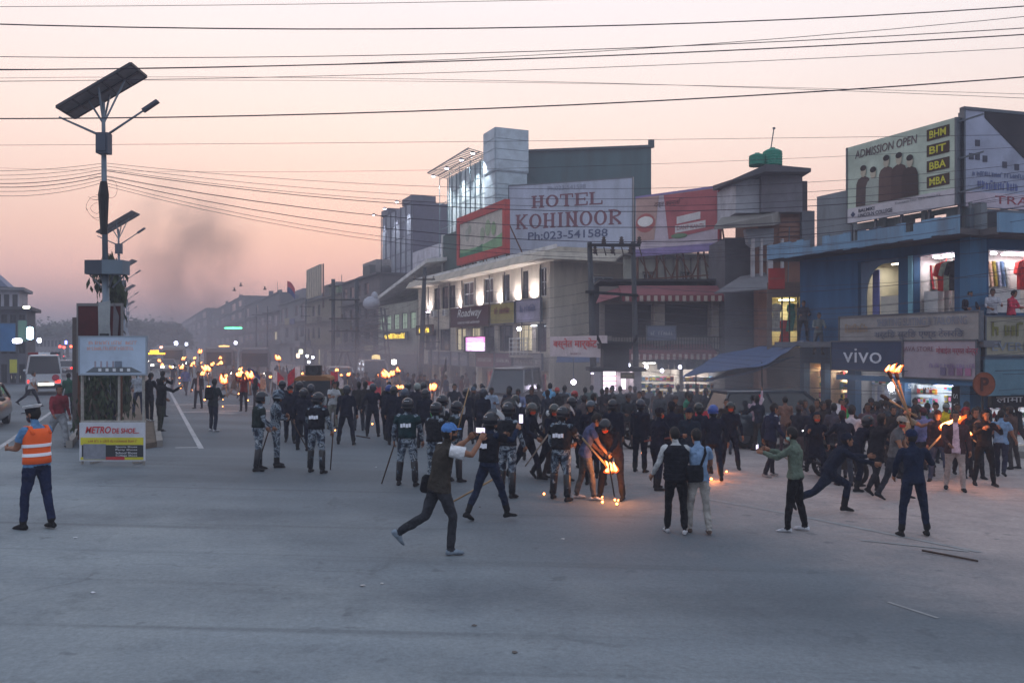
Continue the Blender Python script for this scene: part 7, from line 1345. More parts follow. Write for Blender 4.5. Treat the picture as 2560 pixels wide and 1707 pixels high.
for n_, px, py, yaw, ps, stl, lb, hat, h in (
    ('b1', 1229, 1090, 175, HOLDF, sty(CL(150, 164, 184), GRY, hem=-.08), 'man in pale blue shirt watching before the grey van', None, 1.68),
    ('b2', 1273, 1094, 6, STAND, sty(CL(30, 36, 56), NAVYD, boot=.3, hem=-.08), 'policeman in navy coat with his back turned before the grey van', ('beanie', (30, 32, 40)), 1.72),
    ('b3', 1297, 1092, 170, HOLDF, sty(CL(110, 118, 150), CL(92, 108, 128)), 'man in blue shirt reading a white sheet before the grey van', None, 1.66),
    ('b4', 1328, 1090, -150, dict(STAND, arms=((20, 30, 60, 10), (40, 40, 70, 20))), sty(CL(30, 34, 44), CL(40, 44, 54), hem=-.1), 'man in dark jacket and pale mask beside the grey van', None, 1.72),
    ('b5', 1375, 1080, -4, PHOTO, sty(CL(100, 158, 198), CL(34, 36, 44), hem=-.14, sleeve='short'), 'man in sky blue shirt with both arms raised to film the shops', None, 1.78),
    ('b6', 1396, 1094, 10, STAND, sty(CL(26, 26, 32), CL(30, 32, 40), hem=-.1), 'man in red knitted cap and black jacket watching the shops', ('beanie', (168, 84, 80)), 1.7),
    ('b7', 1206, 1068, 165, STAND, sty(CL(84, 72, 76), CL(70, 66, 72)), 'man in brown grey shirt in the shade by the van nose', None, 1.66),
    ('b8', 1412, 1072, 160, WALK, sty(CL(110, 130, 150), CL(90, 110, 106)), 'man in pale blue grey shirt walking by the round lamp', None, 1.68),
    ('b9', 1440, 1096, 150, STAND, sty(CL(70, 70, 78), CL(50, 54, 60)), 'motorcyclist in red helmet waiting by the poster pillar', ('helmet', (150, 44, 44), None, False), 1.6),
    ('b10', 1466, 1082, 20, STAND, sty(CL(74, 86, 86), CL(56, 62, 66)), 'man in grey green jacket by the poster pillar', None, 1.66),
    ('b11', 1540, 1112, 10, STAND, sty(CL(34, 32, 38), CL(60, 64, 72), sleeve='short'), 'boy in black tee with his back to the road', None, 1.56),
    ('b12', 1552, 1080, 0, STAND, sty(CL(66, 70, 74), CL(58, 60, 66)), 'customer in grey standing in front of the lit kiosk', None, 1.7),
    ('b13', 1535, 1072, 12, STAND, sty(CL(160, 160, 160), CL(50, 54, 60)), 'customer in white shirt at the lit kiosk counter', None, 1.7),
    ('b14', 1598, 1106, 172, WALK, sty(CL(54, 58, 66), CL(62, 66, 74), inner=.07, shirt=CL(176, 178, 184), hem=-.14, bulk=.015), 'man in dark suit jacket and white shirt crossing the smoke', None, 1.7),
    ('b15', 1650, 1100, 160, STAND, sty(CL(72, 76, 82), CL(64, 64, 70)), 'man in grey shirt standing behind the police by the dark car', None, 1.66),
    ('b16', 1718, 1112, -130, STAND, sty(CL(52, 120, 96), CL(60, 64, 70), sleeve='short'), 'man in green tee beside the dark car', None, 1.7),
    ('b17', 1757, 1140, 150, STAND, sty(CL(168, 56, 66), CL(150, 50, 60), skirt=.75, hem=-.7), 'woman in red dress beside the dark car', ('long',), 1.56),
    ('b18', 1886, 1122, -8, dict(ARMUP), sty(CL(176, 150, 160), CL(82, 104, 112)), 'man in pink shirt holding a party flag upright', None, 1.7),
    ('b19', 1964, 1130, 10, STAND, sty(CL(120, 88, 76), CL(80, 62, 66)), 'man in orange brown shirt with his back to the road', None, 1.7),
    ('b20', 1699, 1068, 6, STAND, sty(CL(70, 78, 80), CL(52, 56, 60)), 'silhouetted shopper before the dazzling stall', None, 1.74),
    ('b21', 1720, 1066, -6, STAND, sty(CL(50, 52, 58), CL(44, 46, 52)), 'slim silhouetted shopper before the dazzling stall', None, 1.72),
    ('b22', 1746, 1070, 14, STAND, sty(CL(60, 64, 72), CL(50, 54, 60)), 'shorter silhouetted shopper before the dazzling stall', None, 1.64),
    ('b23', 1480, 1070, 0, STAND, sty(CL(78, 92, 92), CL(60, 66, 70)), 'person in dull green coat behind the transformer pole', None, 1.66),
    ('b24', 1575, 1068, 180, STAND, sty(CL(86, 92, 96), CL(60, 62, 70)), 'person in grey cardigan beside the kiosk', None, 1.66),
    ('b25', 1622, 1062, 170, WALK, sty(CL(92, 88, 96), CL(70, 70, 78)), 'hazy passer by in lilac grey before the stalls', None, 1.66),
    ('b26', 1822, 1078, 20, STAND, sty(CL(180, 170, 110), CL(90, 90, 80)), 'person in pale yellow shirt beneath the blue tarpaulin', None, 1.6)):
    ex = [(wear_mask, (150, 172, 170))] if n_ == 'b4' else []
    Q(n_, px, py, yaw, ps, stl, lb, h=h, hat=hat, skin=SKIN2 if int(n_[1:]) % 2 else SKIN, extra=ex)
c = (hp('b3', 0) + hp('b3', 1)) / 2; mb = MB(); mb.box((0, 0, 0), (.34, .008, .26), Matrix.Rotation(rad(-24), 3, 'X')); o = tag(mb.build('paper_sheet', M('paper', rgb(206, 208, 214), .8)), 'white sheet of paper read by the man in blue shirt', 'paper'); o.location = c + V((0, -.02, .06))
# the arrest in the middle
FACE_GLOW = (196, 70, 44)  # orange light on the faces, put into the colour of mask shells
Q('c1', 1318, 1200, -118, dict(lean=10, legs=((22, 6, 10), (-24, 6, 12, 30)), arms=((18, 12, 50, 0), (16, 12, 60, -4)), head=(-30, 6)), dict(ST_POL), 'policeman with painted orange face glow and dull helmet stepping backwards with a cane', h=1.74, hat=('helmet', (58, 60, 60), None, False), extra=[(wear_mask, FACE_GLOW)])
Q('c2', 1378, 1200, -140, dict(STRIDE, head=(-20, 6)), dict(ST_POL), 'policeman with painted orange face glow and wide helmet striding near the captive', h=1.76, hat=('helmet', (50, 54, 54), None, False), extra=[(wear_mask, FACE_GLOW)])
Q('c2b', 1362, 1192, -70, dict(BEND, lean=30), sty(CL(84, 62, 50), CL(52, 46, 46)), 'man in brown jacket bent over between two orange faced policemen', h=1.62)
Q('c3', 1402, 1250, -26, dict(lean=4, legs=((8, 9, 6), (-8, 9, 6)), arms=((8, 14, 40, 0), (44, 16, 80, 0)), head=(-24, 8)), ST_CAM, 'camouflaged riot policeman gripping the captive from behind, visor raised', h=1.78, hat=('helmet', HPOL, 'up'), extra=[(wear_armour, (30, 32, 38)), (wear_shin,)], vox=.016)
Q('c4', 1463, 1248, -84, dict(lean=16, legs=((-6, 5, 10), (14, 5, 8)), arms=((10, 10, 46, 0), (26, 10, 40, -4)), head=(0, 20)), sty(CL(80, 84, 116), CL(88, 82, 80), sleeve='short', hem=-.08, shoe=CL(178, 178, 180)), 'captive young man in blue grey tee and white trainers being led off', h=1.72, vox=.015)
Q('c5', 1490, 1212, 175, BEND, dict(ST_POL), 'bending policeman in grey cap and painted orange face glow beside the captive', h=1.72, hat=('beanie', (70, 64, 80)), extra=[(wear_mask, FACE_GLOW)])
Q('c6', 1478, 1192, 165, STAND, dict(ST_POL), 'policeman with slate helmet looking down behind the captive', h=1.78, hat=('helmet', (56, 66, 78), None, False), key='polS')
Q('c7', 1536, 1246, 148, dict(lean=40, legs=((16, 12, 18), (20, 14, 22)), arms=((50, 10, 60, 0), (70, 40, 60, 40)), head=(0, 16)), dict(ST_POL, top=CL(36, 28, 34), pants=CL(30, 28, 36)), 'crouching policeman with glossy black helmet stamping out a burning torch', h=1.74, hat=('helmet', HPOL, None, False), extra=[(wear_mask, FACE_GLOW)])
Q('c8', 1533, 1184, 2, STAND, dict(ST_POL), 'policeman with black helmet seen from behind beyond the crouching officer', h=1.7, hat=('helmet', HPOL, None, False), key='polS')
Q('c9', 1644, 1224, -60, dict(STAND, arms=((10, 12, 30, 0), (40, 14, 84, 8)), legs=((10, 5, 8), (-6, 5, 6))), dict(ST_POL), 'policeman in dark cap and painted orange face glow beside the padded vest man', h=1.74, hat=('cap', (30, 28, 36)), extra=[(wear_mask, FACE_GLOW)])
Q('c10', 1684, 1194, -15, STAND, dict(ST_POL), 'broad policeman in dark cap behind the orange faced policeman', h=1.78, build=1.1, hat=('cap', (34, 32, 40)))
Q('c11', 1722, 1216, 168, STAND, dict(ST_POL, top=CL(28, 38, 52)), 'police officer in peakless cap with gold shoulder marks facing the road', h=1.72, hat=('cap', (24, 32, 46)))
def puffer(J, o):
    v = wear_shell(J, o, 'padded_vest', -.1, .5, .04, [CL(26, 28, 36)])
    for q in range(7): mb = MB(); z = -.08 + q * .07; mb.loft(shell(J, z, z + .05, .05)); mb.build('quilted_band', [CL(28, 30, 38)], v, True)
Q('c12', 1690, 1332, -4, dict(lean=4, legs=((6, 4, 6), (-6, 3, 6)), arms=((-4, 24, 34, 20), (34, 10, 90, -14)), head=(14, 12)), sty(CL(168, 170, 172), CL(22, 22, 26), hem=-.06, shoe=CL(180, 180, 184)), 'man in black padded vest over pale sleeves with his back turned', h=1.68, extra=[(puffer,)], vox=.015)
phone('c12', hp('c12', 1) + V((-.16, .1, .05)), 'phone held up by the man in padded vest', 20)
def crossbag(J, o):
    R = J['Rt']; c = J['rings'][3][1]; mb = MB(); cc = c + R @ V((-.12, -.17, -.06)); rr = [[(cc + R @ V((.15 * s_ * math.copysign(abs(math.cos(q)) ** .5, math.cos(q)), .06 * s_ * math.copysign(abs(math.sin(q)) ** .5, math.sin(q)), z))) * J['k'] for q in [6.2832 * x / 12 for x in range(12)]] for z, s_ in ((-.14, .8), (-.1, 1), (.1, 1), (.14, .75))]; mb.loft(rr); b = mb.build('sling_bag', [CL(24, 26, 32)], o, True); c2, R2x = J['rings'][7][1], J['rings'][7][2]; mb = MB(); mb.tube([(cc + R @ V((.1, .0, .1))) * J['k'], (c2 + R2x @ V((.09, -.13, -.06))) * J['k'], (c2 + R2x @ V((.1, -.04, .05))) * J['k'], (c2 + R2x @ V((.08, .1, -.02))) * J['k']], .022, 6, fl=.35); mb.build('strap', [CL(24, 26, 34)], b, True)
Q('c13', 1746, 1332, 6, dict(lean=4, legs=((8, 4, 6), (-8, 3, 8)), arms=((30, 12, 84, -14), (20, 16, 70, -10)), head=(10, 10)), sty(CL(118, 142, 172), CL(152, 148, 144), sleeve='short', hem=-.07, shoe=CL(84, 70, 64)), 'man in pale blue patterned shirt and beige trousers with black sling bag', h=1.66, extra=[(crossbag,)], vox=.015)
phone('c13', hp('c13', 0) + V((-.02, .06, .08)), 'phone held up by the man with sling bag', 0)
Q('c14', 1784, 1200, -6, dict(WALK, arms=((-6, 22, 10, 12), (6, 24, 14, 12))), dict(ST_POL), 'policeman with bright blue helmet walking off past burning embers', h=1.74, hat=('helmet', (44, 70, 140), None, False))
Q('c15', 1826, 1172, 172, APART, dict(ST_POL), 'policeman with black helmet and painted orange face glow facing the road', h=1.72, hat=('helmet', (28, 34, 34), None, False), extra=[(wear_mask, FACE_GLOW)], key='polA')
def stripe(J, o):
    for i in range(2): mb = MB(); s_, e_ = J['sho%d' % i], J['elb%d' % i]; mb.tube([(J['neck'].lerp(s_, .55) + V((0, 0, .03))) * J['k'], (s_ + V((0, 0, .066))) * J['k'], (s_.lerp(e_, .5) + J['Rz'] @ V(((-1, 1)[i] * .06, 0, .01))) * J['k']], .022, 6, fl=.5); mb.build('sleeve_stripe', [CL(176, 180, 190)], o, True)
Q('c16', 1926, 1192, -70, dict(lean=6, legs=((16, 4, 10), (-10, 4, 16, 10)), arms=((-14, 14, 8, 8), (6, 14, 40, 4)), head=(-6, 6)), sty(CL(30, 36, 58), CL(30, 28, 38), hem=-.08, shoe=CL(150, 146, 146)), 'bearded man in navy tracksuit with white shoulder stripes carrying a thin cane', h=1.78, extra=[(stripe,)])
stick('cane', hp('c16', 0), hp('c16', 0) + V((.55, -.2, -.4)), .012, WOOD, 'thin pale cane carried by the man in navy tracksuit')
Q('c17', 1988, 1328, 58, dict(lean=2, legs=((8, 6, 4), (-6, 5, 6)), arms=((58, 10, 104, -10), (58, 12, 108, -14)), head=(-8, 4)), sty(CL(92, 104, 92), CL(20, 20, 24), hem=-.04, shoe=CL(176, 178, 184), bulk=.006), 'young man in grey green sweater, mask and sandals filming with his phone', h=1.7, extra=[(wear_mask, (140, 170, 166))], vox=.014)
phone('c17', (hp('c17', 0) + hp('c17', 1)) / 2 + V((-.05, .05, .04)), 'phone held by the young man in green sweater', 60, False)
# the scuffle by the shops
Q('d1', 2040, 1196, 168, dict(RUN, lean=14), dict(ST_POL, skirt=.3), 'policeman in dark rain cape and hood rushing towards the road', h=1.76, hat=('hood', (26, 30, 40)), extra=[(wear_mask, FACE_GLOW)])
Q('d2', 2072, 1282, -96, dict(lean=36, legs=((62, 5, 70, 5), (-44, 5, 26, 50)), arms=((66, 10, 90, 0), (60, 14, 80, 0)), head=(0, -22)), dict(ST_POL, top=CL(24, 30, 46), pants=CL(24, 32, 50)), 'policeman in navy and flat cap lunging forward in a low run', h=1.78, hat=('cap', (28, 32, 48)), vox=.016)
Q('d3', 2138, 1226, -80, dict(BEND, lean=34), dict(ST_POL), 'helmeted policeman with painted orange face glow grappling bent over', h=1.72, hat=('helmet', HPOL, None, False), extra=[(wear_mask, FACE_GLOW)])
Q('d4', 2190, 1234, -58, dict(lean=18, legs=((30, 8, 16), (-26, 6, 20, 30)), arms=((30, 10, 60, 0), (128, 16, 128, 6)), head=(0, -10)), sty(CL(28, 28, 34), CL(30, 30, 36), hem=-.1, bulk=.015), 'man in black jacket thrusting a bundle of burning torches overhead', h=1.8, vox=.017)
Q('d5', 2236, 1250, -130, dict(lean=10, legs=((20, 6, 14), (-14, 6, 10, 20)), arms=((10, 20, 30, 6), (24, 14, 40, 0)), head=(-20, 10)), sty(CL(90, 88, 90), CL(44, 46, 54), sleeve='short', hem=-.04), 'man in grey cap and red scarf wrestling beside the navy policeman', h=1.72, hat=('cap', (146, 138, 130)), extra=[(wear_mask, (180, 50, 44))])
Q('d6', 2284, 1340, -6, dict(lean=3, legs=((-2, 10, 2), (6, 12, 6)), arms=((20, 14, 40, -6), (26, 34, 92, 10)), head=(18, 6)), dict(top=CL(26, 35, 56), pants=CL(25, 34, 54), boot=.3, loose=1.08, hem=-.07), 'policeman in plain navy uniform and cap standing astride with his back turned', h=1.72, hat=('cap', (26, 36, 64)), vox=.014)
Q('d7', 2388, 1226, 160, dict(lean=0, legs=((8, 5, 6), (-8, 6, 6)), arms=((6, 12, 14, 4), (36, 10, 60, -20))), sty(CL(64, 44, 46), CL(158, 146, 142), inner=.08, shirt=CL(190, 166, 178), hem=-.12, bulk=.012), 'stout man in brown jacket and beige trousers beside a flaring torch', h=1.76, build=1.14, vox=.016)
Q('d8', 2346, 1204, 150, STAND, sty(CL(46, 36, 42), JEAN, hem=-.08), 'man in dark jacket and blue jeans behind the stout man', h=1.7, hat=('cap', (60, 36, 38)))
Q('d9', 2410, 1192, 170, STAND, sty(CL(120, 40, 44), CL(40, 38, 46)), 'person in red hood behind the stout man', h=1.74, hat=('hood', (130, 40, 44)))
Q('d10', 2435, 1196, 176, PHOTO, sty(CL(30, 30, 36), CL(28, 30, 40), hem=-.1), 'man in black jacket lifting both hands to his face', h=1.74)
Q('d11', 2461, 1214, 172, dict(PHOTO, arms=((50, 22, 128, -26), (50, 22, 124, -26))), sty(CL(26, 26, 32), CL(22, 22, 26), hem=-.04), 'man in black hooded top with white hem filming beneath the orange disc', h=1.76, hat=('hood', (28, 28, 34)))
Q('d12', 2502, 1194, -40, WALK, sty(CL(110, 140, 172), CL(34, 38, 56), sleeve='short', hem=-.04), 'man in pale blue shirt walking off past the cap shop', h=1.7)
Q('d13', 2128, 1196, -30, dict(STAND, arms=((40, 20, 80, 0), (30, 20, 60, 0))), sty(CL(168, 160, 166), CL(66, 66, 78), sleeve='short'), 'man in white shirt pushing through the scuffle', h=1.72)
Q('d14', 2262, 1196, -150, dict(STAND, arms=((60, 20, 110, 0), (20, 12, 40, 0))), sty(CL(112, 118, 112), CL(60, 60, 64), sleeve='short'), 'man in grey green tee by the torch bundle', h=1.76)
for n_, px, py, yaw, stl, lb, hat in (('d15', 2300, 1172, 20, sty(CL(60, 110, 100), GRY, sleeve='short'), 'man in green and white tee beside the phone shop', None), ('d16', 2312, 1190, 8, sty(CL(104, 108, 150), CL(50, 50, 58)), 'man in lavender shirt with dark belt amid the scuffle', ('cap', (70, 40, 44))), ('d17', 2362, 1158, 178, sty(CL(226, 196, 40), CL(50, 52, 60), sleeve='short'), 'man in bright yellow tee and grey cap before the phone shop', ('cap', (120, 124, 122))), ('d18', 2340, 1150, 170, sty(CL(130, 110, 104), CL(60, 56, 60)), 'woman with long hair before the phone shop', ('long',)), ('d19', 2396, 1160, 160, sty(CL(150, 60, 50), CL(60, 50, 56)), 'man in rust red shirt behind the yellow tee', None), ('d20', 2088, 1168, -20, sty(CL(70, 66, 76), CL(50, 50, 60)), 'man in dark lilac shirt in the crowd near the curtain shop', None), ('d21', 2168, 1165, 165, sty(CL(90, 70, 76), CL(56, 54, 64)), 'man in plum shirt in the crowd near the curtain shop', None), ('d22', 2196, 1158, 10, sty(CL(48, 46, 54), CL(44, 44, 54)), 'tall man in black shirt in the crowd near the curtain shop', None), ('d23', 2012, 1150, 150, sty(CL(60, 62, 70), CL(50, 52, 60)), 'hazy man in slate shirt behind the motorcycles', None), ('d24', 2045, 1142, 170, sty(CL(96, 80, 74), CL(60, 56, 60)), 'hazy man in brown shirt behind the motorcycles', None), ('d25', 2528, 1172, 30, sty(CL(80, 60, 54), CL(60, 54, 54)), 'person in brown jacket by the cap shop step', None), ('d26', 2228, 1150, 4, sty(CL(60, 64, 70), CL(48, 50, 58)), 'silhouetted man against the pale curtains', None)):
    Q(n_, px, py, yaw, HOLDF if n_ in ('d17', 'd18') else STAND, stl, lb, h=1.7, hat=hat, skin=SKIN2 if int(n_[1:]) % 2 else SKIN)
# people on balconies
for n_, px, py, Y, yaw, stl, lb, hat in (('e1', 2422, 728, 27.6, 175, sty(CL(44, 40, 48), BLK), 'woman in dark dress leaning on the balcony of the blue building', ('long',)), ('e2', 2480, 722, 27.4, 178, sty(CL(176, 176, 186), JEAN, sleeve='roll'), 'man in white shirt leaning on the balcony of the blue building', None), ('e3', 2528, 726, 27.6, -150, sty(CL(196, 60, 84), BLK), 'person in red top inside the lit first floor room', ('long',)), ('e4', 2008, 752, 34.6, 170, sty(CL(60, 58, 66), BLK), 'dark figure at the bright doorway balcony', None), ('e5', 2046, 782, 33.4, 175, sty(CL(110, 116, 116), GRY), 'man in grey shirt at the blue wall balcony', None), ('e6', 1874, 800, 43.8, 176, sty(CL(196, 190, 176), CL(170, 164, 156)), 'man in white kurta on the dark gallery', None), ('e7', 1921, 790, 43.6, 178, sty(CL(86, 120, 106), GRY), 'person in green shawl on the dark gallery', ('long',)), ('e8', 1850, 806, 43.9, 170, sty(CL(90, 84, 84), GRY), 'dim figure on the dark gallery', None)):
    h = 1.62; c = P(px, py, Y); c.z -= h * 1.0; Q(n_, 0, 0, yaw, HOLDF, stl, lb, h=h, hat=hat, loc=c, key='holdf' if n_ not in ('e2',) else None)
# the far crowd in the smoke
rn = random.Random(99); CROWD = [(70, 60, 66), (92, 72, 70), (52, 50, 60), (120, 100, 96), (84, 84, 100), (64, 48, 50), (140, 124, 120), (60, 66, 84), (100, 60, 56), (46, 44, 52)]
CN = ['plum grey', 'dull rose', 'slate', 'tan', 'grey blue', 'dark maroon', 'pale beige', 'steel blue', 'rust red', 'charcoal']
poses = [('cw', WALK), ('cs', STAND), ('ca', ARMUP), ('ch', HOLDF), ('cp', APART)]
i = 0
for (xa, xb, ya, yb, n_) in ((560, 700, 968, 992, 10), (690, 880, 972, 1006, 16), (870, 1060, 978, 1020, 16), (1060, 1200, 990, 1030, 8), (440, 560, 942, 962, 7)):
    for q in range(n_):
        px = xa + (q + rn.random()) * (xb - xa) / n_; py = rn.uniform(ya, yb); ky, ps = poses[rn.randrange(5)]; a1, a2 = rn.randrange(10), rn.randrange(10); c1, c2 = CROWD[a1], CROWD[a2]; cp = i % 6 == 0
        Q('f%d' % i, px, py, rn.choice((170, 180, 190, 10, -90, 120)), ps, sty(CL(*c1), CL(*c2)), '%smarcher in %s over %s, %s in the smoke' % ('capped ' if cp else '', CN[a1], CN[a2], {'cw': 'walking', 'cs': 'standing', 'ca': 'raising one arm', 'ch': 'forearms folded', 'cp': 'with legs apart'}[ky]), 'marchers in the smoky crowd', h=1.68, key=ky, skin=SKIN2 if i % 2 else SKIN, hat=('cap', (60, 50, 52)) if cp else None); i += 1

# packed onlookers and scuffling men before the shops, more police in the middle
MORE = [('kb', dict(BEND, lean=24)), ('kr', STRIDE), ('ks', dict(STAND, lean=10, arms=((40, 20, 80, 4), (24, 26, 60, 10)))), ('kw', dict(WALK, twist=14)), ('kh', HOLDF)]; PW = {'kb': 'bending', 'kr': 'striding', 'ks': 'arms out', 'kw': 'walking', 'kh': 'hands together'}
DKC = [(34, 34, 42), (46, 40, 46), (30, 34, 48), (60, 52, 54), (44, 48, 54), (70, 62, 64), (52, 44, 42), (38, 42, 52), (84, 72, 70), (60, 66, 78)]; DN = ['black', 'dark plum', 'navy', 'umber grey', 'slate', 'dusty mauve', 'dark brown', 'ink blue', 'faded tan', 'steel blue']
i = 0
for (xa, xb, ya, yb, n_, wh) in ((1985, 2330, 1120, 1215, 20, 'phone shop scuffle'), (1440, 1700, 1068, 1130, 11, 'smoke by the kiosk'), (1700, 1990, 1080, 1140, 9, 'crowd by the dark car'), (2330, 2550, 1130, 1185, 8, 'crowd by the cap shop'), (1130, 1440, 1060, 1120, 9, 'throng by the van')):
    for q in range(n_):
        px = xa + (q + rn.random()) * (xb - xa) / n_; py = rn.uniform(ya, yb); ky, ps = MORE[rn.randrange(5)]; a1, a2 = rn.randrange(10), rn.randrange(10)
        Q('g%d' % i, px, py, rn.choice((20, -40, -80, 90, 160, 190, 0)), ps, sty(CL(*DKC[a1]), CL(*DKC[a2]), hem=-.07), 'man in %s over %s, %s in the %s' % (DN[a1], DN[a2], PW[ky], wh), 'people packed before the shops', h=1.69, key=ky, skin=SKIN2 if i % 2 else SKIN, hat=('cap', DKC[a2]) if i % 5 == 0 else None); i += 1
for k, (px, py, yw, ky, wh) in enumerate(((705, 1086, 10, 'polS', 'between the soldier and the painted orange glow'), (775, 1098, -12, 'polA', 'past the black armour'), (985, 1112, 8, 'polS', 'beside the teal armour'), (1062, 1120, 0, 'polA', 'beyond the blue cap photographer'), (1206, 1120, -20, 'polS', 'before the navy coat'), (1290, 1150, 14, 'polA', 'behind the dull helmets'), (1432, 1170, 20, 'polS', 'between the visor and the slate helmet'), (1600, 1180, -30, 'polS', 'near the reddish stick'), (1752, 1185, 30, 'polA', 'near the blue helmet'))):
    Q('h%d' % k, px, py, yw, STAND, dict(ST_POL), 'helmeted policeman in plain dark uniform ' + wh, 'dark uniformed policemen in the line', h=1.71, hat=('helmet', (HPOL, (40, 44, 56), (30, 34, 34))[k % 3], None, False), key=ky)
# ================================================================ held things, flames
CHAR = M('charred', rgb(40, 28, 24), .95)
def flame_mats():
    def fm(nm, mix_, col, st_):
     FH = bpy.data.materials.new(nm); FH.use_nodes = True; t = FH.node_tree; t.nodes.clear(); o = t.nodes.new('ShaderNodeOutputMaterial'); m = t.nodes.new('ShaderNodeMixShader'); m.inputs[0].default_value = mix_; tr = t.nodes.new('ShaderNodeBsdfTransparent'); e = t.nodes.new('ShaderNodeEmission'); e.inputs[0].default_value = col; e.inputs[1].default_value = st_
     t.links.new(tr.outputs[0], m.inputs[1]); t.links.new(e.outputs[0], m.inputs[2]); t.links.new(m.outputs[0], o.inputs[0]); return FH
    return fm('flame_body', .68, (1, .45, .13, 1), 13.0), fm('flame_fringe', .34, (1, .13, .02, 1), 2.6)
FL_BODY, FL_FRINGE = flame_mats()
def flame(parent, c, sz, seed=1, tilt=(0, 0)):
    c = V(c)
    def body(g, mat_, nm):
        rn = random.Random(seed); mb = MB()
        for k in range(7):
            ox, oy = rn.uniform(-.34, .34) * sz, rn.uniform(-.2, .2) * sz; hh = sz * rn.uniform(.4, 1.1); r0 = sz * rn.uniform(.1, .24) + (g - 1) * sz * .3; rings = []
            for q in range(8):
                t = q / 7; r = r0 * math.sin(math.pi * (t ** .7) * .96 + .08) + .003; cx_ = ox * (1 + .4 * t) + tilt[0] * t * t * hh * g + .1 * sz * math.sin(4 * t + seed + k); cy_ = oy + tilt[1] * t * t * hh; z0 = -.2 * sz - (g - 1) * sz * .25
                rings.append([c + V((cx_ + r * math.cos(6.2832 * j / 9) * (1 + .22 * math.sin(2 * j + seed + k)), cy_ + r * math.sin(6.2832 * j / 9), z0 + hh * (g ** .5) * t + .04 * sz * math.sin(3 * j + k))) for j in range(9)])
            mb.loft(rings)
        return mb.build(nm, mat_, parent, True, world=True)
    body(1.0, FL_BODY, 'flame'); body(1.55, FL_FRINGE, 'flame_fringe')
def torch(a, b, sz, label, en=40, seed=1, tilt=(.3, 0), group=None, r=.02):
    a, b = V(a), V(b); o = empty('torch', a, None, None, label, 'torch', group); mb = MB(); mb.tube([a, b], [r, r * 1.1], 7); mb.build('handle', WOOD, o, True, world=True); mb = MB(); d = (b - a).normalized(); mb.tube([b - d * .16, b - d * .05, b + d * .04], [r * 1.3, r * 2.2, r * 1.6], 8); mb.build('burning_rag', CHAR, o, True, world=True)
    flame(o, b + V((0, 0, .05)), sz, seed, tilt)
    if en: light('torch_light', 'POINT', en * .5, (1.0, .34, .1), o, (b - a) + V((0, -.3, .15)), .15)
    return o
# torches among the marchers: flame centre in the picture, distance of the carrier
TL = [(499, 883, 46, .28, 0), (487, 898, 60, .22, 0), (517, 926, 42, .42, 30), (530, 915, 48, .2, 0), (506, 938, 42, .24, 0), (601, 940, 39, .36, 40), (625, 944, 39, .42, 40), (600, 926, 44, .2, 0), (563, 955, 42, .5, 45), (697, 899, 46, .34, 30), (869, 940, 42, .22, 0), (842, 929, 44, .2, 0), (968, 941, 40, .46, 40), (978, 938, 41, .3, 0), (996, 929, 41, .28, 0), (994, 972, 38, .2, 20), (1004, 972, 37, .2, 0), (1081, 974, 36, .36, 35), (726, 944, 44, .2, 0), (551, 897, 70, .3, 0), (426, 873, 120, .4, 0)]
rt = random.Random(8); TL = [(a, b, Y, s_ * .72, e) for a, b, Y, s_, e in TL] + [(rt.uniform(395, 560), rt.uniform(896, 925), rt.uniform(60, 110), rt.uniform(.14, .26), 0) for _ in range(16)] + [(rt.uniform(560, 1060), rt.uniform(930, 968), rt.uniform(44, 54), rt.uniform(.1, .2), 0) for _ in range(9)]
for k, (px, py, Y, sz, en) in enumerate(TL):
    c = P(px, py, Y); torch(c + V((.05 + .1 * math.sin(k), -.1, -.75)), c, sz, 'burning torch held above the smoky crowd of marchers', en, k, (.4 * math.sin(k * 2), 0), 'torches above the smoky crowd')
# the bundle held over the scuffle
h_ = hp('d4', 1)
for k, (px, py) in enumerate(((2222, 930), (2240, 932), (2206, 990))):
    c = P(px, py, h_.y + .05 * k); t = torch(h_ + (h_ - c) * .35 + V((.02 * k, 0, 0)), c, .15 if k < 2 else .0001, ('taller', 'brighter', 'unlit')[k] + ' torch of the bundle held above the scuffle', 60 if k == 1 else 0, 40 + k, (.5, 0), None, .022)
# flaring torch at the stout man
a = P(2315, 1130, 20.0); b = P(2368, 1072, 20.2); torch(a, b, .32, 'torch flaring across the chest of the stout man in brown', 90, 61, (.9, 0), None, .022); torch(P(2440, 1105, 19.6), P(2422, 1090, 19.8), .14, 'small burning torch end beside the man in black jacket', 15, 63, (-.5, 0), None, .015)
# torch at the crouching policeman's feet
c7 = hp('c7', 1); fire = P(1530, 1180, PEOPLE['c7'][0].location.y - .35); torch(c7 + V((.2, -.05, .15)), fire, .2, 'burning torch being stamped out by the crouching policeman', 90, 71, (-.2, 0), None, .02)
stick('baton', hp('c7', 0), hp('c7', 0) + V((.12, -.05, -.75)), .016, DWOOD, 'dark stick held by the crouching policeman')
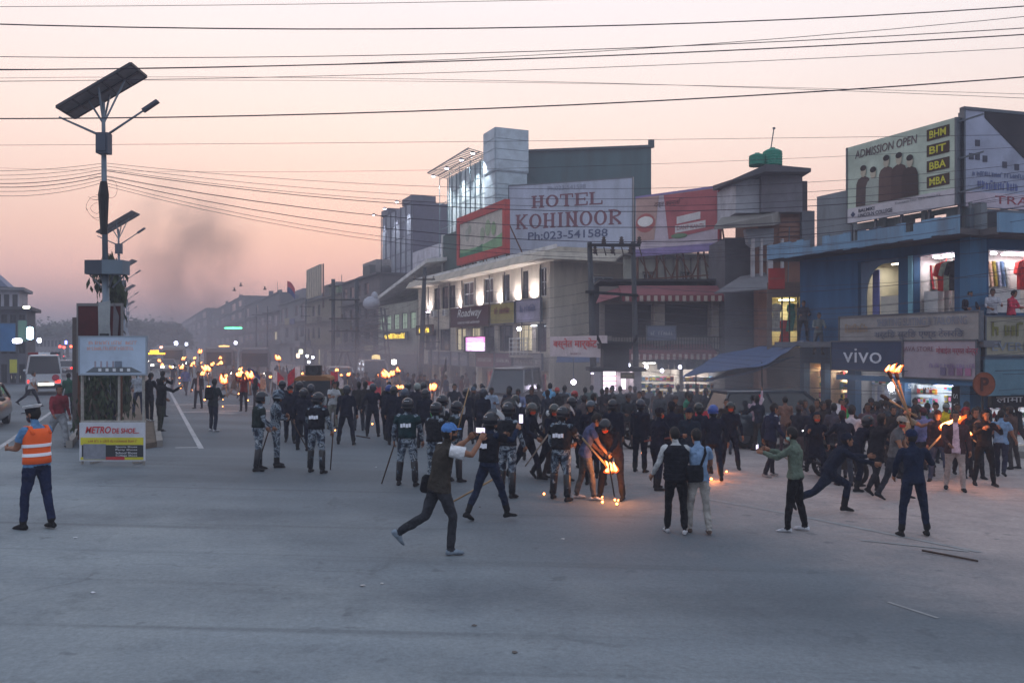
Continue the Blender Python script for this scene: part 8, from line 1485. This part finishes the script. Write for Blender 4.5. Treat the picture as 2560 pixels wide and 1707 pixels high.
# embers and burning scraps on the road
rn = random.Random(4)
for k, (px, py) in enumerate(((1360, 1237), (1505, 1244), (1506, 1258), (1537, 1252), (1546, 1253), (1542, 1263), (1606, 1135), (1770, 1204), (1778, 1201), (1796, 1178), (1806, 1180), (1816, 1181), (1766, 1176), (1763, 1198), (838, 1077), (884, 1057), (931, 1062), (921, 1044), (512, 1002), (557, 1001), (557, 1017), (452, 972), (449, 960), (455, 966), (597, 987), (480, 976), (524, 968), (519, 968), (448, 946), (424, 946), (620, 1003), (415, 925), (450, 946))):
    g = G(px, py); o = empty('ember', g, None, None, 'glowing scrap of torch burning on the asphalt', 'ember', 'embers burning on the asphalt'); s_ = rn.uniform(.018, .034) * (1.5 if py < 1010 else 1); mb = MB(); mb.ell(g + V((0, 0, s_ * .6)), (s_ * 1.3, s_, s_ * .7), None, 8, 5); mb.build('coal', CHAR, o, True, world=True); mb = MB(); mb.ell(g + V((0, -.01, s_ * 1.2)), (s_, s_ * .8, s_ * 1.1), None, 8, 5); mb.build('flame', M('ember_glow', rgb(255, 130, 50), .9, emit=14, ecol=(1, .3, .07, 1)), o, True, world=True)
    if k in (3, 8, 11, 25): light('ember_light', 'POINT', 7 if k != 8 else 22, (1, .3, .08), o, (0, -.1, .25), .1)
# sticks and batons
stick('bamboo_cane', P(1392, 1056, PEOPLE['c1'][0].location.y - .4), P(1313, 1165, PEOPLE['c1'][0].location.y - .5), .018, M('pale_cane', rgb(128, 118, 108), .6), 'long pale cane slanting before the orange faced policeman')
stick('bamboo_cane', hp('navy', 0) + V((-.1, .3, -.75)), hp('navy', 0) + V((-1.0, .3, -1.25)), .018, WOOD, 'bamboo cane carried low behind the navy uniformed policeman')
stick('baton', hp('a15', 0), hp('a15', 0) + V((-.28, .05, -.85)), .016, DWOOD, 'dark baton of the patched camouflaged policeman'); stick('baton', hp('a1', 0) + V((0, -.05, .0)), hp('a1', 0) + V((-.2, 0, -.6)), .016, DWOOD, 'dark baton at the hip of the green armoured policeman')
stick('baton', hp('a6', 1), hp('a6', 1) + V((-.06, 0, -.8)), .016, DWOOD, 'brown baton beside the black armoured policeman'); stick('baton', hp('a2', 1) + V((.05, 0, 0)), hp('a2', 1) + V((.42, .1, -.75)), .014, DWOOD, 'long baton under the folded arms of the soldier')
stick('red_stick', hp('c9', 1), hp('c9', 1) + V((-.9, 0, -.12)), .018, M('red_wood', rgb(120, 60, 52), .7), 'reddish stick held out by the orange faced policeman'); stick('fallen_branch', G(2305, 1380) + V((0, 0, .03)), G(2445, 1405) + V((0, 0, .02)), .016, DWOOD, 'broken dark branch lying on the asphalt', 'branch')
stick('fallen_stick', G(890, 1090) + V((0, 0, .02)), G(925, 1096) + V((0, 0, .02)), .02, DWOOD, 'dropped stick on the road behind the police line')
stick('bamboo_cane', hp('a17', 1), hp('a17', 1) + V((.28, .1, 1.05)), .014, WOOD, 'upright bamboo cane behind the photographer'); stick('bamboo_cane', hp('a17', 0), hp('a17', 0) + V((-.25, .2, .35)), .012, WOOD, 'short bamboo cane behind the photographer')
# flags
def flag(base, top, wd, ht, cols, label, droop=.3, side=1, seed=1, horiz=True):
    base, top = V(base), V(top); o = empty('flag', base, None, None, label, 'flag'); mb = MB(); mb.tube([base, top], .014, 6); mb.build('flagpole', WOOD, o, True, world=True); n = 8
    for s_, cc in enumerate(cols):
        mb = MB(); pts = []
        for i in range(n + 1):
            for j in (0, 1):
                u = i / n; v = (s_ + j) / len(cols)
                if not horiz: u, v = (s_ + j) / len(cols), i / n
                p = top + V((side * wd * u * (1 - droop * .35), .1 * math.sin(6 * u + seed), -ht * v - droop * wd * u * u * .9 - .03 * math.sin(9 * u + 3 * v))); pts.append(p)
        fs = [(2 * i, 2 * i + 2, 2 * i + 3, 2 * i + 1) for i in range(n)]; m_ = len(pts); mb.add(pts + [p + V((0, .006, 0)) for p in pts], fs + [tuple(q + m_ for q in reversed(f)) for f in fs]); mb.build('flag_stripe', CL(*cc), o, True, world=True)
R_, W_c, B_c, Gn = (190, 40, 56), (206, 200, 204), (50, 60, 120), (60, 160, 84)
hq = hp('b18', 1); flag(hq + V((-.1, 0, -.5)), P(1876, 978, hq.y), .95, .55, (R_, W_c), 'red and white flag over the man in pink shirt', .75, 1, 2, False)
for (px, py, Y, cols, lb, sd, ho) in ((752, 914, 40, (W_c, R_), 'tall white flag with red stripe above the auto rickshaw', -1, False), (828, 928, 40, (R_, W_c), 'red and white flag leaning over the crowd', 1, False), (618, 920, 41, (B_c, W_c, R_), 'blue white and red tricolour flag amid the torches', 1, True), (914, 950, 38, (R_, W_c, B_c), 'drooping tricolour flag in the crowd', 1, True), (953, 966, 37, (R_, (200, 150, 140)), 'red flag trailing in front of the police', -1, True), (2082, 1006, 25, (W_c, R_, Gn), 'rolled white red and green flag over the scuffle', 1, False), (1060, 1000, 30, (R_, Gn), 'red and green flag beside the patched policeman', 1, True), (680, 925, 44, (W_c, R_), 'small faded flag in the smoke', 1, False)):
    c = P(px, py, Y); flag(c + V((0, 0, -1.4)), c, .75, .6, cols, lb, .6, sd, px, ho)
c = P(1112, 903, 44); mb = MB(); stick('spear_pole', c + V((-.5, 0, -3.2)), c + V((0, 0, -.3)), .03, DWOOD, 'long pole with black pennant leaning in the crowd', 'pole'); o = empty('pennant', c + V((0, 0, -.6)), None, None, 'narrow black pennant at the tip of the long pole', 'pennant'); mb.hexa([(-.1, 0, 0), (.1, 0, .1), (.1, .02, .1), (-.1, .02, 0), (.05, 0, .8), (.08, 0, .8), (.08, .02, .8), (.05, .02, .8)]); mb.build('cloth', BLK, o); bb = P(718, 745, 130); flag(bb, bb + V((0, 0, 2.6)), 1.6, 1.8, (R_, B_c), 'small dark flag on the hazy rooftop', .8, 1, 3)
# litter
rn = random.Random(12)
for k, (px, py) in enumerate(((232, 1482), (1408, 1348), (1186, 1565), (188, 1345), (955, 1460), (1200, 1268), (940, 1168), (905, 1465), (1285, 1632), (700, 1130))):
    g = G(px, py); s_ = rn.uniform(.02, .035); mb = MB(); pts = [g + V((s_ * rn.uniform(.6, 1.4) * math.cos(a), s_ * rn.uniform(.5, 1.2) * math.sin(a),   .004 + .01 * rn.random())) for a in (0, .9, 1.9, 2.8, 3.9, 5)]; mb.prism(pts, (0, 0, .006)); tag(mb.build('litter_scrap', M('litter%d' % (k % 3), rgb(*((196, 198, 204), (170, 168, 166), (90, 84, 80))[k % 3]), .8)), 'small crumpled scrap of litter on the asphalt', 'litter', 'scraps of litter on the road')
# three birds
for k, (px, py) in enumerate(((586, 726), (602, 714), (662, 723))):
    c = P(px, py, 120); mb = MB(); mb.ell((0, 0, 0), (.28, .1, .1)); mb.add([(-.05, 0, .03), (.1, 0, .03), (.05, .1, .4), (-.1, .1, .38)], [(0, 1, 2, 3)]); mb.add([(-.05, 0, .03), (.1, 0, .03), (.05, -.1, .4), (-.1, -.1, .38)], [(0, 1, 2, 3)]); o = tag(mb.build('bird', BLK), 'tiny dark bird flying over the hazy roofs', 'bird', 'birds over the roofs'); o.location = c

# ================================================================ vehicles
def wheel(parent, x, y, r, w_=.2, sp=False):
    R = Matrix.Rotation(rad(90), 3, 'Y'); mb = MB(); q_ = .8 if sp else .55; mb.lathe([(r * q_, -w_ / 2), (r * .95, -w_ / 2), (r, -w_ * .3), (r, w_ * .3), (r * .95, w_ / 2), (r * q_, w_ / 2), (r * q_, -w_ / 2)], (x, y, r), 18, 0, R, False); o = mb.build('wheel', RUBBER, parent, True); mb = MB()
    if sp:
        for k in range(5): a = k * 1.2566; mb.bar((x, y, r), (x, y + r * .8 * math.cos(a), r + r * .8 * math.sin(a)), .03)
        mb.build('rim', STEEL, o); return o
    mb.lathe([(.03, -w_ * .46), (r * .56, -w_ * .42), (r * .56, w_ * .42), (.03, w_ * .46)], (x, y, r), 14, 0, R); mb.build('rim', STEEL, o); return o
def car(name, loc, yaw, label, col, stations, cabin, wid, wr=.32, lights=('tail',), cat='car', roofcol=None, grp=None, axles=(.8, 3.2)):
    """stations: (y, z_bottom, z_belt, half width); cabin: (y0, y1, y2, y3, z_belt, z_roof); y runs from the tail to the nose"""
    o = empty(name, loc, Matrix.Rotation(rad(yaw), 4, 'Z'), None, label, cat, grp); PM = M('car_%d_%d_%d' % col, rgb(*col), .3, .1, spec=.5, coat=.6, var=.05, vs=2); mb = MB(); rr = []
    for (y, zb, zt, hw) in stations: rr.append([V(q) for q in ((-hw * .86, y, zb), (hw * .86, y, zb), (hw, y, zb + .12), (hw, y, (zb + zt) / 2), (hw * .93, y, zt - .04), (hw * .86, y, zt), (-hw * .86, y, zt), (-hw * .93, y, zt - .04), (-hw, y, (zb + zt) / 2), (-hw, y, zb + .12))])
    mb.loft(rr); mb.build('body', PM, o, True); y0, y1, y2, y3, zb, zr = cabin; hb_, hr = wid / 2 * .9, wid / 2 * .74
    mb = MB(); mb.loft([[V(q) for q in ((-hb_, y0, zb - .03), (hb_, y0, zb - .03), (hb_, y3, zb - .03), (-hb_, y3, zb - .03))], [V(q) for q in ((-hr, y1, zr - .05), (hr, y1, zr - .05), (hr, y2, zr - .05), (-hr, y2, zr - .05))]]); mb.build('window_glass', GLASS, o)
    mb = MB(); mb.loft([[V((x * hr * 1.03, y, z)) for x, y in ((-1, y1 - .06), (1, y1 - .06), (1, y2 + .06), (-1, y2 + .06))] for z in (zr - .06, zr)] + [[V((x * hr * .9, y, zr + .03)) for x, y in ((-1, y1 + .05), (1, y1 + .05), (1, y2 - .05), (-1, y2 - .05))]]); mb.build('roof', PM if not roofcol else PT(*roofcol), o)
    mb = MB()
    for sx in (-1, 1):
        for (a, b, f) in ((y0, y1, 0), (y3, y2, 0), ((y0 + y3) / 2, (y1 + y2) / 2, .01)): mb.bar((sx * (hb_ + .01), a, zb - .03), (sx * (hr + .012), b, zr - .04), .06, .07)
    mb.build('pillar', PM, o)
    for sx in (-1, 1):
        for y in axles: wheel(o, sx * (wid / 2 - .12), y, wr)
        L_ = stations[-1][0]; mb = MB(); mb.box((sx * wid * .36, -.012, .78), (.26, .05, .16)); mb.build('tail_light', EM('tail', 255, 40, 30, 5) if 'tail' in lights else M('tail_off', rgb(120, 24, 24), .3), o); mb = MB(); mb.box((sx * wid * .34, L_ + .012, .68), (.3, .05, .16)); mb.build('headlight', EM('head', 255, 246, 226, 22) if 'head' in lights else M('head_off', rgb(190, 194, 198), .2), o)
        mb = MB(); mb.ell((sx * (wid / 2 + .1), y3 - .25, zb + .05), (.11, .06, .08)); mb.bar((sx * (wid / 2 - .05), y3 - .25, zb), (sx * (wid / 2 + .06), y3 - .25, zb + .04), .03); mb.build('wing_mirror', PM, o, True)
    mb = MB(); mb.box((0, -.03, .5), (wid * .92, .1, .2)); mb.build('bumper', BLACKM, o); mb = MB(); mb.box((0, -.025, .74), (.5, .02, .12)); mb.build('number_plate', PT(180, 150, 140), o)
    return o
SED = [(0, .35, .85, .78), (.15, .28, .95, .84), (.9, .22, .98, .86), (2.2, .2, .96, .86), (3.3, .22, .88, .85), (4.0, .28, .78, .8), (4.15, .35, .65, .72)]
SUV = [(0, .4, 1.0, .82), (.12, .35, 1.12, .9), (1.0, .3, 1.15, .92), (2.8, .3, 1.12, .92), (4.0, .32, 1.02, .9), (4.5, .4, .85, .82)]
VAN = [(0, .4, 1.15, .86), (.1, .36, 1.2, .9), (2.0, .34, 1.2, .92), (4.2, .34, 1.15, .9), (4.9, .4, .9, .84)]
car('parked_car', G(1792, 1122) + V((0, .9, 0)), -82, 'dark blue grey estate car parked behind the police', (38, 50, 62), SUV, (.1, .35, 2.9, 3.7, 1.12, 1.78), 1.84, .36, ())
g = G(1318, 1042); car('microbus', g + V((0, 4, 0)), 168, 'grey brown microbus parked at the roadside behind onlookers', (104, 98, 98), VAN, (.04, .12, 4.0, 4.75, 1.15, 2.2), 1.84, .36, (), 'van')
amb = car('ambulance', G(110, 988), 28, 'white ambulance van with roof light bar and red emblem on its rear door', (188, 192, 198), VAN, (.03, .1, 4.0, 4.75, 1.25, 2.25), 1.9, .34, ('tail',), 'van'); mb = MB(); mb.bx(-.8, -.3, .6, .9, 2.29, 2.42); mb.build('light_bar', M('bar_red', rgb(120, 30, 34), .3), amb); mb = MB(); mb.bx(-.29, .3, .6, .9, 2.29, 2.42); mb.build('light_bar', M('bar_white', rgb(210, 214, 220), .3), amb); mb = MB(); mb.bx(.31, .8, .6, .9, 2.29, 2.42); mb.build('light_bar', M('bar_dark', rgb(40, 46, 54), .3), amb)
part('rear_door', amb, M('amb_white', rgb(190, 194, 200), .35), (-.86, -.01, -.035, -.005, .62, 1.2), (.01, .86, -.035, -.005, .62, 1.2)); mb = MB(); mb.lathe([(.13, -.004), (.19, -.004), (.19, .004), (.13, .004)], (.58, -.045, .98), 20, 0, Matrix.Rotation(rad(90), 3, 'X')); mb.build('emblem', M('emblem_red', rgb(170, 50, 66), .5), amb); part('emblem_bar', amb, M('emblem_red', rgb(170, 50, 66), .5), (.55, .61, -.05, -.042, .88, 1.08)); part('lit_plate', amb, EM('plate', 250, 250, 230, 2.0), (-.3, .5, -.09, -.085, .55, .7))
car('hatchback', G(163, 941), 27, 'white hatchback with brake light driving off along the far carriageway', (176, 176, 180), SED, (.05, .35, 2.2, 3.0, .95, 1.46), 1.66, .3, ('tail',))
car('parked_car', G(-34, 1056), -158, 'dark brown car nosing in beside the traffic policeman', (52, 44, 42), SED, (.3, 1.0, 2.4, 3.3, .95, 1.45), 1.72, .31, ())
for k, (px, py, col, nm, st, cab, lb, lt, yw) in enumerate(((30, 936, (44, 46, 54), 'jeep', SUV, (.1, .35, 2.9, 3.7, 1.12, 1.78), 'dark jeep among the traffic jam of the far carriageway', (), 16), (52, 915, (170, 172, 178), 'car', SED, (.05, .35, 2.2, 3.0, .95, 1.46), 'pale car in the jam beyond the ambulance', (), 15), (95, 905, (120, 44, 48), 'car', SED, (.05, .35, 2.2, 3.0, .95, 1.46), 'red car in the jam beyond the ambulance', (), 20), (128, 908, (50, 54, 60), 'car', SED, (.05, .35, 2.2, 3.0, .95, 1.46), 'dark car in the jam beyond the ambulance', ('tail',), 20), (10, 905, (60, 64, 72), 'van', VAN, (.04, .12, 4.0, 4.75, 1.15, 2.2), 'slate van at the edge of the jam', (), 14), (150, 900, (150, 150, 154), 'car', SED, (.05, .35, 2.2, 3.0, .95, 1.46), 'silver car with brake lights far along the carriageway', ('tail',), 22), (420, 930, (150, 146, 146), 'car', SED, (.05, .35, 2.2, 3.0, .95, 1.46), 'pale car with dazzling headlights behind the marchers', ('head',), 202), (395, 925, (90, 90, 96), 'car', SED, (.05, .35, 2.2, 3.0, .95, 1.46), 'dark car with headlights held up beside the median', ('head',), 202), (450, 918, (60, 60, 66), 'van', VAN, (.04, .12, 4.0, 4.75, 1.15, 2.2), 'van with headlights held up behind the marchers', ('head',), 202), (380, 912, (160, 156, 150), 'van', VAN, (.04, .12, 4.0, 4.75, 1.15, 2.2), 'white van with headlights far behind the marchers', ('head',), 202))):
    car(nm, G(px, py), yw, lb, col, st, cab, 1.72, .32, lt, nm)
def bus(px, py, yaw, label, col, L_=9.0):
    o = empty('bus', G(px, py), Matrix.Rotation(rad(yaw), 4, 'Z'), None, label, 'bus'); mb = MB(); rr = []
    for (y, zr, hw) in ((0, 2.75, 1.1), (.2, 2.95, 1.2), (L_ - .3, 2.95, 1.2), (L_, 2.8, 1.1)): rr.append([V(q) for q in ((-hw, y, .45), (hw, y, .45), (hw, y, 2.6), (hw * .85, y, zr), (-hw * .85, y, zr), (-hw, y, 2.6))])
    mb.loft(rr); mb.build('body', PT(*col, dirt=.3), o)
    for sx in (-1, 1):
        for k in range(7): part('window', o, GLASS, (sx * 1.2 - .01 * (1 - sx) - .0, sx * 1.2 + .01 * (1 + sx) + .002, .5 + k * 1.15, 1.5 + k * 1.15, 1.6, 2.4))
        for y in (1.6, L_ - 1.8): wheel(o, sx * 1.05, y, .45, .28)
        mb = MB(); mb.box((sx * .85, L_ + .02, .8), (.3, .06, .2)); mb.build('headlight', EM('head', 255, 246, 226, 22), o)
    part('windscreen', o, GLASS, (-1.0, 1.0, L_ + .002, L_ + .02, 1.4, 2.5)); return o
bus(438, 926, 200, 'pale bus with lit headlamps held up behind the marchers', (150, 146, 142)); bus(560, 945, 196, 'grey bus roof rising behind the torches', (130, 124, 124)); bus(640, 950, 196, 'second grey bus roof rising behind the torches', (120, 112, 114))
car('car', G(790, 996) + V((0, 6, 0)), 196, 'white car standing in the smoky crowd', (176, 166, 166), SUV, (.1, .5, 2.9, 3.7, 1.12, 1.75), 1.78, .33, ())
car('car', G(880, 990) + V((0, 6, 0)), 196, 'pale van roof standing in the smoky crowd', (150, 140, 140), VAN, (.04, .12, 4.0, 4.75, 1.15, 2.2), 1.8, .33, (), 'van')
part('roof_lamp', amb, EM('amber', 255, 170, 30, 10), (-.1, .1, 1.5, 1.7, 2.3, 2.4))
c = P(386, 879, 75); mb = MB(); mb.box((0, 0, 0), (.7, .1, .22)); mb.box((0, .02, -.17), (1.8, .14, .1)); o = tag(mb.build('taxi_lamp', EM('amber', 255, 170, 30, 10)), 'amber roof lamp of a bus hidden behind the advertising stand', 'lamp'); o.location = c
# auto rickshaw with loudspeaker
def rickshaw(px, py, yaw, label, col, sp=False, lit=False):
    o = empty('auto_rickshaw', G(px, py), Matrix.Rotation(rad(yaw), 4, 'Z'), None, label, 'auto rickshaw'); mb = MB(); mb.loft([[V(q) for q in ((-hw, y, .3), (hw, y, .3), (hw, y, zt), (-hw, y, zt))] for y, zt, hw in ((0, .95, .66), (.2, 1.0, .68), (1.5, .95, .68), (2.2, .95, .5), (2.6, .7, .28))]); mb.build('body', M('rick_%d_%d_%d' % col, rgb(*col), .4, spec=.5), o)
    mb = MB(); mb.loft([[V((x * hw, y, z)) for x, y in ((-1, .05), (1, .05), (1, 1.9), (-1, 1.9))] for z, hw in ((1.62, .7), (1.72, .68), (1.8, .5))]); mb.build('roof', PT(140, 92, 44), o)
    mb = MB()
    for sx in (-1, 1):
        for y, y2 in ((.06, .1), (1.0, 1.0), (2.1, 1.85)): mb.bar((sx * .66 if y < 2 else sx * .5, y, .95), (sx * .66, y2, 1.65), .05)
    mb.build('pillar', BLACKM, o); part('rear_panel', o, GLASS, (-.62, .62, .02, .05, .98, 1.6)); part('windscreen', o, GLASS, (-.5, .5, 1.98, 2.0, 1.0, 1.6)); part('rear_cover', o, M('rick_black', rgb(34, 36, 40), .6), (-.64, .64, -.03, .015, .35, .97))
    wheel(o, -.62, .4, .24, .12); wheel(o, .62, .4, .24, .12); wheel(o, 0, 2.35, .24, .12)
    for sx in (-1, 1): mb = MB(); mb.box((sx * .5, -.05, .6), (.12, .04, .12)); mb.build('tail_light', EM('tail', 255, 40, 30, 5) if lit else M('tail_off', rgb(120, 24, 24), .3), o)
    if lit: part('lit_plate', o, EM('plate', 250, 250, 230, 2.0), (-.45, .45, -.06, -.05, .4, .6))
    if sp: mb = MB(); mb.bx(-.32, .28, .5, 1.0, 1.82, 2.2); mb.build('loudspeaker', M('speaker', rgb(28, 28, 30), .7), o); mb = MB(); mb.lathe([(.05, -.02), (.18, .01), (.2, -.03)], (-.02, .48, 2.01), 14, 0, Matrix.Rotation(rad(90), 3, 'X')); mb.build('speaker_cone', M('speaker_cone', rgb(44, 44, 48), .6), o)
rickshaw(780, 1056, 6, 'black and orange auto rickshaw with loudspeaker on its roof in the crowd', (30, 34, 36), True); rickshaw(46, 960, 22, 'yellow white auto rickshaw with bright rear panel behind the walking man', (170, 160, 120), False, True)
def bike(px, py, yaw, label, col, lit=None, rider=None, grp=None):
    g = G(px, py); o = empty('motorcycle', g, Matrix.Rotation(rad(yaw), 4, 'Z'), None, label, 'motorcycle', grp); PM = M('bike_%d_%d_%d' % col, rgb(*col), .25, spec=.6, coat=.5); wheel(o, 0, 0, .3, .11, True); wheel(o, 0, 1.28, .3, .1, True); mb = MB(); mb.ell((0, .78, .78), (.13, .28, .15)); mb.build('fuel_tank', PM, o, True); mb = MB(); mb.loft([[V((x * hw, y, z + dz)) for x, dz in ((-1, 0), (1, 0), (1, .09), (-1, .09))] for y, hw, z in ((-.15, .1, .8), (.2, .14, .74), (.55, .12, .72))]); mb.build('seat', RUBBER, o)
    mb = MB(); mb.bar((0, 1.28, .3), (0, 1.02, .95), .08); mb.bar((0, .4, .4), (0, 1.0, .85), .09); mb.bar((0, 0, .3), (0, .5, .42), .07); mb.box((0, .62, .42), (.24, .36, .3)); mb.tube([(-.36, .88, 1.02), (-.15, 1.0, .98), (.15, 1.0, .98), (.36, .88, 1.02)], .018, 6); mb.tube([(.12, .6, .3), (.14, .0, .34), (.14, -.3, .4)], .04, 7); mb.build('frame', BLACKM, o)
    for sx in (-1, 1): mb = MB(); mb.tube([(sx * .28, .92, 1.0), (sx * .34, .98, 1.18)], .01, 5); mb.ell((sx * .36, .98, 1.2), (.06, .015, .045)); mb.build('mirror', BLACKM, o, True)
    mb = MB(); mb.ell((0, 1.14, .9), (.1, .07, .1)); mb.build('headlight', EM('bike_head', 240, 240, 255, 16) if lit == 'head' else M('head_off', rgb(190, 194, 198), .2), o, True); mb = MB(); mb.box((0, -.26, .78), (.12, .05, .07)); mb.build('tail_light', EM('bike_tail', 255, 30, 24, 10) if lit == 'tail' else M('tail_off', rgb(120, 24, 24), .3), o); mb = MB(); mb.hexa([(-.07, -.3, .55), (.07, -.3, .55), (.07, .2, .62), (-.07, .2, .62), (-.07, -.32, .6), (.07, -.32, .6), (.07, .2, .68), (-.07, .2, .68)]); mb.build('mudguard', PM, o); return o
bike(2052, 1190, -160, 'motorcycle with red tail lamp lit beside the rain caped policeman', (90, 30, 34), 'tail'); bike(2002, 1140, 168, 'motorcycle with two bright lamps behind the tracksuit man', (40, 42, 50), 'head'); bike(2034, 1146, 172, 'second motorcycle with bright lamp behind the tracksuit man', (60, 62, 70), 'head'); bike(1622, 1118, 120, 'silver motorcycle parked behind the suited man', (150, 154, 160)); bike(1578, 1122, 60, 'pale motorcycle parked by the dark helmeted policeman', (170, 172, 176)); bike(1452, 1098, 100, 'dark motorcycle parked by the poster pillar', (60, 30, 34))

# ================================================================ air: haze over the whole street, smoke from the torches
def volume_mat(name, dens, col, noise_=None, aniso=0.0, absorb=None):
    m = bpy.data.materials.new(name); m.use_nodes = True; t = m.node_tree; t.nodes.clear(); o = t.nodes.new('ShaderNodeOutputMaterial'); v = t.nodes.new('ShaderNodeVolumePrincipled'); v.inputs['Color'].default_value = col; v.inputs['Density'].default_value = dens; v.inputs['Anisotropy'].default_value = aniso; t.links.new(v.outputs[0], o.inputs['Volume'])
    if absorb: v.inputs['Absorption Color'].default_value = absorb
    if noise_:
        tc_ = t.nodes.new('ShaderNodeTexCoord'); n = t.nodes.new('ShaderNodeTexNoise'); n.inputs['Scale'].default_value = noise_[0]; n.inputs['Detail'].default_value = 3; t.links.new(tc_.outputs['Object'], n.inputs['Vector']); r = t.nodes.new('ShaderNodeMapRange'); r.inputs['From Min'].default_value = noise_[1]; r.inputs['From Max'].default_value = noise_[2]; r.inputs['To Max'].default_value = dens; t.links.new(n.outputs['Fac'], r.inputs['Value'])
        g = t.nodes.new('ShaderNodeVectorMath'); g.operation = 'LENGTH'; t.links.new(tc_.outputs['Object'], g.inputs[0]); f = t.nodes.new('ShaderNodeMapRange'); f.inputs['From Min'].default_value = 1.0; f.inputs['From Max'].default_value = .25; t.links.new(g.outputs['Value'], f.inputs['Value']); mu = t.nodes.new('ShaderNodeMath'); mu.operation = 'MULTIPLY'; t.links.new(r.outputs[0], mu.inputs[0]); t.links.new(f.outputs[0], mu.inputs[1]); t.links.new(mu.outputs[0], v.inputs['Density'])
    return m
mb = MB(); mb.bx(-420, 130, -12, 780, -2.2, 24.5); hz = mb.build('haze', volume_mat('haze_air', HAZE, (.60, .59, .66, 1))); tag(hz, 'thin dusk haze and torch smoke filling the street', None, None, 'stuff'); 

def smoke(name, c, r, dens, col, nz_, label):
    mb = MB(); mb.ell((0, 0, 0), (1, 1, 1), None, 20, 14); me = mb.mesh(name, [volume_mat(name + '_air', dens, col, nz_)], True); o = put(name, me, None, c, None, r); return tag(o, label, None, None, 'stuff')
smoke('smoke', P(470, 640, 100), (9, 8, 11), .17, (.30, .26, .27, 1), (2.2, .38, .70), 'dark column of smoke rising behind the torch crowd')
gs = G(860, 1005); smoke('smoke', V((gs.x, gs.y, 1.6)), (17, 16, 3.6), .06, (.50, .44, .47, 1), (3.0, .36, .66), 'low drifting smoke among the marchers'); gs = G(1560, 1090); smoke('smoke', V((gs.x, gs.y + 3, 1.2)), (13, 9, 3.6), .06, (.55, .54, .58, 1), (2.6, .36, .66), 'low grey smoke drifting before the market stalls')
gs = G(2090, 1105); smoke('smoke', V((gs.x, gs.y + 1, 1.4)), (7, 5.5, 3.4), .05, (.55, .56, .60, 1), (2.6, .36, .66), 'low grey smoke drifting over the scuffle by the phone shops')
